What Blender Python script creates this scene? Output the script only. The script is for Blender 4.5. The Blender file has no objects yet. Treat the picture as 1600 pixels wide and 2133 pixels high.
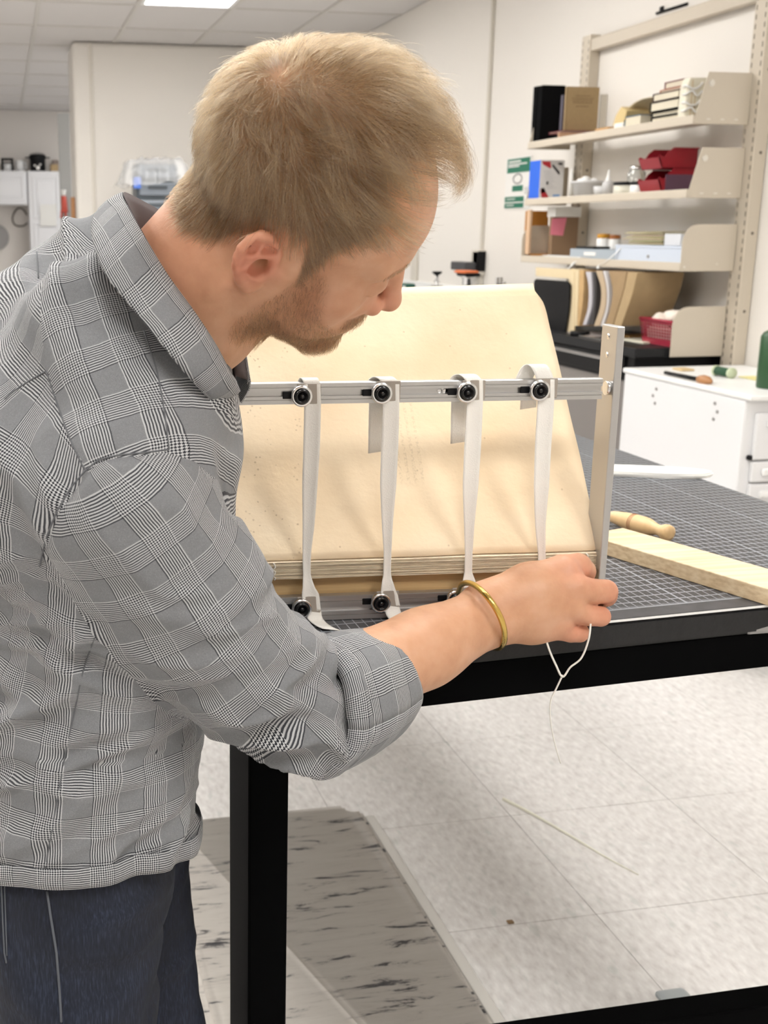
import bpy, bmesh, math, random
import numpy as np
from mathutils import Vector, Matrix, Euler, noise as mnoise

random.seed(7)
rng = np.random.default_rng(7)
SC = bpy.context.scene
COL = SC.collection

# ------------------------------------------------------------------ camera, world, exposure
FPX, CX, CY, PITCH, YAW, CAMZ = 2400.0, 496.0, 1066.5, math.radians(13.73), math.radians(11.35), 1.37
cd = bpy.data.cameras.new('camera')
cam = bpy.data.objects.new('camera', cd); COL.objects.link(cam)
cd.sensor_fit = 'VERTICAL'; cd.sensor_height = 24.0; cd.sensor_width = 18.0
cd.lens = FPX / 2133.0 * 24.0
cd.shift_x = (800.0 - CX) / 2133.0
cd.shift_y = 0.0
cd.clip_start = 0.05; cd.clip_end = 60
cam.location = (0, 0, CAMZ)
cam.rotation_euler = (math.pi / 2 - PITCH, 0, -YAW)
cd.dof.use_dof = True; cd.dof.focus_distance = 1.08; cd.dof.aperture_fstop = 8.0
SC.camera = cam

SC.view_settings.view_transform = 'Standard'
SC.view_settings.look = 'None'
SC.view_settings.gamma = 1.0
SC.view_settings.use_curve_mapping = False
SC.view_settings.exposure = 0.0
SC.cycles.max_bounces = 8
SC.cycles.diffuse_bounces = 4
SC.cycles.use_denoising = True

wd = bpy.data.worlds.new('world'); SC.world = wd; wd.use_nodes = True
bg = wd.node_tree.nodes['Background']
bg.inputs[0].default_value = (0.95, 0.97, 1.0, 1); bg.inputs[1].default_value = 0.62
PANEL_EMIT = 20.5

# ------------------------------------------------------------------ from a pixel of the photograph to a point of the room
sp_, cp_, sy_, cy_ = math.sin(PITCH), math.cos(PITCH), math.sin(YAW), math.cos(YAW)
def wray(px, py):
    u, v = px - CX, py - CY
    L, D, Z = u, FPX * cp_ - v * sp_, -(FPX * sp_ + v * cp_)
    return Vector((L * cy_ + D * sy_, -L * sy_ + D * cy_, Z))
CAMO = Vector((0, 0, CAMZ))
def at_z(px, py, z): r = wray(px, py); return CAMO + r * ((z - CAMZ) / r.z)
def at_x(px, py, x): r = wray(px, py); return CAMO + r * (x / r.x)
def at_y(px, py, y): r = wray(px, py); return CAMO + r * (y / r.y)
def LDZ(L, D, Z): return Vector((L * cy_ + D * sy_, -L * sy_ + D * cy_, Z))
def ldz_at(px, py, d):
    u, v = px - CX, py - CY
    k = d / (FPX * cp_ - v * sp_)
    return np.array([u * k, d, CAMZ - (FPX * sp_ + v * cp_) * k])
def px_size(px, py, d):          # metres per photograph pixel at forward distance d
    v = py - CY
    k = d / (FPX * cp_ - v * sp_)
    return k

# ------------------------------------------------------------------ materials
def nodes_of(m):
    m.use_nodes = True
    return m.node_tree.nodes, m.node_tree.links
def mat(name, col, rough=0.5, metal=0.0, var=0.0, scale=20.0, bump=0.0, bscale=None, spec=None, aniso=None, stretch=None):
    m = bpy.data.materials.new(name); N, Lk = nodes_of(m)
    b = N['Principled BSDF']
    b.inputs['Base Color'].default_value = (*col, 1); b.inputs['Roughness'].default_value = rough
    b.inputs['Metallic'].default_value = metal
    if spec is not None: b.inputs['Specular IOR Level'].default_value = spec
    if var or bump:
        tc = N.new('ShaderNodeTexCoord'); mp = N.new('ShaderNodeMapping')
        if stretch: mp.inputs['Scale'].default_value = stretch
        Lk.new(tc.outputs['Object'], mp.inputs['Vector'])
    if var:
        nz = N.new('ShaderNodeTexNoise'); nz.inputs['Scale'].default_value = scale; nz.inputs['Detail'].default_value = 5
        Lk.new(mp.outputs['Vector'], nz.inputs['Vector'])
        mx = N.new('ShaderNodeMix'); mx.data_type = 'RGBA'
        mx.inputs['A'].default_value = (*[c * (1 - var) for c in col], 1)
        mx.inputs['B'].default_value = (*[min(1, c * (1 + var)) for c in col], 1)
        Lk.new(nz.outputs['Fac'], mx.inputs['Factor']); Lk.new(mx.outputs['Result'], b.inputs['Base Color'])
    if bump:
        n2 = N.new('ShaderNodeTexNoise'); n2.inputs['Scale'].default_value = bscale or scale; n2.inputs['Detail'].default_value = 4
        Lk.new(mp.outputs['Vector'], n2.inputs['Vector'])
        bp = N.new('ShaderNodeBump'); bp.inputs['Strength'].default_value = bump; bp.inputs['Distance'].default_value = 0.002
        Lk.new(n2.outputs['Fac'], bp.inputs['Height']); Lk.new(bp.outputs['Normal'], b.inputs['Normal'])
    return m
def emit_mat(name, col, s):
    m = bpy.data.materials.new(name); N, Lk = nodes_of(m)
    b = N['Principled BSDF']; b.inputs['Base Color'].default_value = (*col, 1)
    b.inputs['Emission Color'].default_value = (*col, 1); b.inputs['Emission Strength'].default_value = s
    return m
def M_(op, N, Lk, a, b=None, c=None):
    n = N.new('ShaderNodeMath'); n.operation = op
    for i, v in enumerate((a, b, c)):
        if v is None: continue
        if isinstance(v, (int, float)): n.inputs[i].default_value = v
        else: Lk.new(v, n.inputs[i])
    return n.outputs[0]
def ramp(N, Lk, fac, stops, interp='LINEAR'):
    r = N.new('ShaderNodeValToRGB'); r.color_ramp.interpolation = interp
    while len(r.color_ramp.elements) < len(stops): r.color_ramp.elements.new(0.5)
    for e, (p, c) in zip(r.color_ramp.elements, stops): e.position = p; e.color = (*c, 1)
    Lk.new(fac, r.inputs[0]); return r.outputs[0]

# ------------------------------------------------------------------ objects
def link(name, bm_or_me, m=None, parent=None, smooth=False):
    if isinstance(bm_or_me, bmesh.types.BMesh):
        me = bpy.data.meshes.new(name)
        bmesh.ops.recalc_face_normals(bm_or_me, faces=bm_or_me.faces)
        bm_or_me.to_mesh(me); bm_or_me.free()
    else: me = bm_or_me
    if m is not None:
        for mm in (m if isinstance(m, (list, tuple)) else [m]): me.materials.append(mm)
    if smooth: me.polygons.foreach_set('use_smooth', [True] * len(me.polygons))
    o = bpy.data.objects.new(name, me); COL.objects.link(o)
    if parent: o.parent = parent
    return o
def tag(o, label=None, cat=None, group=None, kind=None):
    if label: o['label'] = label
    if cat: o['category'] = cat
    if group: o['group'] = group
    if kind: o['kind'] = kind
    return o
def thing(name, label, cat, loc=(0, 0, 0), rotz=0.0, group=None):
    o = bpy.data.objects.new(name, None); COL.objects.link(o)
    o.empty_display_size = 0.05; o.location = loc; o.rotation_euler = (0, 0, rotz)
    return tag(o, label, cat, group)
def sub(o, n=2, sub_type='SMOOTH'):
    pass
def box(bm, x0, x1, y0, y1, z0, z1, bevel=0.0, seg=2, mi=0, M=None):
    r = bmesh.ops.create_cube(bm, size=1.0)
    vs = r['verts']
    for v in vs:
        v.co = Vector(((x0 + x1) / 2 + v.co.x * (x1 - x0), (y0 + y1) / 2 + v.co.y * (y1 - y0), (z0 + z1) / 2 + v.co.z * (z1 - z0)))
    fs = list({f for v in vs for f in v.link_faces})
    for f in fs: f.material_index = mi
    if bevel:
        es = list({e for v in vs for e in v.link_edges})
        rb = bmesh.ops.bevel(bm, geom=es, offset=bevel, segments=seg, affect='EDGES', profile=0.5)
        vs = list({v for f in rb['faces'] for v in f.verts} | {v for v in vs if v.is_valid})
        for f in {f for v in vs for f in v.link_faces}: f.material_index = mi
    if M is not None:
        for v in vs: v.co = M @ v.co
    return vs
def bx(name, m, parent, x0, x1, y0, y1, z0, z1, bevel=0.002, seg=2, M=None):
    bm = bmesh.new(); box(bm, x0, x1, y0, y1, z0, z1, bevel, seg, M=M); return link(name, bm, m, parent)
def frame_to(a, b):
    a, b = Vector(a), Vector(b); d = b - a
    return Matrix.Translation(a) @ d.to_track_quat('Z', 'Y').to_matrix().to_4x4(), d.length
def cyl(bm, a, b, r0, r1=None, seg=20, caps=True, mi=0):
    r1 = r0 if r1 is None else r1
    T, ln = frame_to(a, b)
    rings = []
    for z, r in ((0, r0), (ln, r1)):
        rings.append([bm.verts.new(T @ Vector((math.cos(2 * math.pi * i / seg) * r, math.sin(2 * math.pi * i / seg) * r, z))) for i in range(seg)])
    for i in range(seg):
        f = bm.faces.new((rings[0][i], rings[0][(i + 1) % seg], rings[1][(i + 1) % seg], rings[1][i])); f.smooth = True; f.material_index = mi
    if caps:
        for rg in (rings[0][::-1], rings[1]):
            f = bm.faces.new(rg); f.material_index = mi
def lathe(bm, prof, seg=28, T=None, mi=0, closed=True):
    """prof: (radius, z) pairs, turned about the z axis, then placed by T."""
    T = T or Matrix.Identity(4); rings = []
    for r, z in prof:
        if r < 1e-6: rings.append([bm.verts.new(T @ Vector((0, 0, z)))])
        else: rings.append([bm.verts.new(T @ Vector((math.cos(2 * math.pi * i / seg) * r, math.sin(2 * math.pi * i / seg) * r, z))) for i in range(seg)])
    for a, b in zip(rings, rings[1:]):
        for i in range(seg):
            j = (i + 1) % seg
            vs = [a[i % len(a)], a[j % len(a)], b[j % len(b)], b[i % len(b)]]
            vs = list(dict.fromkeys(vs))
            if len(vs) > 2:
                f = bm.faces.new(vs); f.smooth = True; f.material_index = mi
def tube(bm, pts, r, seg=8, mi=0, caps=True, up=None):
    pts = [Vector(p) for p in pts]; n = len(pts); rings = []
    rs = r if isinstance(r, (list, tuple)) else [r] * n
    t0 = (pts[1] - pts[0]).normalized()
    nrm = t0.orthogonal().normalized() if up is None else (Vector(up) - t0 * t0.dot(Vector(up))).normalized()
    for i in range(n):
        t = (pts[min(i + 1, n - 1)] - pts[max(i - 1, 0)]).normalized()
        nrm = (nrm - t * nrm.dot(t)).normalized(); bn = t.cross(nrm)
        rings.append([bm.verts.new(pts[i] + (nrm * math.cos(2 * math.pi * k / seg) + bn * math.sin(2 * math.pi * k / seg)) * rs[i]) for k in range(seg)])
    for a, b in zip(rings, rings[1:]):
        for k in range(seg):
            f = bm.faces.new((a[k], a[(k + 1) % seg], b[(k + 1) % seg], b[k])); f.smooth = True; f.material_index = mi
    if caps: bm.faces.new(rings[0][::-1]); bm.faces.new(rings[-1])
def catmull(pts, n=8):
    P = [Vector(p) for p in pts]; P = [P[0] * 2 - P[1]] + P + [P[-1] * 2 - P[-2]]; out = []
    for i in range(1, len(P) - 2):
        for k in range(n):
            t = k / n; a, b, c, d = P[i - 1:i + 3]
            out.append(0.5 * ((2 * b) + (c - a) * t + (2 * a - 5 * b + 4 * c - d) * t * t + (3 * b - a - 3 * c + d) * t ** 3))
    out.append(P[-2]); return out
def prism(bm, poly, T, depth, mi=0, bevel=0.0):
    """poly: 2D outline in the xy plane of T, given thickness along T's z."""
    a = [bm.verts.new(T @ Vector((x, y, 0))) for x, y in poly]
    b = [bm.verts.new(T @ Vector((x, y, depth))) for x, y in poly]
    n = len(poly); fs = [bm.faces.new(a[::-1]), bm.faces.new(b)]
    for i in range(n): fs.append(bm.faces.new((a[i], a[(i + 1) % n], b[(i + 1) % n], b[i])))
    for f in fs: f.material_index = mi
    if bevel:
        es = list({e for f in fs[:2] for e in f.edges})
        bmesh.ops.bevel(bm, geom=es, offset=bevel, segments=2, affect='EDGES')
def axes(o, x, y, z=None):
    x = Vector(x).normalized(); y = (Vector(y) - x * x.dot(Vector(y))).normalized(); z = x.cross(y)
    m = Matrix((x, y, z)).transposed().to_4x4(); m.translation = Vector(o); return m
def ribbon(name, centre, width_dirs, widths, thick, m, parent=None, cols=6, normal=None, curl=0.0):
    """a strip of cloth: a line of centres, the direction across it and its width at each, with thickness."""
    bm = bmesh.new(); rows = []
    n = len(centre)
    for i in range(n):
        c = Vector(centre[i]); w = Vector(width_dirs[i]).normalized()
        t = (Vector(centre[min(i + 1, n - 1)]) - Vector(centre[max(i - 1, 0)])).normalized(); nn = t.cross(w).normalized()
        rows.append([bm.verts.new(c + w * widths[i] * (k / cols - 0.5) + nn * curl * widths[i] * (4 * (k / cols - .5) ** 2)) for k in range(cols + 1)])
    fs = []
    for a, b in zip(rows, rows[1:]):
        for k in range(cols): fs.append(bm.faces.new((a[k], a[k + 1], b[k + 1], b[k])))
    for f in fs: f.smooth = True
    bmesh.ops.recalc_face_normals(bm, faces=fs)
    bmesh.ops.solidify(bm, geom=fs, thickness=thick)
    return link(name, bm, m, parent)
def copy_tree(o, parent=None):
    c = o.copy(); COL.objects.link(c)
    if parent: c.parent = parent
    for ch in list(o.children): copy_tree(ch, c)
    return c
def flat(name, corners, m, parent=None, thick=0.0006):
    """a thin printed sheet: four corners in order."""
    bm = bmesh.new(); vs = [bm.verts.new(Vector(c)) for c in corners]; f = bm.faces.new(vs); bm.normal_update()
    bmesh.ops.solidify(bm, geom=[f], thickness=thick); return link(name, bm, m, parent)

# ------------------------------------------------------------------ surface materials of the setting
m_wall = mat('wall_paint', (0.80, 0.765, 0.715), 0.55, bump=0.15, bscale=180)
m_wall_far = mat('wall_paint_back', (0.74, 0.70, 0.66), 0.6)
m_trim = mat('wall_trim', (0.72, 0.68, 0.61), 0.5)
m_tile_c = mat('ceiling_tile', (0.66, 0.635, 0.62), 0.9, bump=0.4, bscale=260)
m_grid = mat('ceiling_grid', (0.60, 0.575, 0.54), 0.5)
m_cream = mat('shelf_cream', (0.58, 0.515, 0.42), 0.42)
m_cream_d = mat('shelf_slot', (0.16, 0.13, 0.10), 0.8)
m_white = mat('white_enamel', (0.80, 0.80, 0.80), 0.3)
m_whitep = mat('white_plastic', (0.84, 0.84, 0.83), 0.4)
m_black = mat('black_plastic', (0.006, 0.006, 0.007), 0.4, spec=.18)
m_blackm = mat('black_powder_coat', (0.0022, 0.0022, 0.0024), 0.7, spec=.02)
m_dark = mat('dark_counter', (0.014, 0.0145, 0.016), 0.4, spec=.22)
m_alu = mat('brushed_aluminium', (0.50, 0.495, 0.49), 0.36, 0.9, var=0.03, scale=60, bump=0.06, bscale=120, stretch=(1, 30, 30))
m_steel = mat('bright_steel', (0.74, 0.74, 0.74), 0.18, 1.0)
m_greymetal = mat('grey_metal', (0.30, 0.29, 0.285), 0.45, 0.2)
m_paper = mat('white_paper', (0.80, 0.79, 0.76), 0.8)
m_cloth_w = mat('white_linen_tape', (0.83, 0.81, 0.765), 0.85, bump=0.35, bscale=900)

def floor_mat():
    m = bpy.data.materials.new('speckled_vinyl'); N, Lk = nodes_of(m); b = N['Principled BSDF']
    geo = N.new('ShaderNodeNewGeometry')
    mp = N.new('ShaderNodeMapping'); mp.inputs['Rotation'].default_value = (0, 0, math.radians(-12)); mp.inputs['Scale'].default_value = (1.0, 0.42, 1.0)
    Lk.new(geo.outputs['Position'], mp.inputs['Vector'])
    def nz(s, d, off=0.0):
        n = N.new('ShaderNodeTexNoise'); n.inputs['Scale'].default_value = s; n.inputs['Detail'].default_value = d
        o = N.new('ShaderNodeVectorMath'); o.operation = 'ADD'; o.inputs[1].default_value = (off, off * 1.7, 0)
        Lk.new(mp.outputs['Vector'], o.inputs[0]); Lk.new(o.outputs[0], n.inputs['Vector']); return n.outputs['Fac']
    c1 = ramp(N, Lk, nz(75, 3), [(0.28, (0.58, 0.55, 0.53)), (0.44, (0.68, 0.655, 0.635)), (0.56, (0.725, 0.705, 0.685)), (0.72, (0.81, 0.79, 0.77))])
    c2 = ramp(N, Lk, nz(48, 2, 3.1), [(0.60, (0, 0, 0)), (0.68, (1, 1, 1))])
    mx = N.new('ShaderNodeMix'); mx.data_type = 'RGBA'; mx.inputs['B'].default_value = (0.80, 0.78, 0.75, 1)
    sc = M_('MULTIPLY', N, Lk, c2, 0.55)
    Lk.new(sc, mx.inputs['Factor']); Lk.new(c1, mx.inputs['A'])
    c3 = ramp(N, Lk, nz(40, 2, 7.7), [(0.62, (0, 0, 0)), (0.72, (1, 1, 1))])
    mx2 = N.new('ShaderNodeMix'); mx2.data_type = 'RGBA'; mx2.inputs['B'].default_value = (0.50, 0.52, 0.49, 1)
    Lk.new(M_('MULTIPLY', N, Lk, c3, 0.5), mx2.inputs['Factor']); Lk.new(mx.outputs['Result'], mx2.inputs['A'])
    # two old stains where the photograph shows them
    st = N.new('ShaderNodeVectorMath'); st.operation = 'DISTANCE'; q = at_z(1030, 1985, 0); st.inputs[1].default_value = q
    Lk.new(geo.outputs['Position'], st.inputs[0])
    d = M_('MULTIPLY', N, Lk, M_('SMOOTH_MIN', N, Lk, 1.0, M_('MAXIMUM', N, Lk, M_('SUBTRACT', N, Lk, 1.0, M_('DIVIDE', N, Lk, st.outputs['Value'], 0.06)), 0.0), 0.1), 0.45)
    mx3 = N.new('ShaderNodeMix'); mx3.data_type = 'RGBA'; mx3.inputs['B'].default_value = (0.42, 0.37, 0.30, 1)
    Lk.new(M_('MULTIPLY', N, Lk, d, nz(20, 3, 1.3)), mx3.inputs['Factor']); Lk.new(mx2.outputs['Result'], mx3.inputs['A'])
    Lk.new(mx3.outputs['Result'], b.inputs['Base Color']); b.inputs['Roughness'].default_value = 0.38
    return m
m_floor = floor_mat()

# ------------------------------------------------------------------ the room shell
WX = 2.70            # right wall
WB = 9.42            # wall facing the camera
CEIL = 2.77
FARY = 14.8
def struct(o): return tag(o, kind='structure')
bm = bmesh.new(); box(bm, -4.6, WX + 0.1, -2.4, FARY + 0.2, -0.10, -0.006)
floor = struct(link('floor', bm, m_floor))
TP, TX0, TY0 = 0.42, 0.30 - 0.42 * 3, 1.925 - 0.42 * 2
tile_bm = bmesh.new(); g = 0.0006
box(tile_bm, g, TP - g, g * 1.2, TP - g * 1.2, -0.006, 0.0, 0.0005, 1)
tile_me = None
for i in range(9):
    for j in range(9):
        if tile_me is None:
            t = link('tile', tile_bm, m_floor, floor); tile_me = t.data
        else:
            t = bpy.data.objects.new('tile', tile_me); COL.objects.link(t); t.parent = floor
        t.location = (TX0 + i * TP, TY0 + j * TP, 0)
# the rest of the vinyl, seen from too far to tell its tiles apart
bm = bmesh.new()
box(bm, -4.6, TX0, -2.4, FARY, -0.006, 0.0); box(bm, TX0, WX, TY0 + 9 * TP, FARY, -0.006, 0.0); box(bm, TX0, WX, -2.4, TY0, -0.006, 0.0)
tag(link('vinyl_sheet', bm, m_floor, floor), kind='structure')

bm = bmesh.new(); box(bm, WX, WX + 0.12, -2.4, WB + 0.6, 0, CEIL)
wall_right = struct(link('wall_right', bm, m_wall))
bm = bmesh.new(); box(bm, 0.60, WX, WB, WB + 0.55, 0, CEIL, 0.035, 3)
wall_back = struct(link('wall_back', bm, m_wall))
bm = bmesh.new(); box(bm, 0.725, 0.75, WB - 0.012, WB + 0.02, 0.0, CEIL - 0.01, 0.004)
struct(link('trim_1', bm, m_trim))
bm = bmesh.new(); box(bm, -4.6, WX, FARY, FARY + 0.12, 0, CEIL)
struct(link('wall_far', bm, m_wall_far))
bm = bmesh.new(); box(bm, -4.72, -4.6, -2.4, FARY, 0, CEIL)
struct(link('wall_left', bm, m_wall))
bm = bmesh.new(); box(bm, -4.6, WX, -2.52, -2.4, 0, CEIL)
struct(link('wall_rear', bm, m_wall))

# suspended ceiling: slab, grid bars, tiles and light panels
CXP, CYP, CX0, CY0 = 0.62, 0.89, 0.31, 7.90
bm = bmesh.new(); box(bm, -4.6, WX, -2.4, FARY, CEIL + 0.03, CEIL + 0.12)
ceiling = struct(link('ceiling', bm, m_tile_c))
ix0, ix1 = -5, 4; jy0, jy1 = -3, 8            # cells built one by one
LIGHT_CELLS = [(1, -1), (1, -4), (-3, -4), (-3, -1), (1, 3), (1, -7), (-3, -7), (1, -10), (-6, -5), (-6, -8), (-1, -4), (-1, -7), (-1, -10), (-5, -2), (1, 5)]  # one cell shows; the rest are unseen panels, several added to soften shadows
bm = bmesh.new(); box(bm, 0.013, CXP - 0.013, 0.013, CYP - 0.013, CEIL + 0.003, CEIL + 0.018, 0.002, 1)
ct_me = None
for i in range(ix0, ix1):
    for j in range(jy0, jy1):
        if (i, j) in LIGHT_CELLS: continue
        if CX0 + i * CXP + 0.3 > WX: continue
        if ct_me is None: t = link('tile', bm, m_tile_c, ceiling); ct_me = t.data
        else:
            t = bpy.data.objects.new('tile', ct_me); COL.objects.link(t); t.parent = ceiling
        t.location = (CX0 + i * CXP, CY0 + j * CYP, 0)
bm = bmesh.new()
for (i, j) in [(i, j) for i in range(-8, 4) for j in range(-12, jy0) if (i, j) not in LIGHT_CELLS] + [(i, j) for i in range(-8, ix0) for j in range(jy0, jy1) if (i, j) not in LIGHT_CELLS]:
    x, y = CX0 + i * CXP, CY0 + j * CYP
    box(bm, x + 0.013, min(x + CXP - 0.013, WX), max(y + 0.013, -2.4), y + CYP - 0.013, CEIL + 0.003, CEIL + 0.018)
tag(link('tiles_overhead', bm, m_tile_c, ceiling), kind='stuff')
for i in range(-7, 4):
    bx('grid_bar', m_grid, ceiling, CX0 + i * CXP - 0.013, CX0 + i * CXP + 0.013, -2.4, FARY, CEIL - 0.004, CEIL + 0.02, 0.001, 1)
for j in range(-11, 8):
    bx('grid_bar', m_grid, ceiling, -4.6, WX, CY0 + j * CYP - 0.013, CY0 + j * CYP + 0.013, CEIL - 0.003, CEIL + 0.019, 0.001, 1)
m_panel = emit_mat('light_diffuser', (1.0, 0.98, 0.945), PANEL_EMIT)
for n, (i, j) in enumerate(LIGHT_CELLS):
    x, y = CX0 + i * CXP, CY0 + j * CYP
    lab = 'square fluorescent ceiling light with glowing white diffuser above the back wall' if n == 0 else 'unseen fluorescent ceiling light panel overhead, %s' % ['', 'in front of the wall shelving', 'left of the far end of the table', 'left of the back wall, by the opening', 'behind the back wall in the far room', 'above the right of the work table', 'left of the bending man', 'behind the photographer to the right', 'near the left wall, level with the shelving', 'near the left wall, level with the man', 'above the far half of the work table', 'above the bending man', 'behind the photographer to the left', 'between the left wall and the opening', 'deepest in the far room'][n]
    t = thing('ceiling_light', lab, 'ceiling light', (x + CXP / 2, y + CYP / 2, CEIL), group='ceiling lights')
    f = bmesh.new()
    for a in ((-.297, -.27, -.43, .43), (.27, .297, -.43, .43), (-.27, .27, -.43, -.40), (-.27, .27, .40, .43)): box(f, *a, -0.002, 0.02, 0.001, 1)
    fo = link('frame', f, m_white, t)
    d = bmesh.new(); box(d, -.27, .27, -.40, .40, 0.004, 0.014); link('diffuser', d, m_panel, t)

# ------------------------------------------------------------------ beyond the opening: the far room
KY = 14.42
def kx(px, py=400): return at_y(px, py, KY).x
def kz(py, px=60): return at_y(px, py, KY).z
m_cab = mat('white_lacquer', (0.80, 0.80, 0.82), 0.3)
def wall_cabinet(pxl, pxr, pyt, pyb, lab, panels, split=None):
    x0, x1, z1, z0 = kx(pxl), kx(pxr), kz(pyt), kz(pyb)
    t = thing('wall_cabinet', lab, 'cabinet', ((x0 + x1) / 2, KY, z0))
    h = z1 - z0; w = (x1 - x0) / 2
    bm = bmesh.new(); box(bm, -w, w, 0, 0.36, 0, h, 0.006); link('body', bm, m_cab, t)
    d = link_door = bmesh.new(); box(d, -w + 0.01, w - 0.01, -0.024, -0.002, 0.01, h - 0.01, 0.004)
    do = link('door', d, m_cab, t)
    for (a0, a1, b0, b1) in panels:
        p = bmesh.new()
        X0, X1, Z0, Z1 = -w + 2 * w * a0, -w + 2 * w * a1, h * b0, h * b1
        e = 0.03
        for q in ((X0, X1, Z0, Z0 + e), (X0, X1, Z1 - e, Z1), (X0, X0 + e, Z0 + e, Z1 - e), (X1 - e, X1, Z0 + e, Z1 - e)): box(p, q[0], q[1], -0.036, -0.024, q[2], q[3], 0.005)
        box(p, X0 + 0.05, X1 - 0.05, -0.032, -0.024, Z0 + 0.05, Z1 - 0.05, 0.006)
        link('moulding', p, m_cab, do)
    return t
wall_cabinet(-60, 56.5, 356, 427, 'low white wall cabinet with raised door panel over the alcove', [(0.05, 0.95, 0.12, 0.88)])
wc = wall_cabinet(58, 124, 356, 560, 'tall white wall cabinet whose door has a paper pinned to it', [(0.14, 0.97, 0.52, 0.95), (0.14, 0.97, 0.05, 0.48)])
flat('paper_sheet', [at_y(84, 426, KY - 0.05), at_y(118, 425, KY - 0.05), at_y(118, 470, KY - 0.05), at_y(84, 472, KY - 0.05)], m_paper)
tag(bpy.data.objects['paper_sheet'], 'white sheet of paper pinned on the tall white cabinet door', 'paper')
# alcove under the low cabinet: a round grey plate and a cord loop
bm = bmesh.new(); q = at_y(-8, 494, FARY - 0.04); cyl(bm, q, q + Vector((0, 0.04, 0)), 0.155, seg=40); 
bmesh.ops.bevel(bm, geom=[e for e in bm.edges if len(e.link_faces) == 2 and abs(e.calc_face_angle()) > 1], offset=0.01, segments=2, affect='EDGES')
tag(link('round_plate', bm, m_greymetal), 'round grey plate on the wall of the alcove', 'plate')
bm = bmesh.new(); qs = [at_y(x, y, FARY - 0.02) for x, y in ((56, 448), (48, 436), (38, 434), (30, 442), (26, 454), (29, 466), (38, 471), (50, 470), (57, 464))]
tube(bm, catmull(qs, 5), 0.008, 6); tag(link('coiled_cable', bm, mat('cord_brown', (0.09, 0.07, 0.05), 0.5)), 'dark cord hanging in a loop on the alcove wall', 'cord')
KT = kz(356) + 0.001
# things on the cabinets
def kbase(px, y=KY + 0.15): return Vector((at_y(px, 356, y).x, y, KT))
s_ = at_y(1, 0, KY + .15).x - at_y(0, 0, KY + .15).x      # metres per pixel there
t = thing('slow_cooker', 'black slow cooker with chrome trim on top of the white cabinet', 'cooker', kbase(79))
bm = bmesh.new(); lathe(bm, [(0, 0), (15 * s_, 0), (17 * s_, 4 * s_), (17 * s_, 24 * s_), (18.5 * s_, 28 * s_), (18.5 * s_, 33 * s_), (16 * s_, 36 * s_), (15, 0)][:-1] + [(0, 36 * s_)]); link('pot', bm, m_black, t)
bm = bmesh.new(); lathe(bm, [(16 * s_, 36 * s_), (14 * s_, 39 * s_), (5 * s_, 41 * s_), (0, 41.2 * s_)]); link('lid', bm, m_steel, t)
for sg in (-1, 1):
    bm = bmesh.new(); box(bm, min(sg * 17 * s_, sg * 27 * s_), max(sg * 17 * s_, sg * 27 * s_), -.04, .04, 28 * s_, 30 * s_, 0.004); link('handle', bm, m_black, t)
bm = bmesh.new(); cyl(bm, (0, -17.5 * s_, 7 * s_), (0, -14 * s_, 7 * s_), 4 * s_); cyl(bm, (-7 * s_, -17 * s_, 12 * s_), (-7 * s_, -13 * s_, 12 * s_), 2 * s_); cyl(bm, (5 * s_, -17 * s_, 14 * s_), (5 * s_, -14 * s_, 14 * s_), 2 * s_); link('dial', bm, m_steel, t)
t = thing('mug', 'white mug standing beside the black slow cooker', 'mug', kbase(41))
bm = bmesh.new(); lathe(bm, [(0, 0), (8 * s_, 0), (9 * s_, 12 * s_), (9 * s_, 23 * s_), (8.4 * s_, 23 * s_), (8 * s_, 3 * s_), (0, 3 * s_)]); link('cup', bm, m_white, t)
bm = bmesh.new(); tube(bm, catmull([(9 * s_, 0, 18 * s_), (14 * s_, 0, 17 * s_), (14 * s_, 0, 8 * s_), (9 * s_, 0, 6 * s_)], 4), 0.008, 6); link('handle', bm, m_white, t)
t = thing('mug', 'squat white mug under the dark rack on the cabinet', 'mug', kbase(16))
bm = bmesh.new(); lathe(bm, [(0, 0), (9 * s_, 0), (10 * s_, 8 * s_), (10 * s_, 15 * s_), (9.3 * s_, 15 * s_), (9 * s_, 3 * s_), (0, 3 * s_)]); link('cup', bm, m_white, t)
t = thing('wire_rack', 'black wire rack holding mugs on the white cabinet', 'rack', kbase(16))
for x in (-11 * s_, 11 * s_):
    for y in (-.05, .08): bm = bmesh.new(); cyl(bm, (x, y, 0), (x, y, 25 * s_), 0.012, seg=8); link('post', bm, m_black, t)
bm = bmesh.new()
for k in range(9): cyl(bm, ((-12 + k * 3) * s_, -.06, 25 * s_), ((-12 + k * 3) * s_, .09, 25 * s_), 0.009, seg=6)
box(bm, -13 * s_, 13 * s_, -.06, -.03, 22 * s_, 27 * s_); box(bm, -12 * s_, 12 * s_, -.05, .08, 17 * s_, 18.5 * s_); link('tray', bm, m_black, t)
q = kbase(113); bm = bmesh.new(); box(bm, q.x - 8 * s_, q.x + 8 * s_, q.y - .06, q.y + .08, KT, KT + 15 * s_, 0.006)
tag(link('carton', bm, mat('cardboard', (0.46, 0.33, 0.18), 0.8)), 'small brown carton beside the slow cooker', 'box')
q = kbase(116, KY + .3); bm = bmesh.new(); box(bm, q.x - 7 * s_, q.x + 7 * s_, q.y - .04, q.y + .05, KT, KT + 26 * s_, 0.006)
tag(link('carton', bm, mat('grey_carton', (0.33, 0.27, 0.24), 0.8)), 'taller grey brown carton behind the small brown one', 'box')
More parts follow.
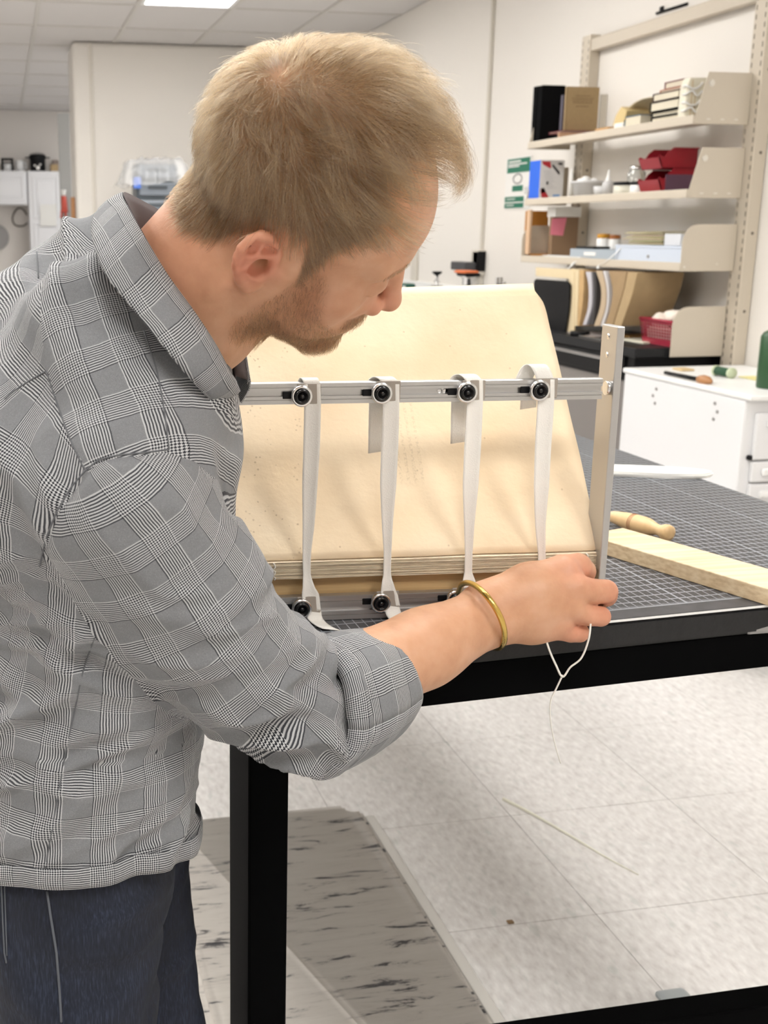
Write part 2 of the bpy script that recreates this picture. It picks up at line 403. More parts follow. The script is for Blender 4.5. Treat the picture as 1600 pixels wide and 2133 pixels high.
# grey steel door leaf standing open in the opening
x0 = at_y(122, 300, 10.6).x; x1 = at_y(146, 300, 10.6).x
bm = bmesh.new(); box(bm, x0, x1, 10.6, 10.66, 0, at_y(130, 236, 10.6).z, 0.004); door = struct(link('door_1', bm, mat('grey_door', (0.42, 0.43, 0.43), 0.45)))
q = at_y(137, 300, 10.59); 
q = at_y(133, 425, 10.58)
t = thing('red_glove', 'red and white rubber glove hanging on the grey door', 'glove', q)
bm = bmesh.new(); cyl(bm, (0, 0, .07), (0.005, 0, -.07), .022, .03, 10); cyl(bm, (-.02, 0, -.05), (-.03, 0, -.12), .010, .008, 8); cyl(bm, (.012, 0, -.05), (.012, 0, -.13), .010, .008, 8); link('glove', bm, mat('red_rubber', (0.62, 0.10, 0.07), 0.5), t)
bm = bmesh.new(); cyl(bm, (0, 0, .07), (0, 0, .12), .024, .024, 10); link('cuff', bm, m_whitep, t)
q = at_y(150, 432, 9.62); bm = bmesh.new(); box(bm, .566, .5995, 9.60, 9.66, q.z - .12, q.z + .08, 0.008)
tag(link('wooden_paddle', bm, mat('orange_wood', (0.50, 0.25, 0.11), 0.5)), 'orange wooden paddle hung on the side of the wall end', 'paddle')

# grey drawer box under a clear plastic bag, on a tall cabinet before the back wall
BY = 8.7
p0, p1 = at_y(283, 340, BY), at_y(372, 450, BY)
t = thing('drawer_box', 'grey three-drawer box wrapped in clear plastic, behind the neck', 'box', ((p0.x + p1.x) / 2, BY, p1.z))
w, h = (p1.x - p0.x) / 2, p0.z - p1.z
m_gb = mat('blue_grey_plastic', (0.22, 0.25, 0.29), 0.35); m_gb2 = mat('blue_grey_dark', (0.07, 0.085, 0.10), 0.4)
bm = bmesh.new(); box(bm, -w, w, 0, .30, 0, h, .012); link('body', bm, m_gb2, t)
for k in range(3):
    bm = bmesh.new(); box(bm, -w + .02, w - .02, -.02, .0, h * (k / 3) + .02, h * ((k + 1) / 3) - .012, .01); dr = link('drawer', bm, m_gb, t)
    bm = bmesh.new(); box(bm, -.07, .07, -.035, -.02, h * (k / 3) + .07, h * (k / 3) + .09, .005); link('handle', bm, m_gb2, dr)
def film_mat():
    m = bpy.data.materials.new('clear_film'); N, Lk = nodes_of(m); b = N['Principled BSDF']
    b.inputs['Base Color'].default_value = (0.92, 0.93, 0.95, 1); b.inputs['Roughness'].default_value = 0.12; b.inputs['Alpha'].default_value = 0.30
    return m
m_film = film_mat()
bm = bmesh.new(); bmesh.ops.create_grid(bm, x_segments=26, y_segments=26, size=0.5)
for v in bm.verts:
    u, vv = v.co.x + .5, v.co.y + .5
    edge = max(abs(v.co.x), abs(v.co.y)) * 2
    x = v.co.x * (2 * w + .22); 
    z = h + .03 - max(0, edge - .72) ** 1.0 * 1.6 * (h + .02) if v.co.y < 0 or True else 0
    v.co = Vector((x, .15 + v.co.y * .50, max(.0, z))) + Vector(mnoise.noise_vector(Vector((u * 9, vv * 9, 1)))) * .035
    v.co.z = max(0.004, v.co.z)
    if v.co.z < h + .01 and abs(v.co.x) < w + .02 and -.03 < v.co.y < .33: v.co.z = h + .02
tag(link('plastic_bag', bm, m_film, smooth=True), 'crumpled clear plastic bag draped over the grey drawer box', 'bag').location = t.location
q = at_y(286, 381, BY - .07); bm = bmesh.new(); box(bm, q.x - .028, q.x + .028, q.y, q.y + .012, q.z - .04, q.z + .04, .006)
tag(link('blue_tag', bm, mat('blue_tag', (0.10, 0.22, 0.72), 0.4)), 'bright blue tag on the plastic wrapped drawer box', 'tag')
bm = bmesh.new(); box(bm, p0.x - .12, p1.x + .25, BY - .05, BY + .6, 0, p1.z, .01); c_ = link('tall_cabinet', bm, m_white)
tag(c_, 'tall white cabinet behind the man, under the plastic wrapped drawer box', 'cabinet')
bx('door', m_white, c_, p0.x - .11, (p0.x + p1.x) / 2 + .06, BY - .072, BY - .05, .08, p1.z - .02, .004)
bx('door', m_white, c_, (p0.x + p1.x) / 2 + .07, p1.x + .24, BY - .072, BY - .05, .08, p1.z - .02, .004)

# ------------------------------------------------------------------ right wall: cable conduit, poster, shelving
def adopt(o, t): o.parent = t; o.matrix_parent_inverse = t.matrix_basis.inverted(); return o
def W_(name, bm, m, t, smooth=False): return adopt(link(name, bm, m, smooth=smooth), t)      # mesh in room coordinates under an Empty
def wb(name, m, t, x0, x1, y0, y1, z0, z1, bevel=0.002, seg=2):
    bm = bmesh.new(); box(bm, x0, x1, y0, y1, z0, z1, bevel, seg); return W_(name, bm, m, t)

m_rac = mat('raceway_beige', (0.64, 0.60, 0.53), 0.45)
q = at_x(1006, 517, WX); CYY = q.y
t = thing('wall_conduit', 'beige cable conduit running down the wall to a beige outlet box', 'conduit', (WX, CYY, 1.1))
wb('raceway', m_rac, t, WX - .018, WX - .0005, CYY - .012, CYY + .012, 1.26, CEIL - .01, .003)
wb('outlet_box', m_rac, t, WX - .05, WX - .0005, CYY - .05, CYY + .05, 1.12, 1.262, .006)
wb('lower_raceway', m_rac, t, WX - .02, WX - .0005, CYY - .03, CYY + .03, .95, 1.12, .004)
# poster
PX_ = WX - .003
c = [at_x(1056, 330, PX_), at_x(1109, 322, PX_), at_x(1103, 434, PX_), at_x(1053, 439, PX_)]
m_green = mat('poster_green', (0.012, 0.16, 0.095), 0.5)
ps = flat('safety_poster', [(PX_, c[0].y, c[0].z), (PX_, c[1].y, c[0].z), (PX_, c[1].y, c[2].z), (PX_, c[0].y, c[2].z)], m_paper, thick=.001)
tag(ps, 'white and green instruction poster taped to the wall left of the shelves', 'poster')
def pq(u, v): return Vector((PX_ - .002, c[0].y + (c[1].y - c[0].y) * u, c[0].z + (c[2].z - c[0].z) * v))
def prect(name, u0, u1, v0, v1, m, dx=0.0):
    q = [pq(u0, v0), pq(u1, v0), pq(u1, v1), pq(u0, v1)]
    return flat(name, [p - Vector((dx, 0, 0)) for p in q], m, ps, .0006)
prect('green_band', .06, .95, .03, .30, m_green); prect('green_band', .02, .78, .76, .98, m_green); prect('green_card', .30, .72, .55, .66, m_green)
for (u0, u1, v0, v1) in ((.12, .60, .07, .10), (.10, .84, .125, .15), (.10, .55, .165, .19), (.02, .78, .865, .885), (.10, .45, .80, .815), (.10, .40, .92, .935)):
    prect('print_line', u0, u1, v0, v1, m_paper, .0012)
for k in range(4): prect('print_line', .80, .94, .60 + k * .035, .612 + k * .035, mat('poster_grey', (.3, .3, .3), .6) if k == 0 else bpy.data.materials['poster_grey'], .0006)
bm = bmesh.new(); tube(bm, [pq(.50 + .17 * math.cos(a), .42 + .09 * math.sin(a)) for a in np.linspace(0, 2 * math.pi, 22)], .004, 6); link('loop_drawing', bm, bpy.data.materials['poster_grey'], ps)

# slotted uprights and top rail
SY0, SY1, SXF, SXB = 3.90, 5.245, 2.43, 2.645
t = thing('shelving_uprights', 'cream slotted wall uprights with a top cross rail carrying the shelves', 'shelving', (2.67, 4.5, 0.6))
def upright(y0, y1, ztop):
    u = wb('upright', m_cream, t, 2.648, 2.698, y0, y1, .55, ztop, .003)
    bm = bmesh.new(); z = .62
    while z < ztop - .03:
        box(bm, 2.6472, 2.6484, y0 + .010, y0 + .015, z, z + .017); box(bm, 2.6472, 2.6484, y1 - .015, y1 - .010, z, z + .017); z += .032
    link('slot', bm, m_cream_d, u)['kind'] = 'stuff'
    bm = bmesh.new()
    for z in (1.25, 1.55, 1.85, 2.15): cyl(bm, (2.6478, (y0 + y1) / 2, z), (2.6470, (y0 + y1) / 2, z), .005, seg=8)
    bm.free()
    for z in (1.08, 1.36, 1.64, 1.92): bm2 = bmesh.new(); cyl(bm2, (2.675, y0 - .0006, z), (2.675, y0 + .001, z), .006, seg=10); link('hole', bm2, m_cream_d, u)
upright(3.848, 3.925, 2.75); upright(5.125, 5.205, at_x(1217, 76, 2.65).z)
za, zb = at_x(1232, 104, 2.65).z, at_x(1232, 84, 2.65).z
wb('top_rail', m_cream, t, 2.652, 2.690, 3.925, 5.125, za - .004, za + .05, .004)

def shelf(zb_, lab, style, deckm=m_cream, lip=.030):
    t = thing('wall_shelf', lab, 'shelf', (SXB, (SY0 + SY1) / 2, zb_))
    wb('deck', deckm, t, SXF + .004, SXB, SY0, SY1, zb_ + lip - .010, zb_ + lip, .0015)
    wb('front_lip', m_cream, t, SXF - .002, SXF + .008, SY0, SY1, zb_, zb_ + lip + .001, .003)
    for y in (SY0 - .004, SY1 + .001):
        h = .175 if style == 'slant' else .168
        bm = bmesh.new()
        if style == 'slant': poly = [(0, 0), (SXB - SXF, 0), (SXB - SXF, h), (.045, h)]
        else:
            poly = [(0, 0), (SXB - SXF, 0), (SXB - SXF, h), (.055, h), (.033, h - .006), (.015, h - .020), (.004, h - .042), (0, h - .065)]
        prism(bm, poly, axes((SXF, y, zb_), (1, 0, 0), (0, 0, 1)), -.005 if y < 4.5 else -.005, bevel=.0012)
        e = W_('end_panel', bm, m_cream, t)
        if y < 4.5:
            bm = bmesh.new()
            if style == 'slant':
                cyl(bm, (SXF + .058, y - .0003, zb_ + .138), (SXF + .058, y - .004, zb_ + .138), .012, .010, 18)
                for dx in (.05, .105, .16): box(bm, SXF + dx, SXF + dx + .014, y - .0012, y, zb_ + .014, zb_ + .019)
            else:
                cyl(bm, (SXF + .014, y - .0003, zb_ + .016), (SXF + .014, y - .002, zb_ + .016), .004, seg=10); cyl(bm, (SXF + .145, y - .0003, zb_ + .026), (SXF + .145, y - .002, zb_ + .026), .003, seg=10)
            adopt(link('stud', bm, m_trim), t)
    return zb_ + lip
Z1 = shelf(1.738, 'cream steel shelf at the top, carrying books', 'slant')
Z2 = shelf(1.484, 'cream steel shelf in the middle, carrying red bins and jars', 'slant')
Z3 = shelf(1.2245, 'cream steel shelf with rounded ends, carrying paper boxes', 'round')

# ---- things on the shelves: a box from its three pixel edges (room-facing side, near corner, camera-facing side)
def sbox(pl, pm, pr, pt, Xf):
    c = at_x(pm, pt, Xf); yf = at_x(pl, pt, Xf).y; xr = at_y(pr, pt, c.y).x
    return Xf, max(Xf + .004, xr), c.y, max(c.y + .004, yf), c.z
def sthing(name, lab, cat, dims, zb_, m, bevel=.002, group=None):
    x0, x1, y0, y1, z1 = dims
    bm = bmesh.new(); box(bm, x0, x1, y0, y1, zb_, z1, bevel); return tag(link(name, bm, m), lab, cat, group)
def book(name, lab, dims, zb_, mcover, mpages=None, spine='x', group=None):
    """a closed book standing or lying: cover boards round a page block; spine on the room side ('x') or the near side ('y')."""
    x0, x1, y0, y1, z1 = dims
    t = thing(name, lab, 'book', ((x0 + x1) / 2, (y0 + y1) / 2, zb_), group=group)
    e = .003
    bm = bmesh.new()
    if spine == 'x':
        box(bm, x0, x1, y0, y0 + e, zb_, z1, .0008); box(bm, x0, x1, y1 - e, y1, zb_, z1, .0008); box(bm, x0, x0 + e, y0, y1, zb_, z1, .0008)
        W_('cover', bm, mcover, t); wb('page_block', mpages or m_pages, t, x0 + e, x1 - .004, y0 + e, y1 - e, zb_ + .003, z1 - .003, .001)
    else:   # lying flat, fore-edge towards the room
        box(bm, x0, x1, y0, y1, zb_, zb_ + e, .0008); box(bm, x0, x1, y0, y1, z1 - e, z1, .0008); box(bm, x0, x1, y1 - e, y1, zb_, z1, .0008)
        W_('cover', bm, mcover, t); wb('page_block', mpages or m_pages, t, x0 + .004, x1 - .003, y0 + .004, y1 - e, zb_ + e, z1 - e, .001)
    return t
m_pages = mat('page_edges', (0.72, 0.66, 0.52), 0.85, bump=.4, bscale=300, stretch=(1, 1, 14))
m_bk = mat('black_cloth', (0.0045, 0.0045, 0.005), 0.85, spec=.05)
m_tan = mat('tan_cloth', (0.33, 0.23, 0.115), 0.7, var=.12, scale=90)
m_plum = mat('plum_cloth', (0.10, 0.09, 0.12), 0.7)
m_red = mat('dark_red_cloth', (0.16, 0.018, 0.03), 0.6)
m_vell = mat('vellum_roll', (0.66, 0.57, 0.39), 0.5, var=.08, scale=30)
m_wood_p = mat('pink_wood', (0.45, 0.27, 0.17), 0.6, var=.15, scale=30, stretch=(1, .15, 1))
m_blu = mat('slate_blue', (0.10, 0.16, 0.22), 0.5)

book('book', 'tall black cloth book at the left end of the top shelf', sbox(1112, 1120, 1166, 179, 2.455), Z1, m_bk)
book('book', 'tall black cloth book just right of the end one on the top shelf', sbox(1121, 1131, 1179, 177, 2.457), Z1, m_bk)
book('book', 'thin grey book squeezed between the black and the tan books', sbox(1169, 1174, 1181, 197, 2.500), Z1, m_plum)
d_ = sbox(1178, 1182, 1250, 180, 2.495)
tb = book('book', 'tan cloth book standing with its lettered front cover to the camera', d_, Z1, m_tan)
bm = bmesh.new(); rr = random.Random(3)
for k, (wd_, zz) in enumerate(((.45, .82), (.66, .77), (.62, .73), (.58, .69), (.40, .62))):
    cx_ = (d_[0] + d_[1]) / 2; L = (d_[1] - d_[0]) * wd_; z = Z1 + (d_[4] - Z1) * zz; x = cx_ - L / 2
    while x < cx_ + L / 2:
        wl = rr.uniform(.004, .011); box(bm, x, min(x + wl, cx_ + L / 2), d_[2] - .0004, d_[2] + .0004, z, z + .0035); x += wl + .003
W_('cover_lettering', bm, mat('faded_ink', (.15, .09, .04), .7), tb)['kind'] = 'stuff'
book('book', 'pale grey book standing behind the tan book', sbox(1250, 1252, 1266, 196, 2.555), Z1, mat('pale_cloth', (.58, .54, .47), .7))
wz = at_x(1168, 272, 2.440).z
sthing('wooden_block', 'pinkish wooden block at the shelf edge before the black books', 'block', sbox(1162, 1165, 1216, 274, 2.436)[:4] + (Z1 + .022,), Z1, m_wood_p)
x0, x1, y0, y1, _ = sbox(1165, 1170, 1246, 266, 2.450)
book('book', 'thin dark red book lying on the wooden block', (x0, x1 - .01, y0, y1 + .10, Z1 + .032), Z1 + .0225, m_red, spine='y')
q = at_x(1262, 262, 2.50); sthing('wooden_block', 'small orange wood piece beside the curled vellum', 'block', (2.50, 2.58, q.y - .02, q.y + .09, Z1 + .022), Z1, mat('orange_wood2', (.50, .29, .12), .6))
# curled vellum roll
t = thing('vellum_roll', 'cream curled vellum cover leaning against the stack of books', 'vellum', at_x(1310, 262, 2.50))
pts = [at_x(1283, 258, 2.47), at_x(1300, 232, 2.50), at_x(1330, 216, 2.53), at_x(1364, 203, 2.55)]
bm = bmesh.new(); prev = None
for i, u in enumerate(np.linspace(0, 1, 15)):
    pc = at_x(1281 + 78 * u, 256 - 42 * u - 26 * math.sin(u * 2.6) * .75, 2.455 + .05 * u)
    row = [bm.verts.new(pc + Vector((.13 * v, -.01 * v, .008 * math.sin(v * 3)))) for v in np.linspace(0, 1, 7)]
    if prev:
        for k in range(6): bm.faces.new((prev[k], prev[k + 1], row[k + 1], row[k])).smooth = True
    prev = row
bm.normal_update(); bmesh.ops.solidify(bm, geom=bm.faces[:], thickness=.002); W_('sheet', bm, m_vell, t)
bm = bmesh.new(); pl_ = [at_x(x, y, 2.452) for x, y in ((1276, 262), (1283, 240), (1294, 222), (1306, 230), (1302, 248), (1296, 263))]
T_ = axes((2.452, 0, 0), (0, -1, 0), (0, 0, 1)); prism(bm, [(-p.y, p.z) for p in pl_], T_, -.10, bevel=.001); W_('curled_edge', bm, mat('vellum_edge', (.60, .46, .22), .6), t)
bm = bmesh.new(); qa, qb = at_x(1279, 262, 2.447), at_x(1298, 252, 2.447); box(bm, 2.447, 2.53, qb.y, qa.y, Z1, Z1 + .020, .003); tag(link('folded_paper', bm, m_paper), 'small folded cream paper under the curled vellum', 'paper')
# low books and the stack
book('book', 'slate blue book lying under the vellum and the stack of books', sbox(1313, 1316, 1345, 243, 2.452)[:2] + (4.30, 4.42) + (Z1 + .040,), Z1, m_blu, spine='y')
book('book', 'thin black book lying at the bottom right of the stack', (2.475, 2.60, 4.08, 4.26, Z1 + .022), Z1, m_bk, spine='y')
zs = [Z1 + .0225]
yn, yf = at_x(1414, 225, 2.475).y, at_x(1357, 225, 2.475).y
for k, (h, dx, lab, mm, pr_) in enumerate(((.018, .01, 'thin dark book low in the book stack on the top shelf', m_bk, 0), (.036, .0, 'thick black bound book with cream fore-edge, middle of the stack', m_bk, .0), (.030, .003, 'dark maroon bound book lying third in the stack', mat('maroon', (.05, .014, .014), .5), .01), (.012, .02, 'thin salmon book on the maroon one in the stack', mat('salmon', (.55, .28, .18), .6), .03), (.026, .03, 'small dark red book on top of the book stack', m_red, .045))):
    book('book', lab, (2.468 + dx, 2.60 - dx * .3, yn + pr_ * .6, yf - pr_ * .9, zs[-1] + h), zs[-1] + .0004, mm, spine='y'); zs.append(zs[-1] + h + .0006)
# white sewn model with raised cords
t = thing('sewn_model', 'white sewn book model with raised cords beside the shelf end', 'book', at_x(1430, 245, 2.47))
c0 = at_x(1427, 240, 2.462); zt = at_x(1432, 160, 2.462).z; yfar = at_x(1417, 240, 2.462).y; xr = at_y(1475, 240, c0.y).x
m_iv = mat('ivory_cloth', (.74, .70, .58), .8, bump=.4, bscale=120)
bm = bmesh.new(); prism(bm, [(0, 0), (xr - 2.462, 0), (xr - 2.462 + .01, zt - Z1), (.012, zt - Z1 - .003), (.002, zt - Z1 - .03)], axes((2.462, c0.y, Z1), (1, 0, 0), (0, 0, 1)), -(yfar - c0.y) - .02, bevel=.003); W_('text_block', bm, m_iv, t)
bm = bmesh.new()
for k in range(4):
    z = Z1 + (zt - Z1) * (.18 + .2 * k); tube(bm, catmull([(2.464, c0.y + .03, z), (2.458, c0.y, z), (2.48, c0.y - .006, z + .01 * (-1) ** k), (2.50, c0.y - .008, z - .006), (2.52, c0.y - .005, z + .012)], 4), .004, 6)
W_('cord', bm, m_whitep, t)
bm = bmesh.new()
for (x, y0_, y1_) in ((2.478, .06, .92), (2.492, .05, .6)): box(bm, x, x + .006, c0.y - .003, c0.y, Z1 + (zt - Z1) * y0_, Z1 + (zt - Z1) * y1_, .001)
W_('lining_strip', bm, mat('ivory_shade', (.62, .52, .36), .8), t)

# ---- middle shelf
d_ = sbox(1105, 1127, 1177, 333, 2.45)
t = thing('product_box', 'white carton with blue side and red tool pictures on the middle shelf', 'box', (d_[0], d_[2], Z2))
bxo = wb('carton', mat('grey_white_card', (.66, .65, .65), .5), t, d_[0], d_[1], d_[2], d_[3], Z2, d_[4], .0015)
wb('blue_side', mat('box_blue', (.02, .13, .70), .5), t, d_[0] - .0006, d_[0] + .0004, d_[2] + .001, d_[3] - .001, Z2 + .001, d_[4] - .001, 0)
def bpos(u, v): return Vector((d_[0] + (d_[1] - d_[0]) * u, d_[2] - .0006, Z2 + (d_[4] - Z2) * v))
def bprint(name, poly, m):
    bm = bmesh.new(); f = bm.faces.new([bm.verts.new(bpos(u, v)) for u, v in poly]); bm.normal_update(); bmesh.ops.solidify(bm, geom=[f], thickness=.0005); return W_(name, bm, m, t)
mr = mat('print_red', (.42, .02, .03), .5); mk = mat('print_dark', (.03, .025, .03), .5); mb2 = bpy.data.materials['box_blue']
bprint('red_print', [(.03, .97), (.40, .96), (.44, .80), (.40, .78), (.10, .88)], mr); bprint('black_print', [(.50, .90), (.80, .70), (.82, .62), (.76, .63), (.48, .84)], mk)
bprint('black_print', [(.72, .93), (.90, .93), (.90, .87), (.74, .88)], mk); bprint('red_print', [(.05, .22), (.18, .27), (.42, .02), (.12, .02)], mr); bprint('black_print', [(.06, .26), (.20, .28), (.28, .15), (.10, .14)], mk)
bprint('black_print', [(.28, .44), (.36, .45), (.36, .36), (.28, .36)], mk); bprint('blue_print', [(.58, .10), (.86, .11), (.86, .06), (.58, .05)], mat('print_pale_blue', (.15, .32, .62), .5))
bm = bmesh.new(); rr = random.Random(5)
for k in range(9):
    z = .72 - k * .055
    bm.faces.new([bm.verts.new(bpos(u, v)) for u, v in ((.14 + .02 * k, z), (.14 + .02 * k + rr.uniform(.25, .5), z), (.14 + .02 * k + .25, z - .012), (.14 + .02 * k, z - .012))])
W_('print_line', bm, mat('print_grey', (.42, .42, .44), .6), t)['kind'] = 'stuff'
def bottle(name, lab, px, pyt, X, prof, m, capm=None, capprof=None, cat='bottle', zb_=None):
    y = at_x(px, pyt, X).y; zt = at_x(px, pyt, X).z; zb_ = Z2 if zb_ is None else zb_; h = zt - zb_
    t = thing(name, lab, cat, (X, y, zb_))
    bm = bmesh.new(); lathe(bm, [(r, z * h) for r, z in prof], 24); link('body', bm, m, t)
    if capprof: bm = bmesh.new(); lathe(bm, [(r, z * h) for r, z in capprof], 20); link('cap', bm, capm, t)
    return t
m_clear = mat('frosted_plastic', (.72, .72, .72), .3); m_clear.node_tree.nodes['Principled BSDF'].inputs['Alpha'].default_value = .75
m_glass = mat('jar_glass', (.85, .88, .86), .05); m_glass.node_tree.nodes['Principled BSDF'].inputs['Transmission Weight'].default_value = .9
bottle('marker_pen', 'thin white pen standing behind the plastic tub', 1192, 350, 2.54, [(0, 0), (.008, 0), (.008, .8), (.005, .95), (0, 1)], m_whitep, cat='pen')
q = at_x(1207, 412, 2.475); ra = .075
t = thing('plastic_tub', 'white translucent plastic tub with a rim and things inside', 'tub', (2.50, q.y - .02, Z2))
ht = at_x(1207, 378, 2.475).z - Z2
bm = bmesh.new(); lathe(bm, [(0, 0), (.058, 0), (.066, ht * .85), (.074, ht * .86), (.075, ht), (.070, ht), (.062, ht * .8), (.055, .004), (0, .004)], 32); link('tub', bm, m_clear, t)
bm = bmesh.new()
for k in range(5): lathe(bm, [(0, 0), (.020, .008), (.024, .02), (.012, .034), (0, .036)], 10, Matrix.Translation((.03 * math.cos(k * 1.3), .03 * math.sin(k * 1.3), ht * .62 + .008 * (k % 2))))
link('contents', bm, m_whitep, t)
bottle('nozzle_bottle', 'small white squeeze bottle with a pointed nozzle', 1269, 353, 2.48, [(0, 0), (.022, 0), (.023, .40), (.020, .50), (.010, .56)], m_clear, m_whitep, [(.012, .54), (.012, .64), (.008, .68), (.003, 1), (0, 1)])
bottle('small_beaker', 'low clear plastic beaker between the tub and the nozzle bottle', 1252, 388, 2.47, [(0, 0), (.026, 0), (.030, 1), (.028, 1), (.024, .05), (0, .05)], m_clear, cat='beaker')
m_lab = mat('label_cream', (.68, .66, .56), .6)
bottle('jar', 'small jar with black lid and white label left of the red bins', 1303, 379, 2.47, [(0, 0), (.042, 0), (.044, .08), (.044, .68), (.040, .72)], m_lab, m_black, [(.045, .70), (.046, .74), (.046, .98), (.044, 1), (0, 1)], cat='jar')
bottle('jar', 'small jar with black lid half hidden behind the red bins', 1334, 378, 2.49, [(0, 0), (.036, 0), (.038, .08), (.038, .68), (.034, .72)], m_whitep, m_black, [(.039, .70), (.040, .74), (.040, .98), (.038, 1), (0, 1)], cat='jar')
bottle('glass_jar', 'taller clear glass jar standing behind the black lidded jars', 1328, 345, 2.575, [(0, 0), (.034, 0), (.036, .05), (.036, .75), (.028, .82), (.028, .9)], m_glass, m_steel, [(.029, .86), (.030, .88), (.030, .99), (0, 1)], cat='jar')
# red stacking bins
m_rp = mat('red_plastic', (.30, .010, .022), .32)
def bin_(lab, px0, px1, pyb, pyt, X, zb_, yn=None):
    """open-fronted hopper bin: its mouth faces the room."""
    y1, y0 = at_x(px0, pyb, X).y, (at_x(px1, pyb, X).y if yn is None else yn)
    zt = at_x(px0, pyt, X).z; h = zt - zb_; D = .145; w = .004
    t = thing('stacking_bin', lab, 'bin', (X, (y0 + y1) / 2, zb_), group=None)
    side = [(0, 0), (D, 0), (D, h), (.045, h), (.025, h * .80), (.010, h * .52), (-.012, h * .62), (-.018, h * .52)]
    for y in (y0, y1 - w):
        bm = bmesh.new(); prism(bm, side, axes((X, y, zb_), (1, 0, 0), (0, 0, 1)), -w); W_('side_wall', bm, m_rp, t)
    wb('bottom', m_rp, t, X, X + D, y0, y1, zb_, zb_ + w, .001); wb('back_wall', m_rp, t, X + D - w, X + D, y0, y1, zb_, zb_ + h, .001)
    bm = bmesh.new(); T_ = axes((0, y0, 0), (1, 0, 0), (0, 0, 1)); prism(bm, [(X, zb_), (X + w, zb_), (X - .012, zb_ + h * .52), (X - .018, zb_ + h * .52)], T_, -(y1 - y0)); W_('front_lip', bm, m_rp, t)
    wb('rim', m_rp, t, X + .045, X + D + .004, y0 - .004, y0 + .004, zb_ + h - .006, zb_ + h, .001)
    return t
hb = .078
tb1 = bin_('lower red plastic hopper bin with its label holder, on the middle shelf', 1335, 1378, 395, 355, 2.462, Z2)
tb2 = bin_('upper red plastic hopper bin stacked on the lower one', 1338, 1380, 340, 312, 2.462, Z2 + (at_x(1335, 355, 2.462).z - Z2) + .001)
y_ = at_x(1378, 390, 2.462).y
wb('card_pocket', mat('smoky_purple', (.12, .06, .10), .3), tb1, 2.475, 2.60, y_ - .003, y_ - .0005, Z2 + .004, Z2 + .062, .001)

# ---- third shelf
m_or = mat('orange_board', (.52, .22, .035), .55); m_brn = mat('brown_board', (.24, .15, .085), .65)
x0, x1, y0, y1, z1 = sbox(1098, 1105, 1158, 437, 2.44)
t = thing('wooden_box', 'open pale wooden box with orange inside standing on the third shelf', 'box', (x0, y0, Z3))
wb('side', mat('pale_birch', (.62, .42, .27), .6), t, x0, x0 + .012, y0, y1, Z3, z1, .001); wb('back', m_or, t, x0 + .012, x1, y0 + .07, y0 + .078, Z3, z1 - .004, .001); wb('side', m_or, t, x1 - .01, x1, y0, y1, Z3, z1 - .004, .001); wb('base', m_or, t, x0, x1, y0, y1, Z3, Z3 + .008, .001)
x0, x1, y0, y1, z1 = sbox(1142, 1150, 1196, 452, 2.50)
bd = sthing('board_offcut', 'brown board leaning behind the orange box, carrying a pink note', 'board', (2.50, x1 + .02, y0 - .01, y0 + .02, z1), Z3, m_brn)
flat('sticky_note', [at_y(1150, 455, y0 - .013), at_y(1181, 453, y0 - .013), at_y(1173, 491, y0 - .013), at_y(1146, 489, y0 - .013)], mat('pink_note', (.70, .20, .27), .7)); tag(bpy.data.objects['sticky_note'], 'pink sticky note on the brown board', 'note')
q = at_y(1172, 447, 4.98)
sthing('card_box', 'white card packet lying on top of the brown board', 'box', (2.50, x1 + .02, y0 - .03, y0 + .05, z1 + .045), z1 + .0005, m_paper)
bm = bmesh.new()
for k in range(4): box(bm, 2.44 + .004 * k, 2.52 - .006 * k, 4.72 - .03 * k, 5.02 + .02 * k, Z3 + .0015 * k, Z3 + .0015 * k + .001)
tag(link('paper_slips', bm, m_paper), 'loose cream paper slips at the left of the third shelf', 'paper', kind='stuff')
m_bg = mat('blue_grey_board', (.36, .41, .46), .6); m_pb = mat('pale_blue_board', (.56, .62, .72), .6)
x0, x1, y0, y1, z1 = sbox(1186, 1190, 1280, 518, 2.455)
y0 = at_x(1282, 520, 2.455).y; y1 = at_x(1188, 520, 2.455).y
cb = thing('document_box', 'blue grey document box with a white label on the third shelf', 'box', (2.455, y0, Z3)); zt_ = at_x(1230, 519, 2.455).z
wb('body', m_bg, cb, 2.455, 2.60, y0, y1, Z3, zt_, .001); wb('label', m_paper, cb, 2.4535, 2.4549, at_x(1240, 540, 2.455).y, at_x(1216, 540, 2.455).y, Z3 + .012, zt_ - .012, 0)
sthing('black_case', 'flat black case lying on the blue grey document box', 'case', (2.47, 2.55, at_x(1236, 515, 2.47).y, at_x(1199, 515, 2.47).y, zt_ + .010), zt_ + .0005, m_black, .004)
m_oc = mat('orange_cap', (.62, .30, .02), .4)
bottle('pill_bottle', 'white bottle with a yellow orange cap behind the document box', 1258, 487, 2.57, [(0, 0), (.028, 0), (.028, .80), (.020, .84)], m_whitep, m_oc, [(.026, .82), (.027, .84), (.027, .99), (0, 1)], zb_=Z3)
bottle('pill_bottle', 'second capped bottle in shade right of the yellow capped one', 1282, 489, 2.59, [(0, 0), (.026, 0), (.026, .80), (.018, .84)], m_whitep, mat('rust_cap', (.42, .14, .03), .4), [(.022, .82), (.023, .84), (.023, .99), (0, 1)], zb_=Z3)
y0, y1 = at_x(1418, 545, 2.452).y, at_x(1282, 525, 2.452).y; zt_ = at_x(1350, 511, 2.452).z
fb = thing('flat_box', 'pale blue flat archive box at the right of the third shelf', 'box', (2.452, y0, Z3)); wb('body', m_pb, fb, 2.452, 2.61, y0, y1, Z3, zt_ - .004, .001)
wb('lid', m_pb, fb, 2.450, 2.612, y0 - .002, y1 + .002, zt_ - .010, zt_, .001)
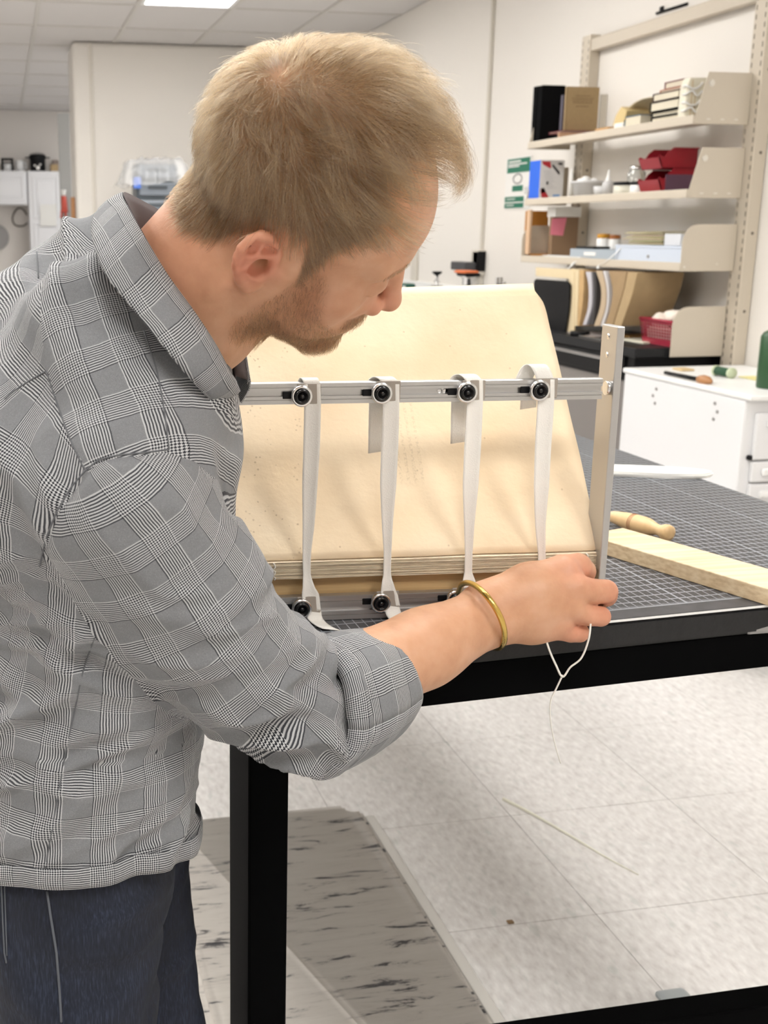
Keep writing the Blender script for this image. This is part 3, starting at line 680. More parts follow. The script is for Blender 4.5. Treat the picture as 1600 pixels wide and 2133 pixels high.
bm = bmesh.new(); cyl(bm, (2.4522, at_x(1350, 543, 2.452).y, Z3 + .018), (2.448, at_x(1350, 543, 2.452).y, Z3 + .018), .006, seg=12); W_('stud', bm, m_greymetal, fb)
t = thing('paper_stack', 'loose stack of yellowed folded papers on the pale blue box', 'papers', (2.50, at_x(1340, 505, 2.46).y, zt_))
rr = random.Random(11); zz = zt_ + .001
for k in range(12):
    ya, yb_ = at_x(1382 - rr.uniform(0, 8), 500, 2.46).y, at_x(1296 + rr.uniform(0, 18), 500, 2.46).y
    bm = bmesh.new(); h = .0042; bend = rr.uniform(-.0012, .0016)
    box(bm, 2.458 + rr.uniform(0, .02), 2.58, ya, yb_, zz, zz + h * .62, .0006, 1); 
    bmesh.ops.subdivide_edges(bm, edges=[e for e in bm.edges if abs((e.verts[0].co - e.verts[1].co).y) > .1], cuts=6)
    for v in bm.verts: v.co.z += bend * math.cos((v.co.y - ya) / (yb_ - ya) * 3.14) + abs(bend)
    W_('folded_sheet', bm, mat('yellowed_%d' % k, (.62 - .03 * (k % 4), .54 - .035 * (k % 3), .33 - .02 * (k % 4)), .8), t); zz += h
sthing('small_box', 'small white box with a brown end, right of the yellowed papers', 'box', (2.456, 2.53, at_x(1418, 500, 2.456).y, at_x(1384, 500, 2.456).y, at_x(1400, 487, 2.456).z), zt_ + .001, mat('small_box_white', (.62, .64, .68), .6), .002)
def strap(lab, pts, w, X0=2.44):
    P = [at_x(x, y, X) for x, y, X in pts]; P = catmull(P, 5)
    o = ribbon('paper_strap', P, [(0, -1, .25)] * len(P), [w] * len(P), .0012, m_whitep, cols=2); return tag(o, lab, 'strap')
strap('white strap drooping over the shelf lip before the blue grey box', [(1207, 535, 2.452), (1198, 545, 2.430), (1188, 556, 2.422), (1176, 566, 2.418)], .035)
strap('narrow white strap hanging over the shelf lip by the pale blue box', [(1296, 515, 2.455), (1280, 530, 2.44), (1262, 545, 2.425), (1247, 553, 2.422), (1246, 560, 2.42)], .016)

# ---- the desk below, its sorter, basket and clutter
DZ = at_x(1397, 726, 2.43).z
t = thing('wall_desk', 'black topped wall desk with drawers under the shelves', 'desk', (2.45, 4.9, 0))
wb('worktop', m_dark, t, 2.30, 2.694, 3.935, 6.05, DZ - .035, DZ, .003)
for y in (3.925, ):
    bm = bmesh.new(); h = .185; poly = [(0, 0), (SXB - SXF, 0), (SXB - SXF, h), (.055, h), (.033, h - .006), (.015, h - .020), (.004, h - .042), (0, h - .065)]
    prism(bm, poly, axes((SXF, y - .012, DZ - .032), (1, 0, 0), (0, 0, 1)), -.005, bevel=.0012); W_('end_panel', bm, m_cream, t)
wb('apron', m_black, t, 2.315, 2.69, 3.96, 6.03, DZ - .13, DZ - .036, .002)
for (a, b_) in ((4.02, 4.62), (4.66, 5.26), (5.30, 5.95)):
    dr = wb('drawer', m_black, t, 2.305, 2.314, a, b_, DZ - .115, DZ - .04, .002)
    bm = bmesh.new(); box(bm, 2.294, 2.305, a + .01, b_ - .01, DZ - .066, DZ - .052, .003); link('handle', bm, m_steel, dr)
m_gp = mat('warm_grey_panel', (.205, .185, .175), .5)
wb('side_cabinet', m_gp, t, 2.32, 2.69, 3.96, 4.86, .02, DZ - .131, .003); wb('side_cabinet', m_gp, t, 2.32, 2.69, 5.5, 6.03, .02, DZ - .131, .003)
wb('modesty_panel', m_gp, t, 2.66, 2.69, 4.87, 5.49, .02, DZ - .131, .002)
# red basket with white cotton
t = thing('plastic_basket', 'red openwork plastic basket filled with white cotton on the desk', 'basket', (2.45, at_x(1360, 720, 2.43).y, DZ))
by0, by1 = at_x(1400, 715, 2.44).y, at_x(1330, 715, 2.44).y; bh = at_x(1330, 662, 2.44).z - DZ; bx0, bx1 = 2.44, 2.56
m_rb = mat('red_basket_plastic', (.34, .018, .045), .35)
def wall_grid(bm, A, B, A2, B2, h0, h1, nx, nz):
    """a moulded openwork wall: bars between bottom edge AB and top edge A2B2."""
    for i in range(nx + 1):
        u = i / nx; tube(bm, [Vector(A).lerp(Vector(B), u), Vector(A2).lerp(Vector(B2), u)], .0022, 5)
    for k in range(nz + 1):
        v = k / nz; a = Vector(A).lerp(Vector(A2), v); b_ = Vector(B).lerp(Vector(B2), v); tube(bm, [a, b_], .003 if k in (0, nz) else .0022, 5)
bm = bmesh.new(); e = .012
lo = [(bx0 + e, by0 + e, DZ + .003), (bx0 + e, by1 - e, DZ + .003), (bx1 - e, by1 - e, DZ + .003), (bx1 - e, by0 + e, DZ + .003)]
hi = [(bx0, by0, DZ + bh), (bx0, by1, DZ + bh), (bx1, by1, DZ + bh), (bx1, by0, DZ + bh)]
for k in range(4): wall_grid(bm, lo[k], lo[(k + 1) % 4], hi[k], hi[(k + 1) % 4], 0, 1, 12 if k % 2 == 0 else 7, 8)
W_('openwork_wall', bm, m_rb, t)
bm = bmesh.new(); tube(bm, [Vector(h) for h in hi] + [Vector(hi[0])], .0065, 8); W_('rim', bm, m_rb, t)
bm = bmesh.new()
for k in range(4):
    a, b_, c2, d2 = [Vector(v) for v in (lo[k], lo[(k + 1) % 4], hi[(k + 1) % 4], hi[k])]
    for (v0, v1) in ((0, .22), (.88, 1.0)):
        f = bm.faces.new([bm.verts.new(p) for p in (a.lerp(d2, v0), b_.lerp(c2, v0), b_.lerp(c2, v1), a.lerp(d2, v1))])
bm.normal_update(); bmesh.ops.solidify(bm, geom=bm.faces[:], thickness=.002); W_('band', bm, m_rb, t)
wb('base', m_rb, t, bx0 + e, bx1 - e, by0 + e, by1 - e, DZ + .001, DZ + .005, .001)
m_cot = mat('cotton', (.80, .72, .64), .95, bump=.6, bscale=150); rr = random.Random(2)
for k in range(10):
    x, y = rr.uniform(bx0 + .035, bx1 - .035), by0 + .045 + (by1 - by0 - .09) * (k / 9)
    bm = bmesh.new(); bmesh.ops.create_icosphere(bm, subdivisions=3, radius=rr.uniform(.026, .034))
    for v in bm.verts: v.co = Vector((v.co.x, v.co.y * 1.25, v.co.z * .8)) * (1 + .22 * mnoise.noise(v.co * 38 + Vector((k * 5, 0, 0))))
    o = link('cotton_ball', bm, m_cot, smooth=True); o.location = (x, y, DZ + bh + rr.uniform(-.012, .008) + (.012 if k < 5 else 0)); tag(o, 'white cotton ball heaped in the red basket', 'cotton', 'cotton balls in the red basket')
bm = bmesh.new(); box(bm, bx0 + .018, bx1 - .018, by0 + .02, by1 - .02, DZ + .006, DZ + bh - .03, .01); tag(link('cotton_filling', bm, m_cot), 'white cotton packed inside the red basket', 'cotton', kind='stuff')
# sorter of boards standing on the desk, curving away
def curved_board(lab, pts_l, pts_r, m, X=2.40, depth=.20, th=.006):
    """a bent board on edge: its front edge follows the pixels, it runs back towards the wall."""
    L = catmull([at_x(x, y, X) for x, y in pts_l], 4); R = catmull([at_x(x, y, X) for x, y in pts_r], 4)
    bm = bmesh.new(); n = min(len(L), len(R)); prev = None
    for i in range(n):
        row = [bm.verts.new(p) for p in (L[i], R[i], R[i] + Vector((depth, 0.0, 0)), L[i] + Vector((depth, 0.0, 0)))]
        if prev:
            for k in range(4): bm.faces.new((prev[k], prev[(k + 1) % 4], row[(k + 1) % 4], row[k])).smooth = False
        else: bm.faces.new(row[::-1])
        prev = row
    bm.faces.new(prev); o = link('mat_board', bm, m); return tag(o, lab, 'board')
bz = 679
curved_board('cream board framing the black panel, first in the upright sorter', [(1190, 560), (1190, 600), (1184, 640), (1179, bz)], [(1206, 562), (1205, 600), (1203, 640), (1202, bz)], mat('board_cream', (.68, .56, .36), .7))
curved_board('tan board right behind the cream one in the upright sorter', [(1207, 562), (1206, 600), (1204, 640), (1203, bz)], [(1216, 564), (1216, 600), (1212, 645), (1206, bz)], mat('board_tan', (.52, .34, .16), .7, var=.2, scale=25), X=2.40)
curved_board('white board bowed in the middle of the upright sorter', [(1220, 566), (1226, 595), (1225, 640), (1214, bz - 2)], [(1231, 566), (1233, 595), (1232, 640), (1221, bz - 2)], mat('board_white', (.52, .50, .53), .7), X=2.40)
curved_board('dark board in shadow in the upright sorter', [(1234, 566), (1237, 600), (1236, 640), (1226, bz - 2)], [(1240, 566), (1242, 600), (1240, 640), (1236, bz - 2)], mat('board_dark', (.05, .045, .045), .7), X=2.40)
curved_board('light tan bowed board fourth in the upright sorter', [(1241, 564), (1252, 600), (1250, 640), (1237, bz)], [(1254, 564), (1262, 600), (1261, 640), (1249, bz)], mat('board_buff', (.48, .37, .25), .7), X=2.40)
curved_board('white edged board beside the light tan one in the sorter', [(1256, 564), (1264, 600), (1263, 640), (1251, bz)], [(1262, 564), (1268, 600), (1267, 640), (1257, bz)], mat('board_white2', (.58, .56, .56), .7), X=2.40)
curved_board('brown board leaning at the right of the upright sorter', [(1268, 564), (1276, 605), (1271, 645), (1259, bz)], [(1306, 566), (1298, 605), (1286, 645), (1276, bz)], mat('board_brown', (.34, .23, .12), .7, var=.15, scale=20), X=2.40)
curved_board('dark brown board last in the upright sorter, leaning right', [(1308, 566), (1300, 605), (1288, 645), (1278, bz)], [(1328, 568), (1318, 610), (1306, 645), (1294, bz)], mat('board_brown2', (.42, .30, .16), .7, var=.15, scale=20), X=2.40)
# black panel with rounded corners in a cream frame
X_ = 2.385
def rounded(pts, r=.02, n=5): return pts
t = thing('black_board', 'black panel with rounded corners in a cream board, left of the sorter', 'panel', at_x(1150, 679, X_))
poly = [at_x(x, y, X_) for x, y in ((1110, 700), (1112, 590), (1113, 584), (1117, 581), (1181, 586), (1185, 589), (1187, 595), (1185, 640), (1176, 700))]
bm = bmesh.new(); prism(bm, [(-p.y, p.z) for p in poly], axes((X_, 0, 0), (0, -1, 0), (0, 0, 1)), -.006, bevel=.001); W_('screen', bm, m_black, t)
poly = [at_x(x, y, X_ + .012) for x, y in ((1116, 575), (1116, 557), (1190, 561), (1196, 566), (1196, 700), (1170, 700), (1185, 640), (1186, 580))]
bm = bmesh.new(); prism(bm, [(-p.y, p.z) for p in poly], axes((X_ + .012, 0, 0), (0, -1, 0), (0, 0, 1)), -.006, bevel=.001); W_('surround', bm, bpy.data.materials['board_cream'], t)
# clutter on the desk
rr = random.Random(9)
for k, (pxa, pxb, pyb, X, lab, col) in enumerate(((1190, 1245, 704, 2.40, 'white paper lying under the sorter on the black desk', (.66, .64, .62)), (1180, 1230, 712, 2.36, 'grey card on the black desk by the frame post', (.30, .26, .24)), (1288, 1340, 706, 2.42, 'cream paper sheet on the desk left of the red basket', (.66, .64, .52)), (1286, 1312, 692, 2.50, 'orange card on the desk behind the cream sheet', (.62, .36, .12)))):
    ya, yb_ = at_x(pxb, pyb, X).y, at_x(pxa, pyb, X).y
    bm = bmesh.new(); box(bm, X, X + .13, min(ya, yb_), max(ya, yb_), DZ, DZ + .003 + .002 * k, .001, 1); tag(link('paper_sheet', bm, mat('desk_paper_%d' % k, col, .8)), lab, 'paper')
q = at_x(1192, 726, 2.33); t = thing('tape_roll', 'black roll of tape lying on the desk edge', 'roll', (2.36, q.y, DZ)); bm = bmesh.new(); lathe(bm, [(.018, 0), (.04, 0), (.04, .018), (.018, .018), (.018, 0)], 24); link('roll', bm, m_black, t)
q = at_x(1222, 712, 2.33); bm = bmesh.new(); box(bm, 2.335, 2.35, q.y - .10, q.y + .10, DZ, DZ + .006, .002); tag(link('steel_ruler', bm, m_steel), 'short steel ruler on the black desk', 'ruler')
# black stool seen between book and frame post
q = at_z(1226, 895, .55)
t = thing('office_chair', 'black office chair whose back shows behind the frame post', 'chair', (1.62, 4.3, 0))
bm = bmesh.new(); box(bm, 1.40, 1.80, 4.1, 4.5, .46, .53, .03, 3); W_('seat', bm, m_black, t)
bm = bmesh.new(); box(bm, 1.395, 1.43, 4.12, 4.48, .58, .86, .015, 3); W_('backrest', bm, m_black, t)
bm = bmesh.new(); cyl(bm, (1.62, 4.3, .10), (1.62, 4.3, .46), .025); W_('column', bm, m_steel, t)
for k in range(5):
    a = k * 2 * math.pi / 5; bm = bmesh.new(); cyl(bm, (1.62, 4.3, .11), (1.62 + .26 * math.cos(a), 4.3 + .26 * math.sin(a), .07), .02, .014); cyl(bm, (1.62 + .25 * math.cos(a), 4.28 + .26 * math.sin(a), .03), (1.62 + .25 * math.cos(a), 4.32 + .26 * math.sin(a), .03), .03); W_('leg', bm, m_black, t)
bm = bmesh.new(); box(bm, 1.40, 1.42, 4.27, 4.33, .50, .62, .005); W_('back_bracket', bm, m_steel, t)

# ---- counter further along the wall with presses and tools
CZ = at_x(900, 640, 2.45).z - .01
t = thing('wall_counter', 'grey topped counter along the right wall behind the open book', 'counter', (2.4, 7.6, 0))
wb('worktop', mat('counter_grey', (.32, .33, .34), .35), t, 2.02, 2.698, 6.15, 9.40, CZ - .04, CZ, .004); wb('base', m_white, t, 2.08, 2.69, 6.2, 9.38, .02, CZ - .041, .004)
wb('backsplash', m_whitep, t, 2.67, 2.698, 6.15, 9.40, CZ, CZ + .12, .003)
q = at_x(908, 637, 2.45)
t = thing('nipping_press', 'small chrome press with a black T handle on the counter', 'press', (2.45, q.y, CZ)); k = at_x(908, 565, 2.45).z - CZ
bm = bmesh.new(); box(bm, -.055, .055, -.055, .055, 0, k * .10, .004); link('base', bm, m_black, t)
bm = bmesh.new(); 
for a in (-.036, .036): cyl(bm, (0, a, k * .1), (0, a, k * .62), .012, seg=14)
box(bm, -.02, .02, -.05, .05, k * .55, k * .66, .004); cyl(bm, (0, 0, k * .2), (0, 0, k * .95), .008); box(bm, -.03, .03, -.03, .03, k * .22, k * .27, .003); box(bm, -.008, .008, -.035, .035, k * .72, k * .76, .002); link('screw_and_posts', bm, m_steel, t)
bm = bmesh.new(); lathe(bm, [(0, k * .90), (.012, k * .90), (.03, k * .97), (.026, k), (0, k)], 16); link('handle', bm, m_black, t)
q = at_x(972, 635, 2.45); k = at_x(972, 560, 2.45).z - CZ
t = thing('power_tool', 'orange and black hand tool standing on a steel column', 'tool', (2.45, q.y, CZ))
bm = bmesh.new(); cyl(bm, (0, 0, 0), (0, 0, k * .62), .020, .018, 16); link('handle', bm, m_black, t)
bm = bmesh.new(); lathe(bm, [(.012, k * .60), (.03, k * .68), (.026, k * .78), (.04, k * .84), (.02, k * .88), (0, k * .88)], 16); link('chuck', bm, m_steel, t)
bm = bmesh.new(); box(bm, -.04, .05, -.065, .075, k * .84, k * .92, .012); link('body', bm, m_black, t)
bm = bmesh.new(); box(bm, -.045, .045, -.05, .10, k * .90, k * .97, .012); link('grip', bm, mat('tool_orange', (.70, .17, .05), .45), t)
q = at_x(985, 580, WX - .01); t = thing('wall_battery', 'black charger mounted on the wall beside the outlet box', 'charger', (WX, q.y, 1.1))
y0, y1 = at_x(992, 540, WX - .06).y, at_x(981, 540, WX - .06).y
wb('plate', m_black, t, WX - .05, WX - .001, y0, y1, at_x(985, 565, WX - .05).z, at_x(985, 523, WX - .05).z, .004); wb('battery', mat('charcoal', (.05, .05, .055), .4), t, WX - .12, WX - .05, y0 + .01, y1 + .16, at_x(975, 564, WX - .1).z, at_x(975, 546, WX - .1).z, .008)
# tool rack with spanners
q = at_x(1052, 632, 2.48); k = at_x(1052, 578, 2.48).z - CZ
t = thing('tool_block', 'red and grey tool block holding spanners on the counter', 'tool holder', (2.48, q.y, CZ))
bm = bmesh.new(); box(bm, -.05, .05, -.13, .05, 0, k * .58, .006); link('block', bm, mat('block_grey', (.22, .22, .23), .5), t)
bm = bmesh.new(); box(bm, -.056, -.05, -.11, .01, k * .08, k * .5, .004); link('red_face', bm, mat('block_red', (.40, .06, .07), .5), t)
bm = bmesh.new(); box(bm, -.059, -.056, -.08, -.045, k * .1, k * .4, .003); link('grey_face', bm, m_paper, t)
for (yy, hh) in ((.085, 1.0), (.045, .9), (-.02, .82), (-.06, .76)):
    bm = bmesh.new(); box(bm, -.008, .008, yy - .012, yy + .012, 0 if yy > .05 else k * .5, k * hh - .03, .003)
    for a in (-1, 1): box(bm, -.008, .008, yy + a * .022 - .008, yy + a * .022 + .008, k * hh - .035, k * hh, .003)
    box(bm, -.008, .008, yy - .026, yy + .026, k * hh - .05, k * hh - .03, .003); link('spanner', bm, m_steel, t)
q = at_x(848, 630, 2.40); k = at_x(848, 590, 2.40).z - CZ
t = thing('tape_dispenser', 'small dark green stand with angled arms on the counter, by the nose', 'stand', (2.40, q.y, CZ))
bm = bmesh.new(); tube(bm, [(0, 0, k * .55), (0, .10, .008)], .012, 8); tube(bm, [(0, 0, k * .55), (0, -.22, .008)], .010, 8); tube(bm, [(0, 0, k * .55), (-.06, -.04, .008)], .012, 8); link('leg', bm, m_greymetal, t)
bm = bmesh.new(); box(bm, -.03, .03, -.06, .05, k * .5, k, .008); link('head', bm, mat('dark_green', (.02, .10, .075), .4), t)
bm = bmesh.new(); box(bm, -.034, -.03, -.045, .0, k * .62, k * .9, .004); link('window', bm, m_paper, t)
q = at_x(1090, 630, 2.46); t = thing('taupe_knob', 'taupe rounded spool beside the black panel on the counter', 'spool', (2.46, 6.24, CZ)); bm = bmesh.new(); lathe(bm, [(0, 0), (.06, 0), (.062, .05), (.05, .075), (.02, .088), (0, .09)], 20); link('spool', bm, mat('taupe', (.30, .25, .19), .6), t)
bm = bmesh.new(); qa, qb = at_x(866, 540, WX - .004), at_x(858, 612, WX - .004); box(bm, WX - .02, WX - .001, qa.y - .05, qa.y + .05, qb.z, qa.z + .1, .004); tag(link('wall_switch_box', bm, m_rac), 'beige conduit box on the wall just beyond the nose', 'conduit')
# small strip fixture high on the wall
qa, qb = at_x(1368, 28, WX - .004), at_x(1432, 8, WX - .004)
bm = bmesh.new(); tube(bm, [qa, qb], .006, 6); box(bm, WX - .012, WX - .001, qa.y - .05, qa.y - .03, qa.z + .004, qa.z + .02, .003); tag(link('wire_hook', bm, m_black), 'thin black wire hook high on the wall above the shelving', 'hook')

# ------------------------------------------------------------------ white drawer cabinet on casters
KX0, KX1, KY0, KY1, KH = 2.205, 2.62, 3.12, 3.835, .885
t = thing('drawer_cabinet', 'white drawer cabinet on casters with bolt holes in its side', 'cabinet', ((KX0 + KX1) / 2, (KY0 + KY1) / 2, 0))
m_cabw = mat('cabinet_white', (.78, .78, .79), .32)
wb('body', m_cabw, t, KX0, KX1, KY0, KY1, .10, KH - .018, .006)
wb('top', m_whitep, t, KX0 - .004, WX - .012, KY0 - .03, KY1 + .01, KH - .018, KH, .006, 3)
for (x, y) in ((1368, 810), (1361, 824), (1365, 840), (1490, 840), (1495, 858), (1487, 873)):
    bm = bmesh.new(); q = at_x(x, y, KX0); cyl(bm, q + Vector((.001, 0, 0)), q - Vector((.003, 0, 0)), .0055, seg=10); W_('bolt', bm, m_greymetal, t)
def fz(py): return at_y(1590, py, KY0).z
fx0 = at_y(1568, 900, KY0).x
zs = [fz(858), fz(958), fz(1004), fz(1052), fz(1100), fz(1148)]
for a, b_ in zip(zs, zs[1:]):
    d = wb('drawer', m_cabw, t, fx0, KX1 - .02, KY0 - .016, KY0 - .0005, b_ + .004, a - .003, .004)
    bm = bmesh.new(); box(bm, fx0 + .03, KX1 - .05, KY0 - .030, KY0 - .016, a - .045, a - .022, .006); link('handle', bm, m_whitep, d)
bm = bmesh.new(); cyl(bm, (fx0 - .006, KY0 - .012, zs[1] + .01), (fx0 - .006, KY0 + .004, zs[1] + .01), .008, seg=12); W_('lock', bm, m_black, t)
for (x, y) in ((KX0 + .04, KY0 + .05), (KX1 - .04, KY0 + .05), (KX0 + .04, KY1 - .06), (KX1 - .04, KY1 - .06)):
    c = wb('caster', m_greymetal, t, x - .02, x + .02, y - .02, y + .02, .055, .10, .003)
    bm = bmesh.new(); cyl(bm, (x - .016, y, .032), (x + .016, y, .032), .032, seg=20); link('wheel', bm, mat('caster_wheel', (.40, .35, .22), .5) if 'caster_wheel' not in bpy.data.materials else bpy.data.materials['caster_wheel'], c)
# things on the cabinet
t = thing('awl', 'long black awl with a round wooden handle on the cabinet top edge', 'awl', at_z(1470, 790, KH + .01))
qa, qb, qc = at_z(1386, 776, KH + .008), at_z(1456, 790, KH + .010), at_z(1483, 795, KH + .010)
bm = bmesh.new(); cyl(bm, qa, qb, .006, .007, 10); W_('blade', bm, m_black, t)
T_, ln = frame_to(qb, qc); bm = bmesh.new(); lathe(bm, [(0, 0), (.012, 0), (.017, ln * .35), (.015, ln * .7), (.007, ln * .95), (0, ln)], 16, T_); W_('handle', bm, mat('awl_wood', (.42, .20, .08), .45), t)
qa, qb = at_z(1494, 772, KH + .018), at_z(1522, 777, KH + .018)
t = thing('thread_spool', 'dark green spool of thread on the white cabinet top', 'spool', (qa + qb) / 2); T_, ln = frame_to(qa, qb)
bm = bmesh.new(); lathe(bm, [(0, 0), (.015, 0), (.015, ln), (0, ln)], 18, T_); W_('thread', bm, mat('green_thread', (.015, .07, .03), .7), t)
bm = bmesh.new(); lathe(bm, [(0, -.008), (.018, -.008), (.018, 0), (0, 0)], 18, T_); lathe(bm, [(0, ln), (.018, ln), (.018, ln + .010), (0, ln + .010)], 18, T_); W_('flange', bm, mat('spool_end', (.55, .62, .42), .5), t)
qa, qb = at_z(1410, 772, KH), at_z(1440, 772, KH); bm = bmesh.new(); box(bm, qa.x, qb.x, qa.y - .03, qa.y + .03, KH + .0005, KH + .008, .002); tag(link('wood_strip', bm, mat('strip_wood', (.60, .45, .24), .6)), 'small pale wooden strip on the white cabinet top', 'strip')
qa = at_z(1577, 790, KH); bm = bmesh.new(); box(bm, qa.x - .03, qa.x + .03, qa.y - .05, qa.y + .06, KH + .0005, KH + .004, .001); tag(link('sticky_pad', bm, mat('yellow_pad', (.72, .66, .30), .7)), 'pale yellow note pad by the dark green bottle', 'note')
q = at_z(1605, 808, KH); zt_ = at_y(1605, 684, q.y).z
t = thing('green_bottle', 'dark green bottle at the right end of the white cabinet top', 'bottle', (q.x, q.y, KH))
bm = bmesh.new(); h = zt_ - KH; lathe(bm, [(0, 0), (.042, 0), (.044, .006), (.044, h * .86), (.036, h * .93), (.02, h * .98), (0, h)], 28); link('body', bm, mat('bottle_green', (.02, .075, .025), .35), t)
bm = bmesh.new(); lathe(bm, [(.018, h * .95), (.018, h + .03), (0, h + .03)], 18); link('cap', bm, m_black, t)

# ------------------------------------------------------------------ work table
TZ = .950; TXL, TXR = .235, 1.168
fa, fb_ = at_z(740, 1351, TZ), at_z(1580, 1267, TZ)
slope = (fb_.y - fa.y) / (fb_.x - fa.x)
def fy(x): return fa.y + slope * (x - fa.x)         # the front edge runs a little askew
TYB = 3.55
t = thing('work_table', 'black framed work table carrying the sewing frame and cutting mat', 'table', (.70, 2.2, 0))
def slab(name, m, x0, x1, off, yb, z0, z1, bevel=.003):
    bm = bmesh.new(); a = [(x0, fy(x0) + off), (x1, fy(x1) + off), (x1, yb), (x0, yb)]
    prism(bm, a, Matrix.Translation((0, 0, z0)), z1 - z0, bevel=bevel); return W_(name, bm, m, t)
m_top = mat('charcoal_laminate', (.016, .016, .017), .6, var=.35, scale=120, bump=.2, bscale=300, spec=.3)
slab('tabletop', m_top, TXL, TXR + .004, 0, TYB, TZ - .031, TZ, .003)
slab('front_rail', m_blackm, TXL + .006, TXR - .004, .006, None or (fy(.7) + .06), TZ - .077, TZ - .0312, .002)
wb('side_rail', m_blackm, t, TXL + .006, TXL + .046, fy(TXL) + .06, TYB - .05, TZ - .077, TZ - .0312, .002)
wb('side_rail', m_blackm, t, TXR - .050, TXR - .006, fy(TXR) + .06, TYB - .05, TZ - .077, TZ - .0312, .002)
q0, q1, q2 = at_y(478, 1800, 1.13), at_y(520, 1800, 1.13), at_y(599, 1800, 1.13)
LX0, LX1 = at_y(518, 1800, 1.12).x, at_y(600, 1800, 1.12).x
LY1 = at_x(478, 1800, LX0).y
def leg(x0, x1, y0, y1):
    l = wb('leg', m_blackm, t, x0, x1, y0, y1, 0.03, TZ - .077, .003)
    bm = bmesh.new(); cyl(bm, ((x0 + x1) / 2, (y0 + y1) / 2, .002), ((x0 + x1) / 2, (y0 + y1) / 2, .03), .022, seg=16); link('foot', bm, m_black, l)
leg(LX0, LX1, 1.12, LY1); leg(TXR - .075, TXR - .02, 1.12, LY1)
leg(LX0, LX1, TYB - .15, TYB - .05); leg(TXR - .075, TXR - .02, TYB - .15, TYB - .05)
zb_ = at_y(1450, 2105, 1.15).z
wb('lower_rail', m_blackm, t, LX1, TXR - .075, 1.14, 1.18, zb_ - .075, zb_, .003)
for z in (1960, 2075):
    bm = bmesh.new(); q = at_x(600, z, LX1); cyl(bm, (LX1 - .001, 1.15, q.z), (LX1 + .004, 1.15, q.z), .004, seg=8); W_('bolt_head', bm, m_steel, t)
# small clear bracket at the right end of the front rail
qx = at_y(1585, 1306, fy(1.0) - .002)
bm = bmesh.new(); box(bm, qx.x - .024, qx.x + .05, qx.y - .010, qx.y + .002, qx.z - .006, qx.z + .006, .005); W_('edge_bracket', bm, m_greymetal, t)
# a grey brake pedal on the floor behind the lower rail
q = at_z(1415, 2085, .03)
t2 = thing('brake_pedal', 'grey plastic caster brake pedal on the floor below the table', 'pedal', (q.x, q.y, 0))
bm = bmesh.new(); box(bm, -.030, .030, -.035, .035, .018, .034, .010, 3); link('pedal', bm, mat('pedal_grey', (.36, .39, .40), .35), t2)
bm = bmesh.new(); box(bm, .005, .07, -.07, -.015, .012, .030, .006); link('arm', bm, mat('pedal_arm', (.42, .44, .44), .35), t2)
bm = bmesh.new(); cyl(bm, (.0, -.02, .02), (.03, -.02, .02), .02, seg=18); link('wheel', bm, m_black, t2)

# cutting mat
def mat_grid():
    m = bpy.data.materials.new('cutting_mat_print'); N, Lk = nodes_of(m); b = N['Principled BSDF']
    geo = N.new('ShaderNodeNewGeometry'); sx = N.new('ShaderNodeSeparateXYZ'); Lk.new(geo.outputs['Position'], sx.inputs[0])
    PXG, PYG = .0107, .0182
    ox = at_z(1359, 1222, TZ).x; x = M_('SUBTRACT', N, Lk, sx.outputs['X'], ox)
    y = M_('SUBTRACT', N, Lk, M_('SUBTRACT', N, Lk, sx.outputs['Y'], M_('MULTIPLY', N, Lk, M_('SUBTRACT', N, Lk, sx.outputs['X'], fa.x), slope)), fa.y)
    def lines(v, p, w):
        f = M_('ABSOLUTE', N, Lk, M_('SUBTRACT', N, Lk, M_('FRACT', N, Lk, M_('ADD', N, Lk, M_('DIVIDE', N, Lk, v, p), 500.5)), .5))
        return M_('LESS_THAN', N, Lk, f, w / p / 2)
    yo = M_('SUBTRACT', N, Lk, y, .030)
    lx = lines(x, PXG, .0011); ly = lines(yo, PYG, .0021); bold = lines(x, PXG * 10, .0026)
    inside = M_('GREATER_THAN', N, Lk, y, .0285)
    g = M_('MULTIPLY', N, Lk, M_('MAXIMUM', N, Lk, M_('MAXIMUM', N, Lk, lx, ly), bold), inside)
    tick = M_('MULTIPLY', N, Lk, lines(x, PXG / 5, .0006), M_('MULTIPLY', N, Lk, inside, M_('LESS_THAN', N, Lk, y, .036)))
    border = M_('MULTIPLY', N, Lk, inside, M_('LESS_THAN', N, Lk, y, .0305))
    g = M_('MAXIMUM', N, Lk, M_('MAXIMUM', N, Lk, g, tick), border)
    n = N.new('ShaderNodeTexNoise'); n.inputs['Scale'].default_value = 60; Lk.new(geo.outputs['Position'], n.inputs['Vector'])
    base = ramp(N, Lk, n.outputs['Fac'], [(.3, (.040, .041, .045)), (.7, (.058, .058, .064))])
    mx = N.new('ShaderNodeMix'); mx.data_type = 'RGBA'; Lk.new(M_('MULTIPLY', N, Lk, g, .72), mx.inputs['Factor']); Lk.new(base, mx.inputs['A']); mx.inputs['B'].default_value = (.40, .43, .47, 1)
    Lk.new(mx.outputs['Result'], b.inputs['Base Color']); b.inputs['Roughness'].default_value = .42
    return m
cm = thing('cutting_mat', 'dark grey gridded cutting mat with white edge covering the table', 'mat', (.70, 2.2, TZ))
def slab2(name, m, x0, x1, off, yb, z0, z1, bevel):
    bm = bmesh.new(); prism(bm, [(x0, fy(x0) + off), (x1, fy(x1) + off), (x1, yb), (x0, yb)], Matrix.Translation((0, 0, z0)), z1 - z0, bevel=bevel); return W_(name, bm, m, cm)
slab2('white_core', m_whitep, TXL + .004, TXR, .0005, TYB - .02, TZ, TZ + .0026, .0)
slab2('printed_face', mat_grid(), TXL + .004, TXR, .0012, TYB - .02, TZ + .0026, TZ + .0034, .0)
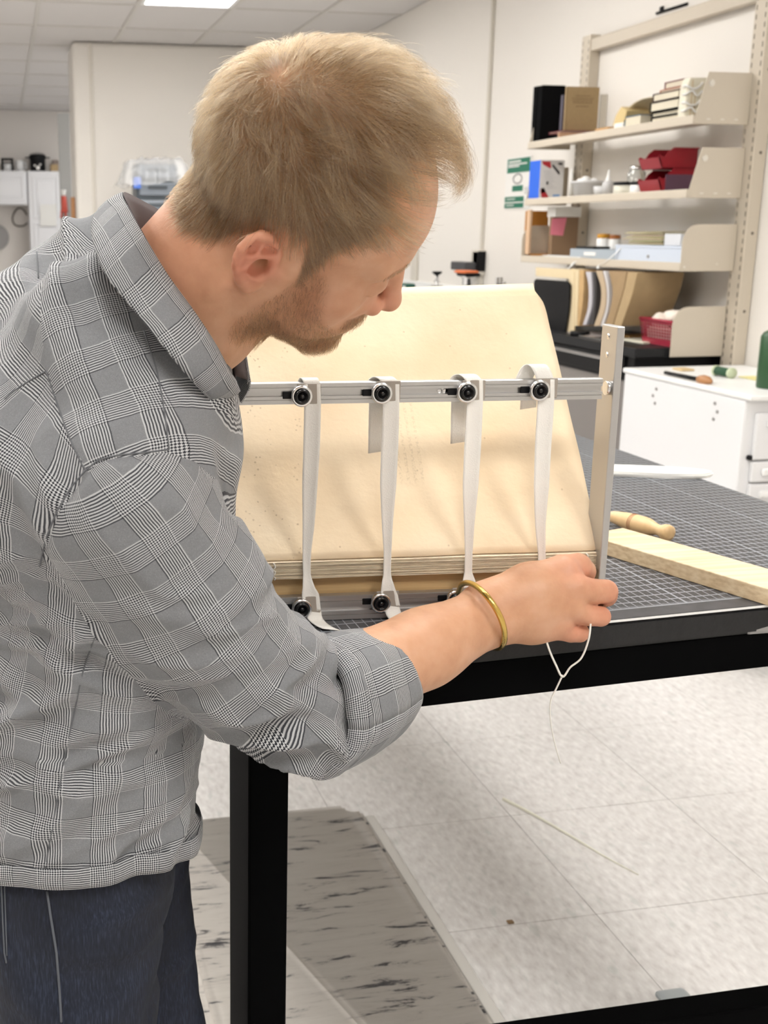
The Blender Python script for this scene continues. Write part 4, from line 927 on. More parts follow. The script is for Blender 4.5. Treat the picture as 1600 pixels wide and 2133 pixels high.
MZ = TZ + .0036

# ------------------------------------------------------------------ sewing frame, in its own axes: x along the rails, y away from the camera, z up
A_, B_ = at_z(560, 1297, MZ), at_z(1250, 1271, MZ)
FX = (B_ - A_).normalized(); FY = Vector((0, 0, 1)).cross(FX).normalized()
FM = axes(A_, FX, FY); FI = FM.inverted()
def fp(px, py, yo=0.0):
    """where the ray through a pixel meets the frame's plane y = yo: local (x, z)."""
    r = FI.to_3x3() @ wray(px, py); o = FI @ CAMO; p = o + r * ((yo - o.y) / r.y); return Vector((p.x, yo, p.z))
fr = thing('bookbinding_stand', 'aluminium book sewing frame with two slotted rails and clamps on the mat', 'frame')
fr.matrix_world = FM
pr0 = fp(1257, 1100).x - .003          # inner face of the right post
pl0 = fp(459, 860).x
ztop = fp(1268, 680).z
for (x0, x1) in ((pr0, pr0 + .0085), (pl0 - .0085, pl0)):
    bm = bmesh.new(); box(bm, x0, x1, -.004, .036, 0, ztop, .0012); p = link('post', bm, m_alu, fr)
    s = 1 if x0 == pr0 else -1; xi = x0 if s > 0 else x1
    bm = bmesh.new()
    for z in (ztop - .012, ztop - .032):
        lathe(bm, [(0, .0012), (.0026, .0008), (.0034, 0)], 14, axes((xi, .018, z), (0, 1, 0), (0, 0, 1)) if s < 0 else axes((xi, .018, z), (0, 0, 1), (0, 1, 0)))
    link('screw', bm, m_steel, p)
    bm = bmesh.new(); lathe(bm, [(0, .006), (.004, .005), (.0055, .002), (.0055, 0)], 16, axes((x1 if s > 0 else x0, .012, fp(1262, 812).z), (0, 1, 0), (0, 0, 1)) if s > 0 else axes((x0, .012, fp(1262, 812).z), (0, 0, 1), (0, 1, 0))); link('screw', bm, m_steel, p)
r1b, r1t = fp(860, 838).z, fp(860, 794).z
def rail(zb_, h, x0, x1):
    prof = [(0, 0), (0, .19 * h), (.0014, .195 * h), (.0014, .225 * h), (0, .235 * h), (0, .36 * h), (.0042, .37 * h), (.0042, .63 * h), (0, .64 * h), (0, .765 * h), (.0014, .77 * h), (.0014, .80 * h), (0, .81 * h), (0, .97 * h), (.0015, h), (.0105, h), (.012, .97 * h), (.012, 0)]
    bm = bmesh.new(); T_ = axes((x0, 0, zb_), (0, 1, 0), (0, 0, 1)); prism(bm, prof, T_, x1 - x0)
    return link('rail', bm, m_alu, fr)
rl = rail(r1b, r1t - r1b, fp(474, 838).x, fp(1256, 800).x)
for (x, w) in ((pr0 - .0045, .0045), (pl0, .006)):
    bm = bmesh.new(); cyl(bm, (x, .006, (r1b + r1t) / 2), (x + w, .006, (r1b + r1t) / 2), .0075, seg=18); link('bushing', bm, m_steel, rl)
r2h = r1t - r1b
rail(.0005, fp(760, 1240).z, pl0 + .0005, pr0 - .0005)
m_knob = mat('knob_black', (.006, .006, .007), .16); m_tab = mat('brown_grey_tab', (.33, .29, .25), .45)
def clamp(px, py, tab_dx=1, tabw=.021, tabh=.021, parent=fr):
    c = fp(px, py, -.002); Tk = axes((c.x, -.0035, c.z), (1, 0, 0), (0, 0, 1))      # z of Tk points to -y (towards the camera)
    bm = bmesh.new(); box(bm, c.x - .004 if tab_dx > 0 else c.x - tabw, c.x + tabw if tab_dx > 0 else c.x + .004, -.0032, -.0022, c.z - tabh * .42, c.z + tabh * .58, .0003, 1); cl = link('clamp_plate', bm, m_tab, parent)
    bm = bmesh.new(); lathe(bm, [(0, 0), (.0105, 0), (.0112, .0010), (.0112, .0050), (.0104, .0060), (.0078, .0062), (.0078, .003), (0, .003)], 32, Tk); link('washer', bm, m_steel, cl)
    bm = bmesh.new(); lathe(bm, [(.0074, .003), (.0076, .0085), (.0066, .0098), (.0050, .0088), (.0040, .0064), (0, .0064)], 32, Tk); lathe(bm, [(0, .0088), (.0024, .0084), (.0030, .0062)], 16, Tk); link('knob', bm, m_knob, cl)
    bm = bmesh.new(); box(bm, c.x - .019, c.x - .006, -.0008, .0015, c.z - .0036, c.z + .0036, .0006, 1); link('t_nut', bm, m_black, cl)
    return cl
TOPK = [(627, 824), (793, 818), (970, 816), (1121, 812)]
BOTK = [(627, 1265), (791, 1253), (948, 1246), (1105, 1240)]
for p_ in TOPK: clamp(*p_)
for p_ in BOTK: clamp(*p_)
bm = bmesh.new()
for px in (918, 930):
    c = fp(px, 815); lathe(bm, [(0, .0005), (.0022, .0005), (.0028, 0)], 12, axes((c.x, .0042, c.z), (1, 0, 0), (0, 0, 1)))
link('screw', bm, m_steel, rl)

# ---- the book on its press boards, built in the frame's axes
def inframe(o, t): return adopt(o, t)
def FW(name, bm, m, t, smooth=False):
    bmesh.ops.transform(bm, matrix=FM, verts=bm.verts[:]); return W_(name, bm, m, t, smooth)
bx_l, bx_r = fp(488, 1180).x, fp(1251, 1170, .006).x
def zy(py, px=900, yo=.006): return fp(px, py, yo).z
ztb, ztt = zy(1196), zy(1161)
m_board = mat('press_board_pine', (.54, .37, .18), .6, var=.30, scale=16, bump=.2, stretch=(.35, 3, 14))
board_top = ztb - .0006
zmid = .0005 + (board_top - .0005) * .52
for k, (za, zb2, lab) in enumerate(((.0006, zmid, 'lower pine press board under the book, on the cutting mat'), (zmid + .0004, board_top, 'upper pine press board directly under the book'))):
    bm = bmesh.new(); box(bm, bx_l - .004, fp(1232, 1200, .02).x - .004 * k, .0135 + .003 * k, .30, za, zb2, .0012); bmesh.ops.transform(bm, matrix=FM, verts=bm.verts[:])
    tag(link('press_board', bm, m_board), lab, 'board')
bk = thing('book_text_block', 'thick unbound book being sewn, its folded sections facing the camera', 'book', FM @ Vector((.2, .02, ztb)))
m_sec = [mat('section_paper_%d' % k, c, .85, var=.22, scale=70, bump=.4, bscale=200, stretch=(1, 1, 4)) for k, c in enumerate(((.72, .61, .45), (.78, .68, .52), (.64, .53, .39)))]
NS = 13; rr = random.Random(21); hs = (ztt - ztb) / NS
for k in range(NS):
    yo = .004 + rr.uniform(0, .0022); bm = bmesh.new(); z0 = ztb + k * hs; h = hs * rr.uniform(.78, .90)
    n = 60; y1 = .33
    rows = []
    for i in range(n + 1):
        x = bx_l + (bx_r - rr.uniform(0, .0) - bx_l) * i / n; w = mnoise.noise(Vector((x * 30, k * 3.1, 0))) * .0008; dz = mnoise.noise(Vector((x * 14, k * 5.7, 4))) * hs * .28
        rows.append([bm.verts.new((x, y1, z0 + dz)), bm.verts.new((x, yo + .0012 + w, z0 + dz)), bm.verts.new((x, yo + w, z0 + h * .3 + dz)), bm.verts.new((x, yo + w, z0 + h * .7 + dz)), bm.verts.new((x, yo + .0012 + w, z0 + h + dz)), bm.verts.new((x, y1, z0 + h + dz))])
    for a, b_ in zip(rows, rows[1:]):
        for q in range(5): bm.faces.new((a[q], a[q + 1], b_[q + 1], b_[q]))
        bm.faces.new((a[5], a[0], b_[0], b_[5]))
    bm.faces.new(rows[0]); bm.faces.new(rows[-1][::-1])
    FW('section', bm, m_sec[rr.randrange(3)], bk)
# sewing stations: kettle-stitch threads on the spine
bm = bmesh.new()
for px in (572, 1222):
    x = fp(px, 1180, .003).x
    tube(bm, [(x + .0015 * math.sin(k * 2.2), .0030, ztb + (ztt - ztb) * k / 8) for k in range(9)], .0007, 5)
FW('kettle_stitch', bm, m_cloth_w, bk)
def page_mat():
    m = bpy.data.materials.new('old_rag_paper'); N, Lk = nodes_of(m); b = N['Principled BSDF']
    uv = N.new('ShaderNodeUVMap'); tc = N.new('ShaderNodeTexCoord')
    def nz(s, d, rough=.5):
        n = N.new('ShaderNodeTexNoise'); n.inputs['Scale'].default_value = s; n.inputs['Detail'].default_value = d; n.inputs['Roughness'].default_value = rough; Lk.new(tc.outputs['Object'], n.inputs['Vector']); return n.outputs['Fac']
    c = ramp(N, Lk, nz(7, 4), [(.30, (.72, .56, .37)), (.5, (.78, .63, .44)), (.72, (.82, .69, .51))])
    def over(base, fac, col):
        mx = N.new('ShaderNodeMix'); mx.data_type = 'RGBA'; Lk.new(fac, mx.inputs['Factor']); Lk.new(base, mx.inputs['A']); mx.inputs['B'].default_value = (*col, 1); return mx.outputs['Result']
    sp = N.new('ShaderNodeSeparateXYZ'); Lk.new(uv.outputs['UV'], sp.inputs[0]); U, V = sp.outputs['X'], sp.outputs['Y']
    def band(v, a, b_, s=.03):
        mr_ = N.new('ShaderNodeMapRange'); mr_.interpolation_type = 'SMOOTHSTEP'; Lk.new(v, mr_.inputs[0]); mr_.inputs[1].default_value = a - s; mr_.inputs[2].default_value = a + s
        m2 = N.new('ShaderNodeMapRange'); m2.interpolation_type = 'SMOOTHSTEP'; Lk.new(v, m2.inputs[0]); m2.inputs[1].default_value = b_ + s; m2.inputs[2].default_value = b_ - s
        return M_('MULTIPLY', N, Lk, mr_.outputs[0], m2.outputs[0])
    # offset of old type: faint lines of letters set across the page
    fu = M_('FRACT', N, Lk, M_('MULTIPLY', N, Lk, U, 52)); ln_ = M_('LESS_THAN', N, Lk, fu, .42)
    mp = N.new('ShaderNodeMapping'); mp.inputs['Scale'].default_value = (170, 120, 1); Lk.new(uv.outputs['UV'], mp.inputs['Vector'])
    vn = N.new('ShaderNodeTexNoise'); vn.inputs['Scale'].default_value = 1.0; vn.inputs['Detail'].default_value = 1; Lk.new(mp.outputs['Vector'], vn.inputs['Vector'])
    ltr = M_('GREATER_THAN', N, Lk, vn.outputs['Fac'], .52)
    txt = M_('MULTIPLY', N, Lk, M_('MULTIPLY', N, Lk, ln_, ltr), M_('MULTIPLY', N, Lk, band(U, .475, .575, .006), band(V, .28, .66, .02)))
    c = over(c, M_('MULTIPLY', N, Lk, txt, .22), (.36, .27, .16))
    # foxing specks down the left third
    vr = N.new('ShaderNodeTexVoronoi'); vr.inputs['Scale'].default_value = 190; Lk.new(tc.outputs['Object'], vr.inputs['Vector'])
    spk = M_('MULTIPLY', N, Lk, M_('LESS_THAN', N, Lk, vr.outputs['Distance'], .24), M_('MULTIPLY', N, Lk, band(U, .08, .26, .05), M_('GREATER_THAN', N, Lk, nz(30, 2), .55)))
    c = over(c, M_('MULTIPLY', N, Lk, spk, .45), (.30, .20, .11))
    vr2 = N.new('ShaderNodeTexVoronoi'); vr2.inputs['Scale'].default_value = 40; Lk.new(tc.outputs['Object'], vr2.inputs['Vector'])
    c = over(c, M_('MULTIPLY', N, Lk, M_('LESS_THAN', N, Lk, vr2.outputs['Distance'], .05), .4), (.36, .24, .14))
    edge = M_('GREATER_THAN', N, Lk, V, .955)
    c = over(c, M_('MULTIPLY', N, Lk, edge, .35), (.80, .70, .47))
    Lk.new(c, b.inputs['Base Color']); b.inputs['Roughness'].default_value = .8
    b.inputs['Subsurface Weight'].default_value = .0
    bp = N.new('ShaderNodeBump'); bp.inputs['Strength'].default_value = .35; bp.inputs['Distance'].default_value = .002; Lk.new(nz(55, 5, .6), bp.inputs['Height']); Lk.new(bp.outputs['Normal'], b.inputs['Normal'])
    return m
# the raised section: a big leaf leaning back from the spine
PGH, PGL = .276, .225
bm = bmesh.new(); uvl = bm.loops.layers.uv.new('UVMap'); NU, NV = 48, 36; grid = []
pw_l, pw_r = fp(449, 1150, .008).x, fp(1249, 1150, .008).x
for j in range(NV + 1):
    v = j / NV; row = []
    for i in range(NU + 1):
        u = i / NU
        lean = PGL * (v ** 1.12)
        z = ztt + .0015 + PGH * v - .010 * math.sin(v * 3.14)
        x = pw_l + (pw_r - pw_l) * u
        y = .009 + lean + .006 * math.sin(u * 3.1 + .4) * v + .0035 * mnoise.noise(Vector((u * 5, v * 4, 2))) + .012 * v * v * (u - .5)
        # rounded, worn corners at the top
        cx_ = max(0, abs(u - .5) * 2 - .955) / .045; z -= .012 * (cx_ ** 2) * max(0, (v - .9) / .1)
        x -= math.copysign(.006, u - .5) * (max(0, (v - .94) / .06) ** 2) * (1 if abs(u - .5) > .499 else 0)
        z += (.010 * u - .002) * v
        row.append((bm.verts.new((x, y, z)), (u, v)))
    grid.append(row)
fs = []
for j in range(NV):
    for i in range(NU):
        q = (grid[j][i], grid[j][i + 1], grid[j + 1][i + 1], grid[j + 1][i]); f = bm.faces.new([a[0] for a in q]); f.smooth = True; fs.append(f)
        for lp, a in zip(f.loops, q): lp[uvl].uv = a[1]
bm.normal_update(); bmesh.ops.solidify(bm, geom=fs, thickness=.0022)
FW('raised_leaf', bm, page_mat(), bk)
# a rest behind the leaf that holds it up
st = thing('page_rest', 'dark board rest behind the raised leaf of the book', 'rest', FM @ Vector((.15, .34, 0)))
bm = bmesh.new(); prism(bm, [(.335, .0), (.345, .0), (.345, .30), (.335, .30)], axes((.04, 0, 0), (0, 1, 0), (0, 0, 1)), .30); FW('upright', bm, m_top, st)
bm = bmesh.new(); box(bm, .04, .34, .335, .45, .0, .008, .002); FW('foot', bm, m_top, st)

# ---- four linen tapes stretched between the clamps
def tape(lab, pts, tail=None, back=None, loop_w=None):
    """pts: (left px, right px, py, y offset) down the front, from the top rail to the bottom rail."""
    C, Wd, Ws = [], [], []
    for (xl, xr, py, yo) in pts:
        a, b_ = fp(xl, py, yo), fp(xr, py, yo); C.append((a + b_) / 2); Ws.append((b_ - a).length)
    n = len(C); Cs = catmull(C, 6); Wi = np.interp(np.linspace(0, n - 1, len(Cs)), range(n), Ws)
    t = thing('linen_tape', lab, 'tape', FM @ C[0], group=None)
    def rib(name, Cc, ws, dirs, curl=0.0):
        o = ribbon(name, [FM @ Vector(c) for c in Cc], [FM.to_3x3() @ Vector(d) for d in dirs], list(ws), .0008, m_cloth_w, cols=6, curl=curl); return adopt(o, t)
    rib('front_strip', Cs, Wi, [(1, 0, 0)] * len(Cs), curl=.10)
    if back:
        rib('top_loop', back[0], [Ws[0]] * len(back[0]), [(1, 0, 0)] * len(back[0]))
        if len(back) > 1: rib('hanging_end', back[1], [Ws[0] * .95] * len(back[1]), [(1, 0, .12)] * len(back[1]))
    if tail: rib('tail', catmull(tail, 5), [w for w in np.linspace(.018, .019, (len(tail) - 1) * 5 + 1)], [(1, 0, -.15)] * ((len(tail) - 1) * 5 + 1))
    return t
def loop_over(px, h, dx=0.0):
    c = fp(px, 800, -.0012); pts = []
    for a in np.linspace(0, math.pi, 12):
        pts.append((c.x - dx * a / math.pi, -.0016 + .0080 - .0080 * math.cos(a) + .0002, r1t - .001 + h * math.sin(a)))
    pts.append((c.x - dx, .0146, r1t - .02)); pts.insert(0, (c.x, -.0016, r1t - .012)); return pts
def hang(px, pyb, yo=.0148):
    a, b_ = fp(px + 2, 815, yo), fp(px, pyb, yo + .008); return [a, a.lerp(b_, .4), a.lerp(b_, .75), b_]
F0, FS = -.0018, .0020
tape('first white linen tape from the left, running down past the spine', [(633, 667, 800, F0), (633, 668, 850, F0), (631, 666, 930, F0), (629, 661, 1010, F0), (630, 655, 1090, .0002), (630, 648, 1150, FS), (631, 647, 1195, FS), (630, 655, 1222, -.001), (628, 664, 1238, -.0016), (632, 668, 1272, -.0018)],
     tail=[fp(652, 1270, -.0019), fp(654, 1284, -.004), fp(662, 1296, -.010), fp(676, 1306, -.022), fp(690, 1312, -.034)], back=[loop_over(650, .0055, .004)])
tape('second white linen tape from the left, with a long end behind the rail', [(796, 831, 800, F0), (796, 831, 850, F0), (793, 829, 930, F0), (791, 825, 1010, F0), (795, 818, 1090, .0002), (799, 815, 1150, FS), (798, 814, 1195, FS), (794, 820, 1218, -.001), (792, 828, 1240, -.0016), (797, 833, 1262, -.0018)],
     tail=[fp(814, 1258, -.0019), fp(818, 1272, -.004), fp(822, 1284, -.010), fp(830, 1294, -.020)], back=[loop_over(813, .0055, .012), hang(783, 942)])
tape('third white linen tape from the left, its end showing behind the rail', [(971, 1005, 790, F0), (971, 1005, 840, F0), (966, 1001, 930, F0), (963, 996, 1010, F0), (966, 988, 1090, .0002), (968, 984, 1150, FS), (967, 983, 1190, FS), (962, 990, 1212, -.001), (955, 991, 1232, -.0016), (955, 990, 1256, -.0018)],
     tail=[fp(972, 1254, -.0019), fp(976, 1268, -.004), fp(980, 1276, -.008), fp(986, 1284, -.016)], back=[loop_over(988, .0070, .014), hang(954, 922)])
tape('fourth white linen tape, nearest the right post, with a high loop', [(1118, 1154, 790, F0), (1118, 1153, 840, F0), (1113, 1147, 930, F0), (1111, 1143, 1010, F0), (1114, 1136, 1090, .0002), (1120, 1136, 1150, FS), (1121, 1137, 1190, FS), (1116, 1142, 1210, -.001), (1110, 1146, 1228, -.0016), (1112, 1147, 1250, -.0018)],
     tail=[fp(1128, 1248, -.0019), fp(1132, 1262, -.004), fp(1138, 1270, -.010)], back=[loop_over(1136, .0165, .018), hang(1100, 850)])

# ------------------------------------------------------------------ tools lying on the mat
m_stick = mat('maple_stick', (.74, .57, .33), .5, var=.10, scale=10, bump=.15, stretch=(10, 10, 1))
qa, qb = at_z(1240, 1150, MZ), at_z(1640, 1275, MZ)
dv = (qb - qa); dv.z = 0; L = dv.length; dv.normalize(); nv = Vector((0, 0, 1)).cross(dv)
hh = .020
wtop = (at_z(1500, 1168, MZ + hh) - at_z(1500, 1210, MZ + hh)).dot(nv)
T_ = axes(qa, dv, nv); bm = bmesh.new(); box(bm, -.02, L, 0, abs(wtop), 0, hh, .0012); 
for v in bm.verts: v.co = T_ @ v.co
def stick_mat():
    m = bpy.data.materials.new('walnut_maple_stick'); N, Lk = nodes_of(m); b = N['Principled BSDF']
    geo = N.new('ShaderNodeNewGeometry'); tc = N.new('ShaderNodeTexCoord'); mp = N.new('ShaderNodeMapping'); Lk.new(tc.outputs['Object'], mp.inputs['Vector']); mp.inputs['Rotation'].default_value = (0, 0, -math.atan2(dv.y, dv.x)); mp.inputs['Scale'].default_value = (2, 40, 90)
    n = N.new('ShaderNodeTexNoise'); n.inputs['Scale'].default_value = 2.5; n.inputs['Detail'].default_value = 6; Lk.new(mp.outputs['Vector'], n.inputs['Vector'])
    Lk.new(ramp(N, Lk, n.outputs['Fac'], [(.3, (.62, .46, .28)), (.5, (.74, .585, .38)), (.7, (.82, .68, .48))]), b.inputs['Base Color']); b.inputs['Roughness'].default_value = .5
    return m
tag(link('wooden_batten', bm, stick_mat()), 'long square pale wooden batten lying across the cutting mat', 'batten')
# turned wooden awl handle
ha, hb_ = at_z(1262, 1072, MZ + .013), at_z(1399, 1112, MZ + .012)
T_, ln = frame_to(ha, hb_); m_beech = mat('turned_beech', (.66, .45, .23), .4, var=.12, scale=14, stretch=(8, 8, 1))
t = thing('wooden_awl', 'turned pale wooden awl handle with a knob end, above the batten', 'awl', ha)
prof = [(0, 0), (.004, .003), (.0085, .018), (.0115, .045), (.0128, .07), (.0130, .088), (.0120, .100), (.0090, .112), (.0075, .119), (.0080, .126), (.0105, .133), (.0115, .140), (.0105, .1465), (.006, .149), (0, .1495)]
k = ln / .1495
bm = bmesh.new(); lathe(bm, [(r * 1.0, z * k) for r, z in prof], 32, T_); W_('handle', bm, m_beech, t)
bm = bmesh.new()
for z in (.064, .067, .070): lathe(bm, [(.0127, (z - .0004) * k), (.01325, (z - .0002) * k), (.01325, (z + .0002) * k), (.0127, (z + .0004) * k)], 32, T_)
W_('burnt_ring', bm, mat('burnt_ring', (.42, .19, .10), .5), t)
# white bone folder
c = [at_z(x, y, MZ + .003) for x, y in ((1230, 984), (1300, 984), (1380, 985), (1440, 988), (1484, 992))]
def along(v): return v
a0, a1 = at_z(1240, 983, MZ), at_z(1486, 993, MZ); T_ = axes(a0, a1 - a0, Vector((0, 0, 1)).cross(a1 - a0)); L = (a1 - a0).length
hw = .5 * (at_z(1320, 974, MZ) - at_z(1320, 993, MZ)).length * .8
bm = bmesh.new(); pts = [(0, -hw), (L * .62, -hw), (L * .80, -hw * .92), (L * .92, -hw * .62), (L * .985, -hw * .2), (L, 0.1 * hw), (L * .95, hw * .5), (L * .82, hw * .86), (L * .6, hw), (0, hw)]
prism(bm, pts, T_, .009, bevel=.003); tag(link('bone_folder', bm, mat('white_teflon', (.86, .86, .83), .3)), 'white tongue shaped folder tool lying far back on the cutting mat', 'folder')

# ------------------------------------------------------------------ floor mat, thread
def marble_mat():
    m = bpy.data.materials.new('marbled_vinyl'); N, Lk = nodes_of(m); b = N['Principled BSDF']
    geo = N.new('ShaderNodeNewGeometry'); mp = N.new('ShaderNodeMapping'); mp.inputs['Scale'].default_value = (4.0, 24, 6); mp.inputs['Rotation'].default_value = (0, 0, math.radians(-7)); Lk.new(geo.outputs['Position'], mp.inputs['Vector'])
    w = N.new('ShaderNodeTexNoise'); w.inputs['Scale'].default_value = 1.5; w.inputs['Detail'].default_value = 7; w.inputs['Roughness'].default_value = .72; w.inputs['Distortion'].default_value = .55; Lk.new(mp.outputs['Vector'], w.inputs['Vector'])
    c1 = ramp(N, Lk, w.outputs['Fac'], [(.352, (.015, .015, .02)), (.392, (.09, .085, .085)), (.412, (.36, .335, .31)), (.457, (.47, .44, .40)), (.7, (.53, .50, .46))])
    Lk.new(c1, b.inputs['Base Color']); b.inputs['Roughness'].default_value = .42
    return m
q = [at_z(x, y, 0) for x, y in ((735, 1680), (360, 1738), (1040, 2133), (425, 2090))]
mx0, mx1, my1 = .290, .792, 2.455
fm = thing('floor_mat', 'grey marbled anti-fatigue mat with black streaks on the floor', 'mat', ((mx0 + mx1) / 2, 1.7, 0))
bm = bmesh.new(); box(bm, mx0, mx1, .95, my1, .0, .018, 0)
bmesh.ops.bevel(bm, geom=[e for e in bm.edges if abs((e.verts[0].co - e.verts[1].co).z) > .01], offset=.035, segments=5, affect='EDGES')
bmesh.ops.bevel(bm, geom=[e for e in bm.edges if e.verts[0].co.z > .017 and e.verts[1].co.z > .017 and len(e.link_faces) == 2 and abs(e.calc_face_angle()) > 1], offset=.014, segments=4, affect='EDGES')
W_('pad', bm, marble_mat(), fm, True)
bm = bmesh.new(); z = .0
T_ = None
box(bm, mx0 - .025, mx0 - .001, .95, my1 - .05, 0, .006, .002); box(bm, mx1 + .001, mx1 + .024, .95, my1 - .05, 0, .005, .002)
W_('bevelled_edge', bm, mat('mat_edge', (.62, .60, .56), .25), fm)
m_thread = mat('waxed_thread', (.82, .80, .74), .6)
def hp(px, py, d): return LDZ(*ldz_at(px, py, d))
bm = bmesh.new(); P = catmull([hp(1226, 1196, 1.185), hp(1231, 1240, 1.165), hp(1230, 1305, 1.135), hp(1224, 1340, 1.13), hp(1210, 1372, 1.13), hp(1188, 1390, 1.13), hp(1172, 1410, 1.13), hp(1158, 1385, 1.132), hp(1146, 1358, 1.136), hp(1138, 1335, 1.14)], 6); tube(bm, P, .0011, 6)
tag(link('sewing_thread', bm, m_thread), 'white waxed thread looping down from the hand at the table edge', 'thread')
bm = bmesh.new(); P = catmull([hp(1172, 1406, 1.131), hp(1160, 1432, 1.13), hp(1148, 1458, 1.128), hp(1146, 1486, 1.126), hp(1150, 1520, 1.124), hp(1158, 1556, 1.122), hp(1168, 1590, 1.12)], 6); tube(bm, P, [.0010 - .0004 * i / len(P) for i in range(len(P))], 6)
tag(link('thread_end', bm, m_thread), 'loose end of white thread hanging below the table edge', 'thread')
bm = bmesh.new(); P = [at_z(1048, 1664, .0025), at_z(1110, 1696, .0022), at_z(1190, 1742, .0020), at_z(1260, 1784, .0016), at_z(1330, 1822, .0012)]; P = catmull(P, 6); tube(bm, P, [.0045 - .0036 * i / len(P) for i in range(len(P))], 6)
for v in bm.verts: v.co.z = max(v.co.z, .0004)
tag(link('fallen_thread', bm, mat('pale_cord', (.80, .78, .66), .6)), 'pale straight length of cord lying on the speckled floor', 'cord')
q = at_z(1064, 1922, 0); bm = bmesh.new(); box(bm, q.x - .008, q.x + .006, q.y - .006, q.y + .006, .0003, .004, .002); tag(link('wood_chip', bm, mat('chip_brown', (.25, .16, .08), .7)), 'tiny brown chip lying on the floor by the mat', 'chip')

# ================================================================== THE MAN
# The figure is modelled in camera-yaw axes (L to the right, D away, Z up, metres), then turned into the room.
def hash3(i, j, k, s):
    n = (i * 374761393 + j * 668265263 + k * 2147483647 + s * 974634533) & 0xFFFFFFFF
    n = ((n ^ (n >> 13)) * 1274126177) & 0xFFFFFFFF
    return ((n ^ (n >> 16)) & 0xFFFF) / 32767.5 - 1.0
def vnoise(P, s=0):
    """smooth value noise in -1..1 for an (n,3) array."""
    P = np.asarray(P, dtype=np.float64); I = np.floor(P).astype(np.int64); F = P - I; F = F * F * F * (F * (F * 6 - 15) + 10)
    out = 0
    for a in (0, 1):
        for b in (0, 1):
            for c in (0, 1):
                w = (F[:, 0] if a else 1 - F[:, 0]) * (F[:, 1] if b else 1 - F[:, 1]) * (F[:, 2] if c else 1 - F[:, 2])
                out = out + w * hash3(I[:, 0] + a, I[:, 1] + b, I[:, 2] + c, s)
    return out
def axis_steps(*segs):
    """grid coordinates: (start, stop, step) pieces joined."""
    out = []
    for a, b, s in segs:
        n = max(1, int(round((b - a) / s))); out.extend(list(a + (b - a) * np.arange(n) / n))
    out.append(segs[-1][1]); return np.array(out)
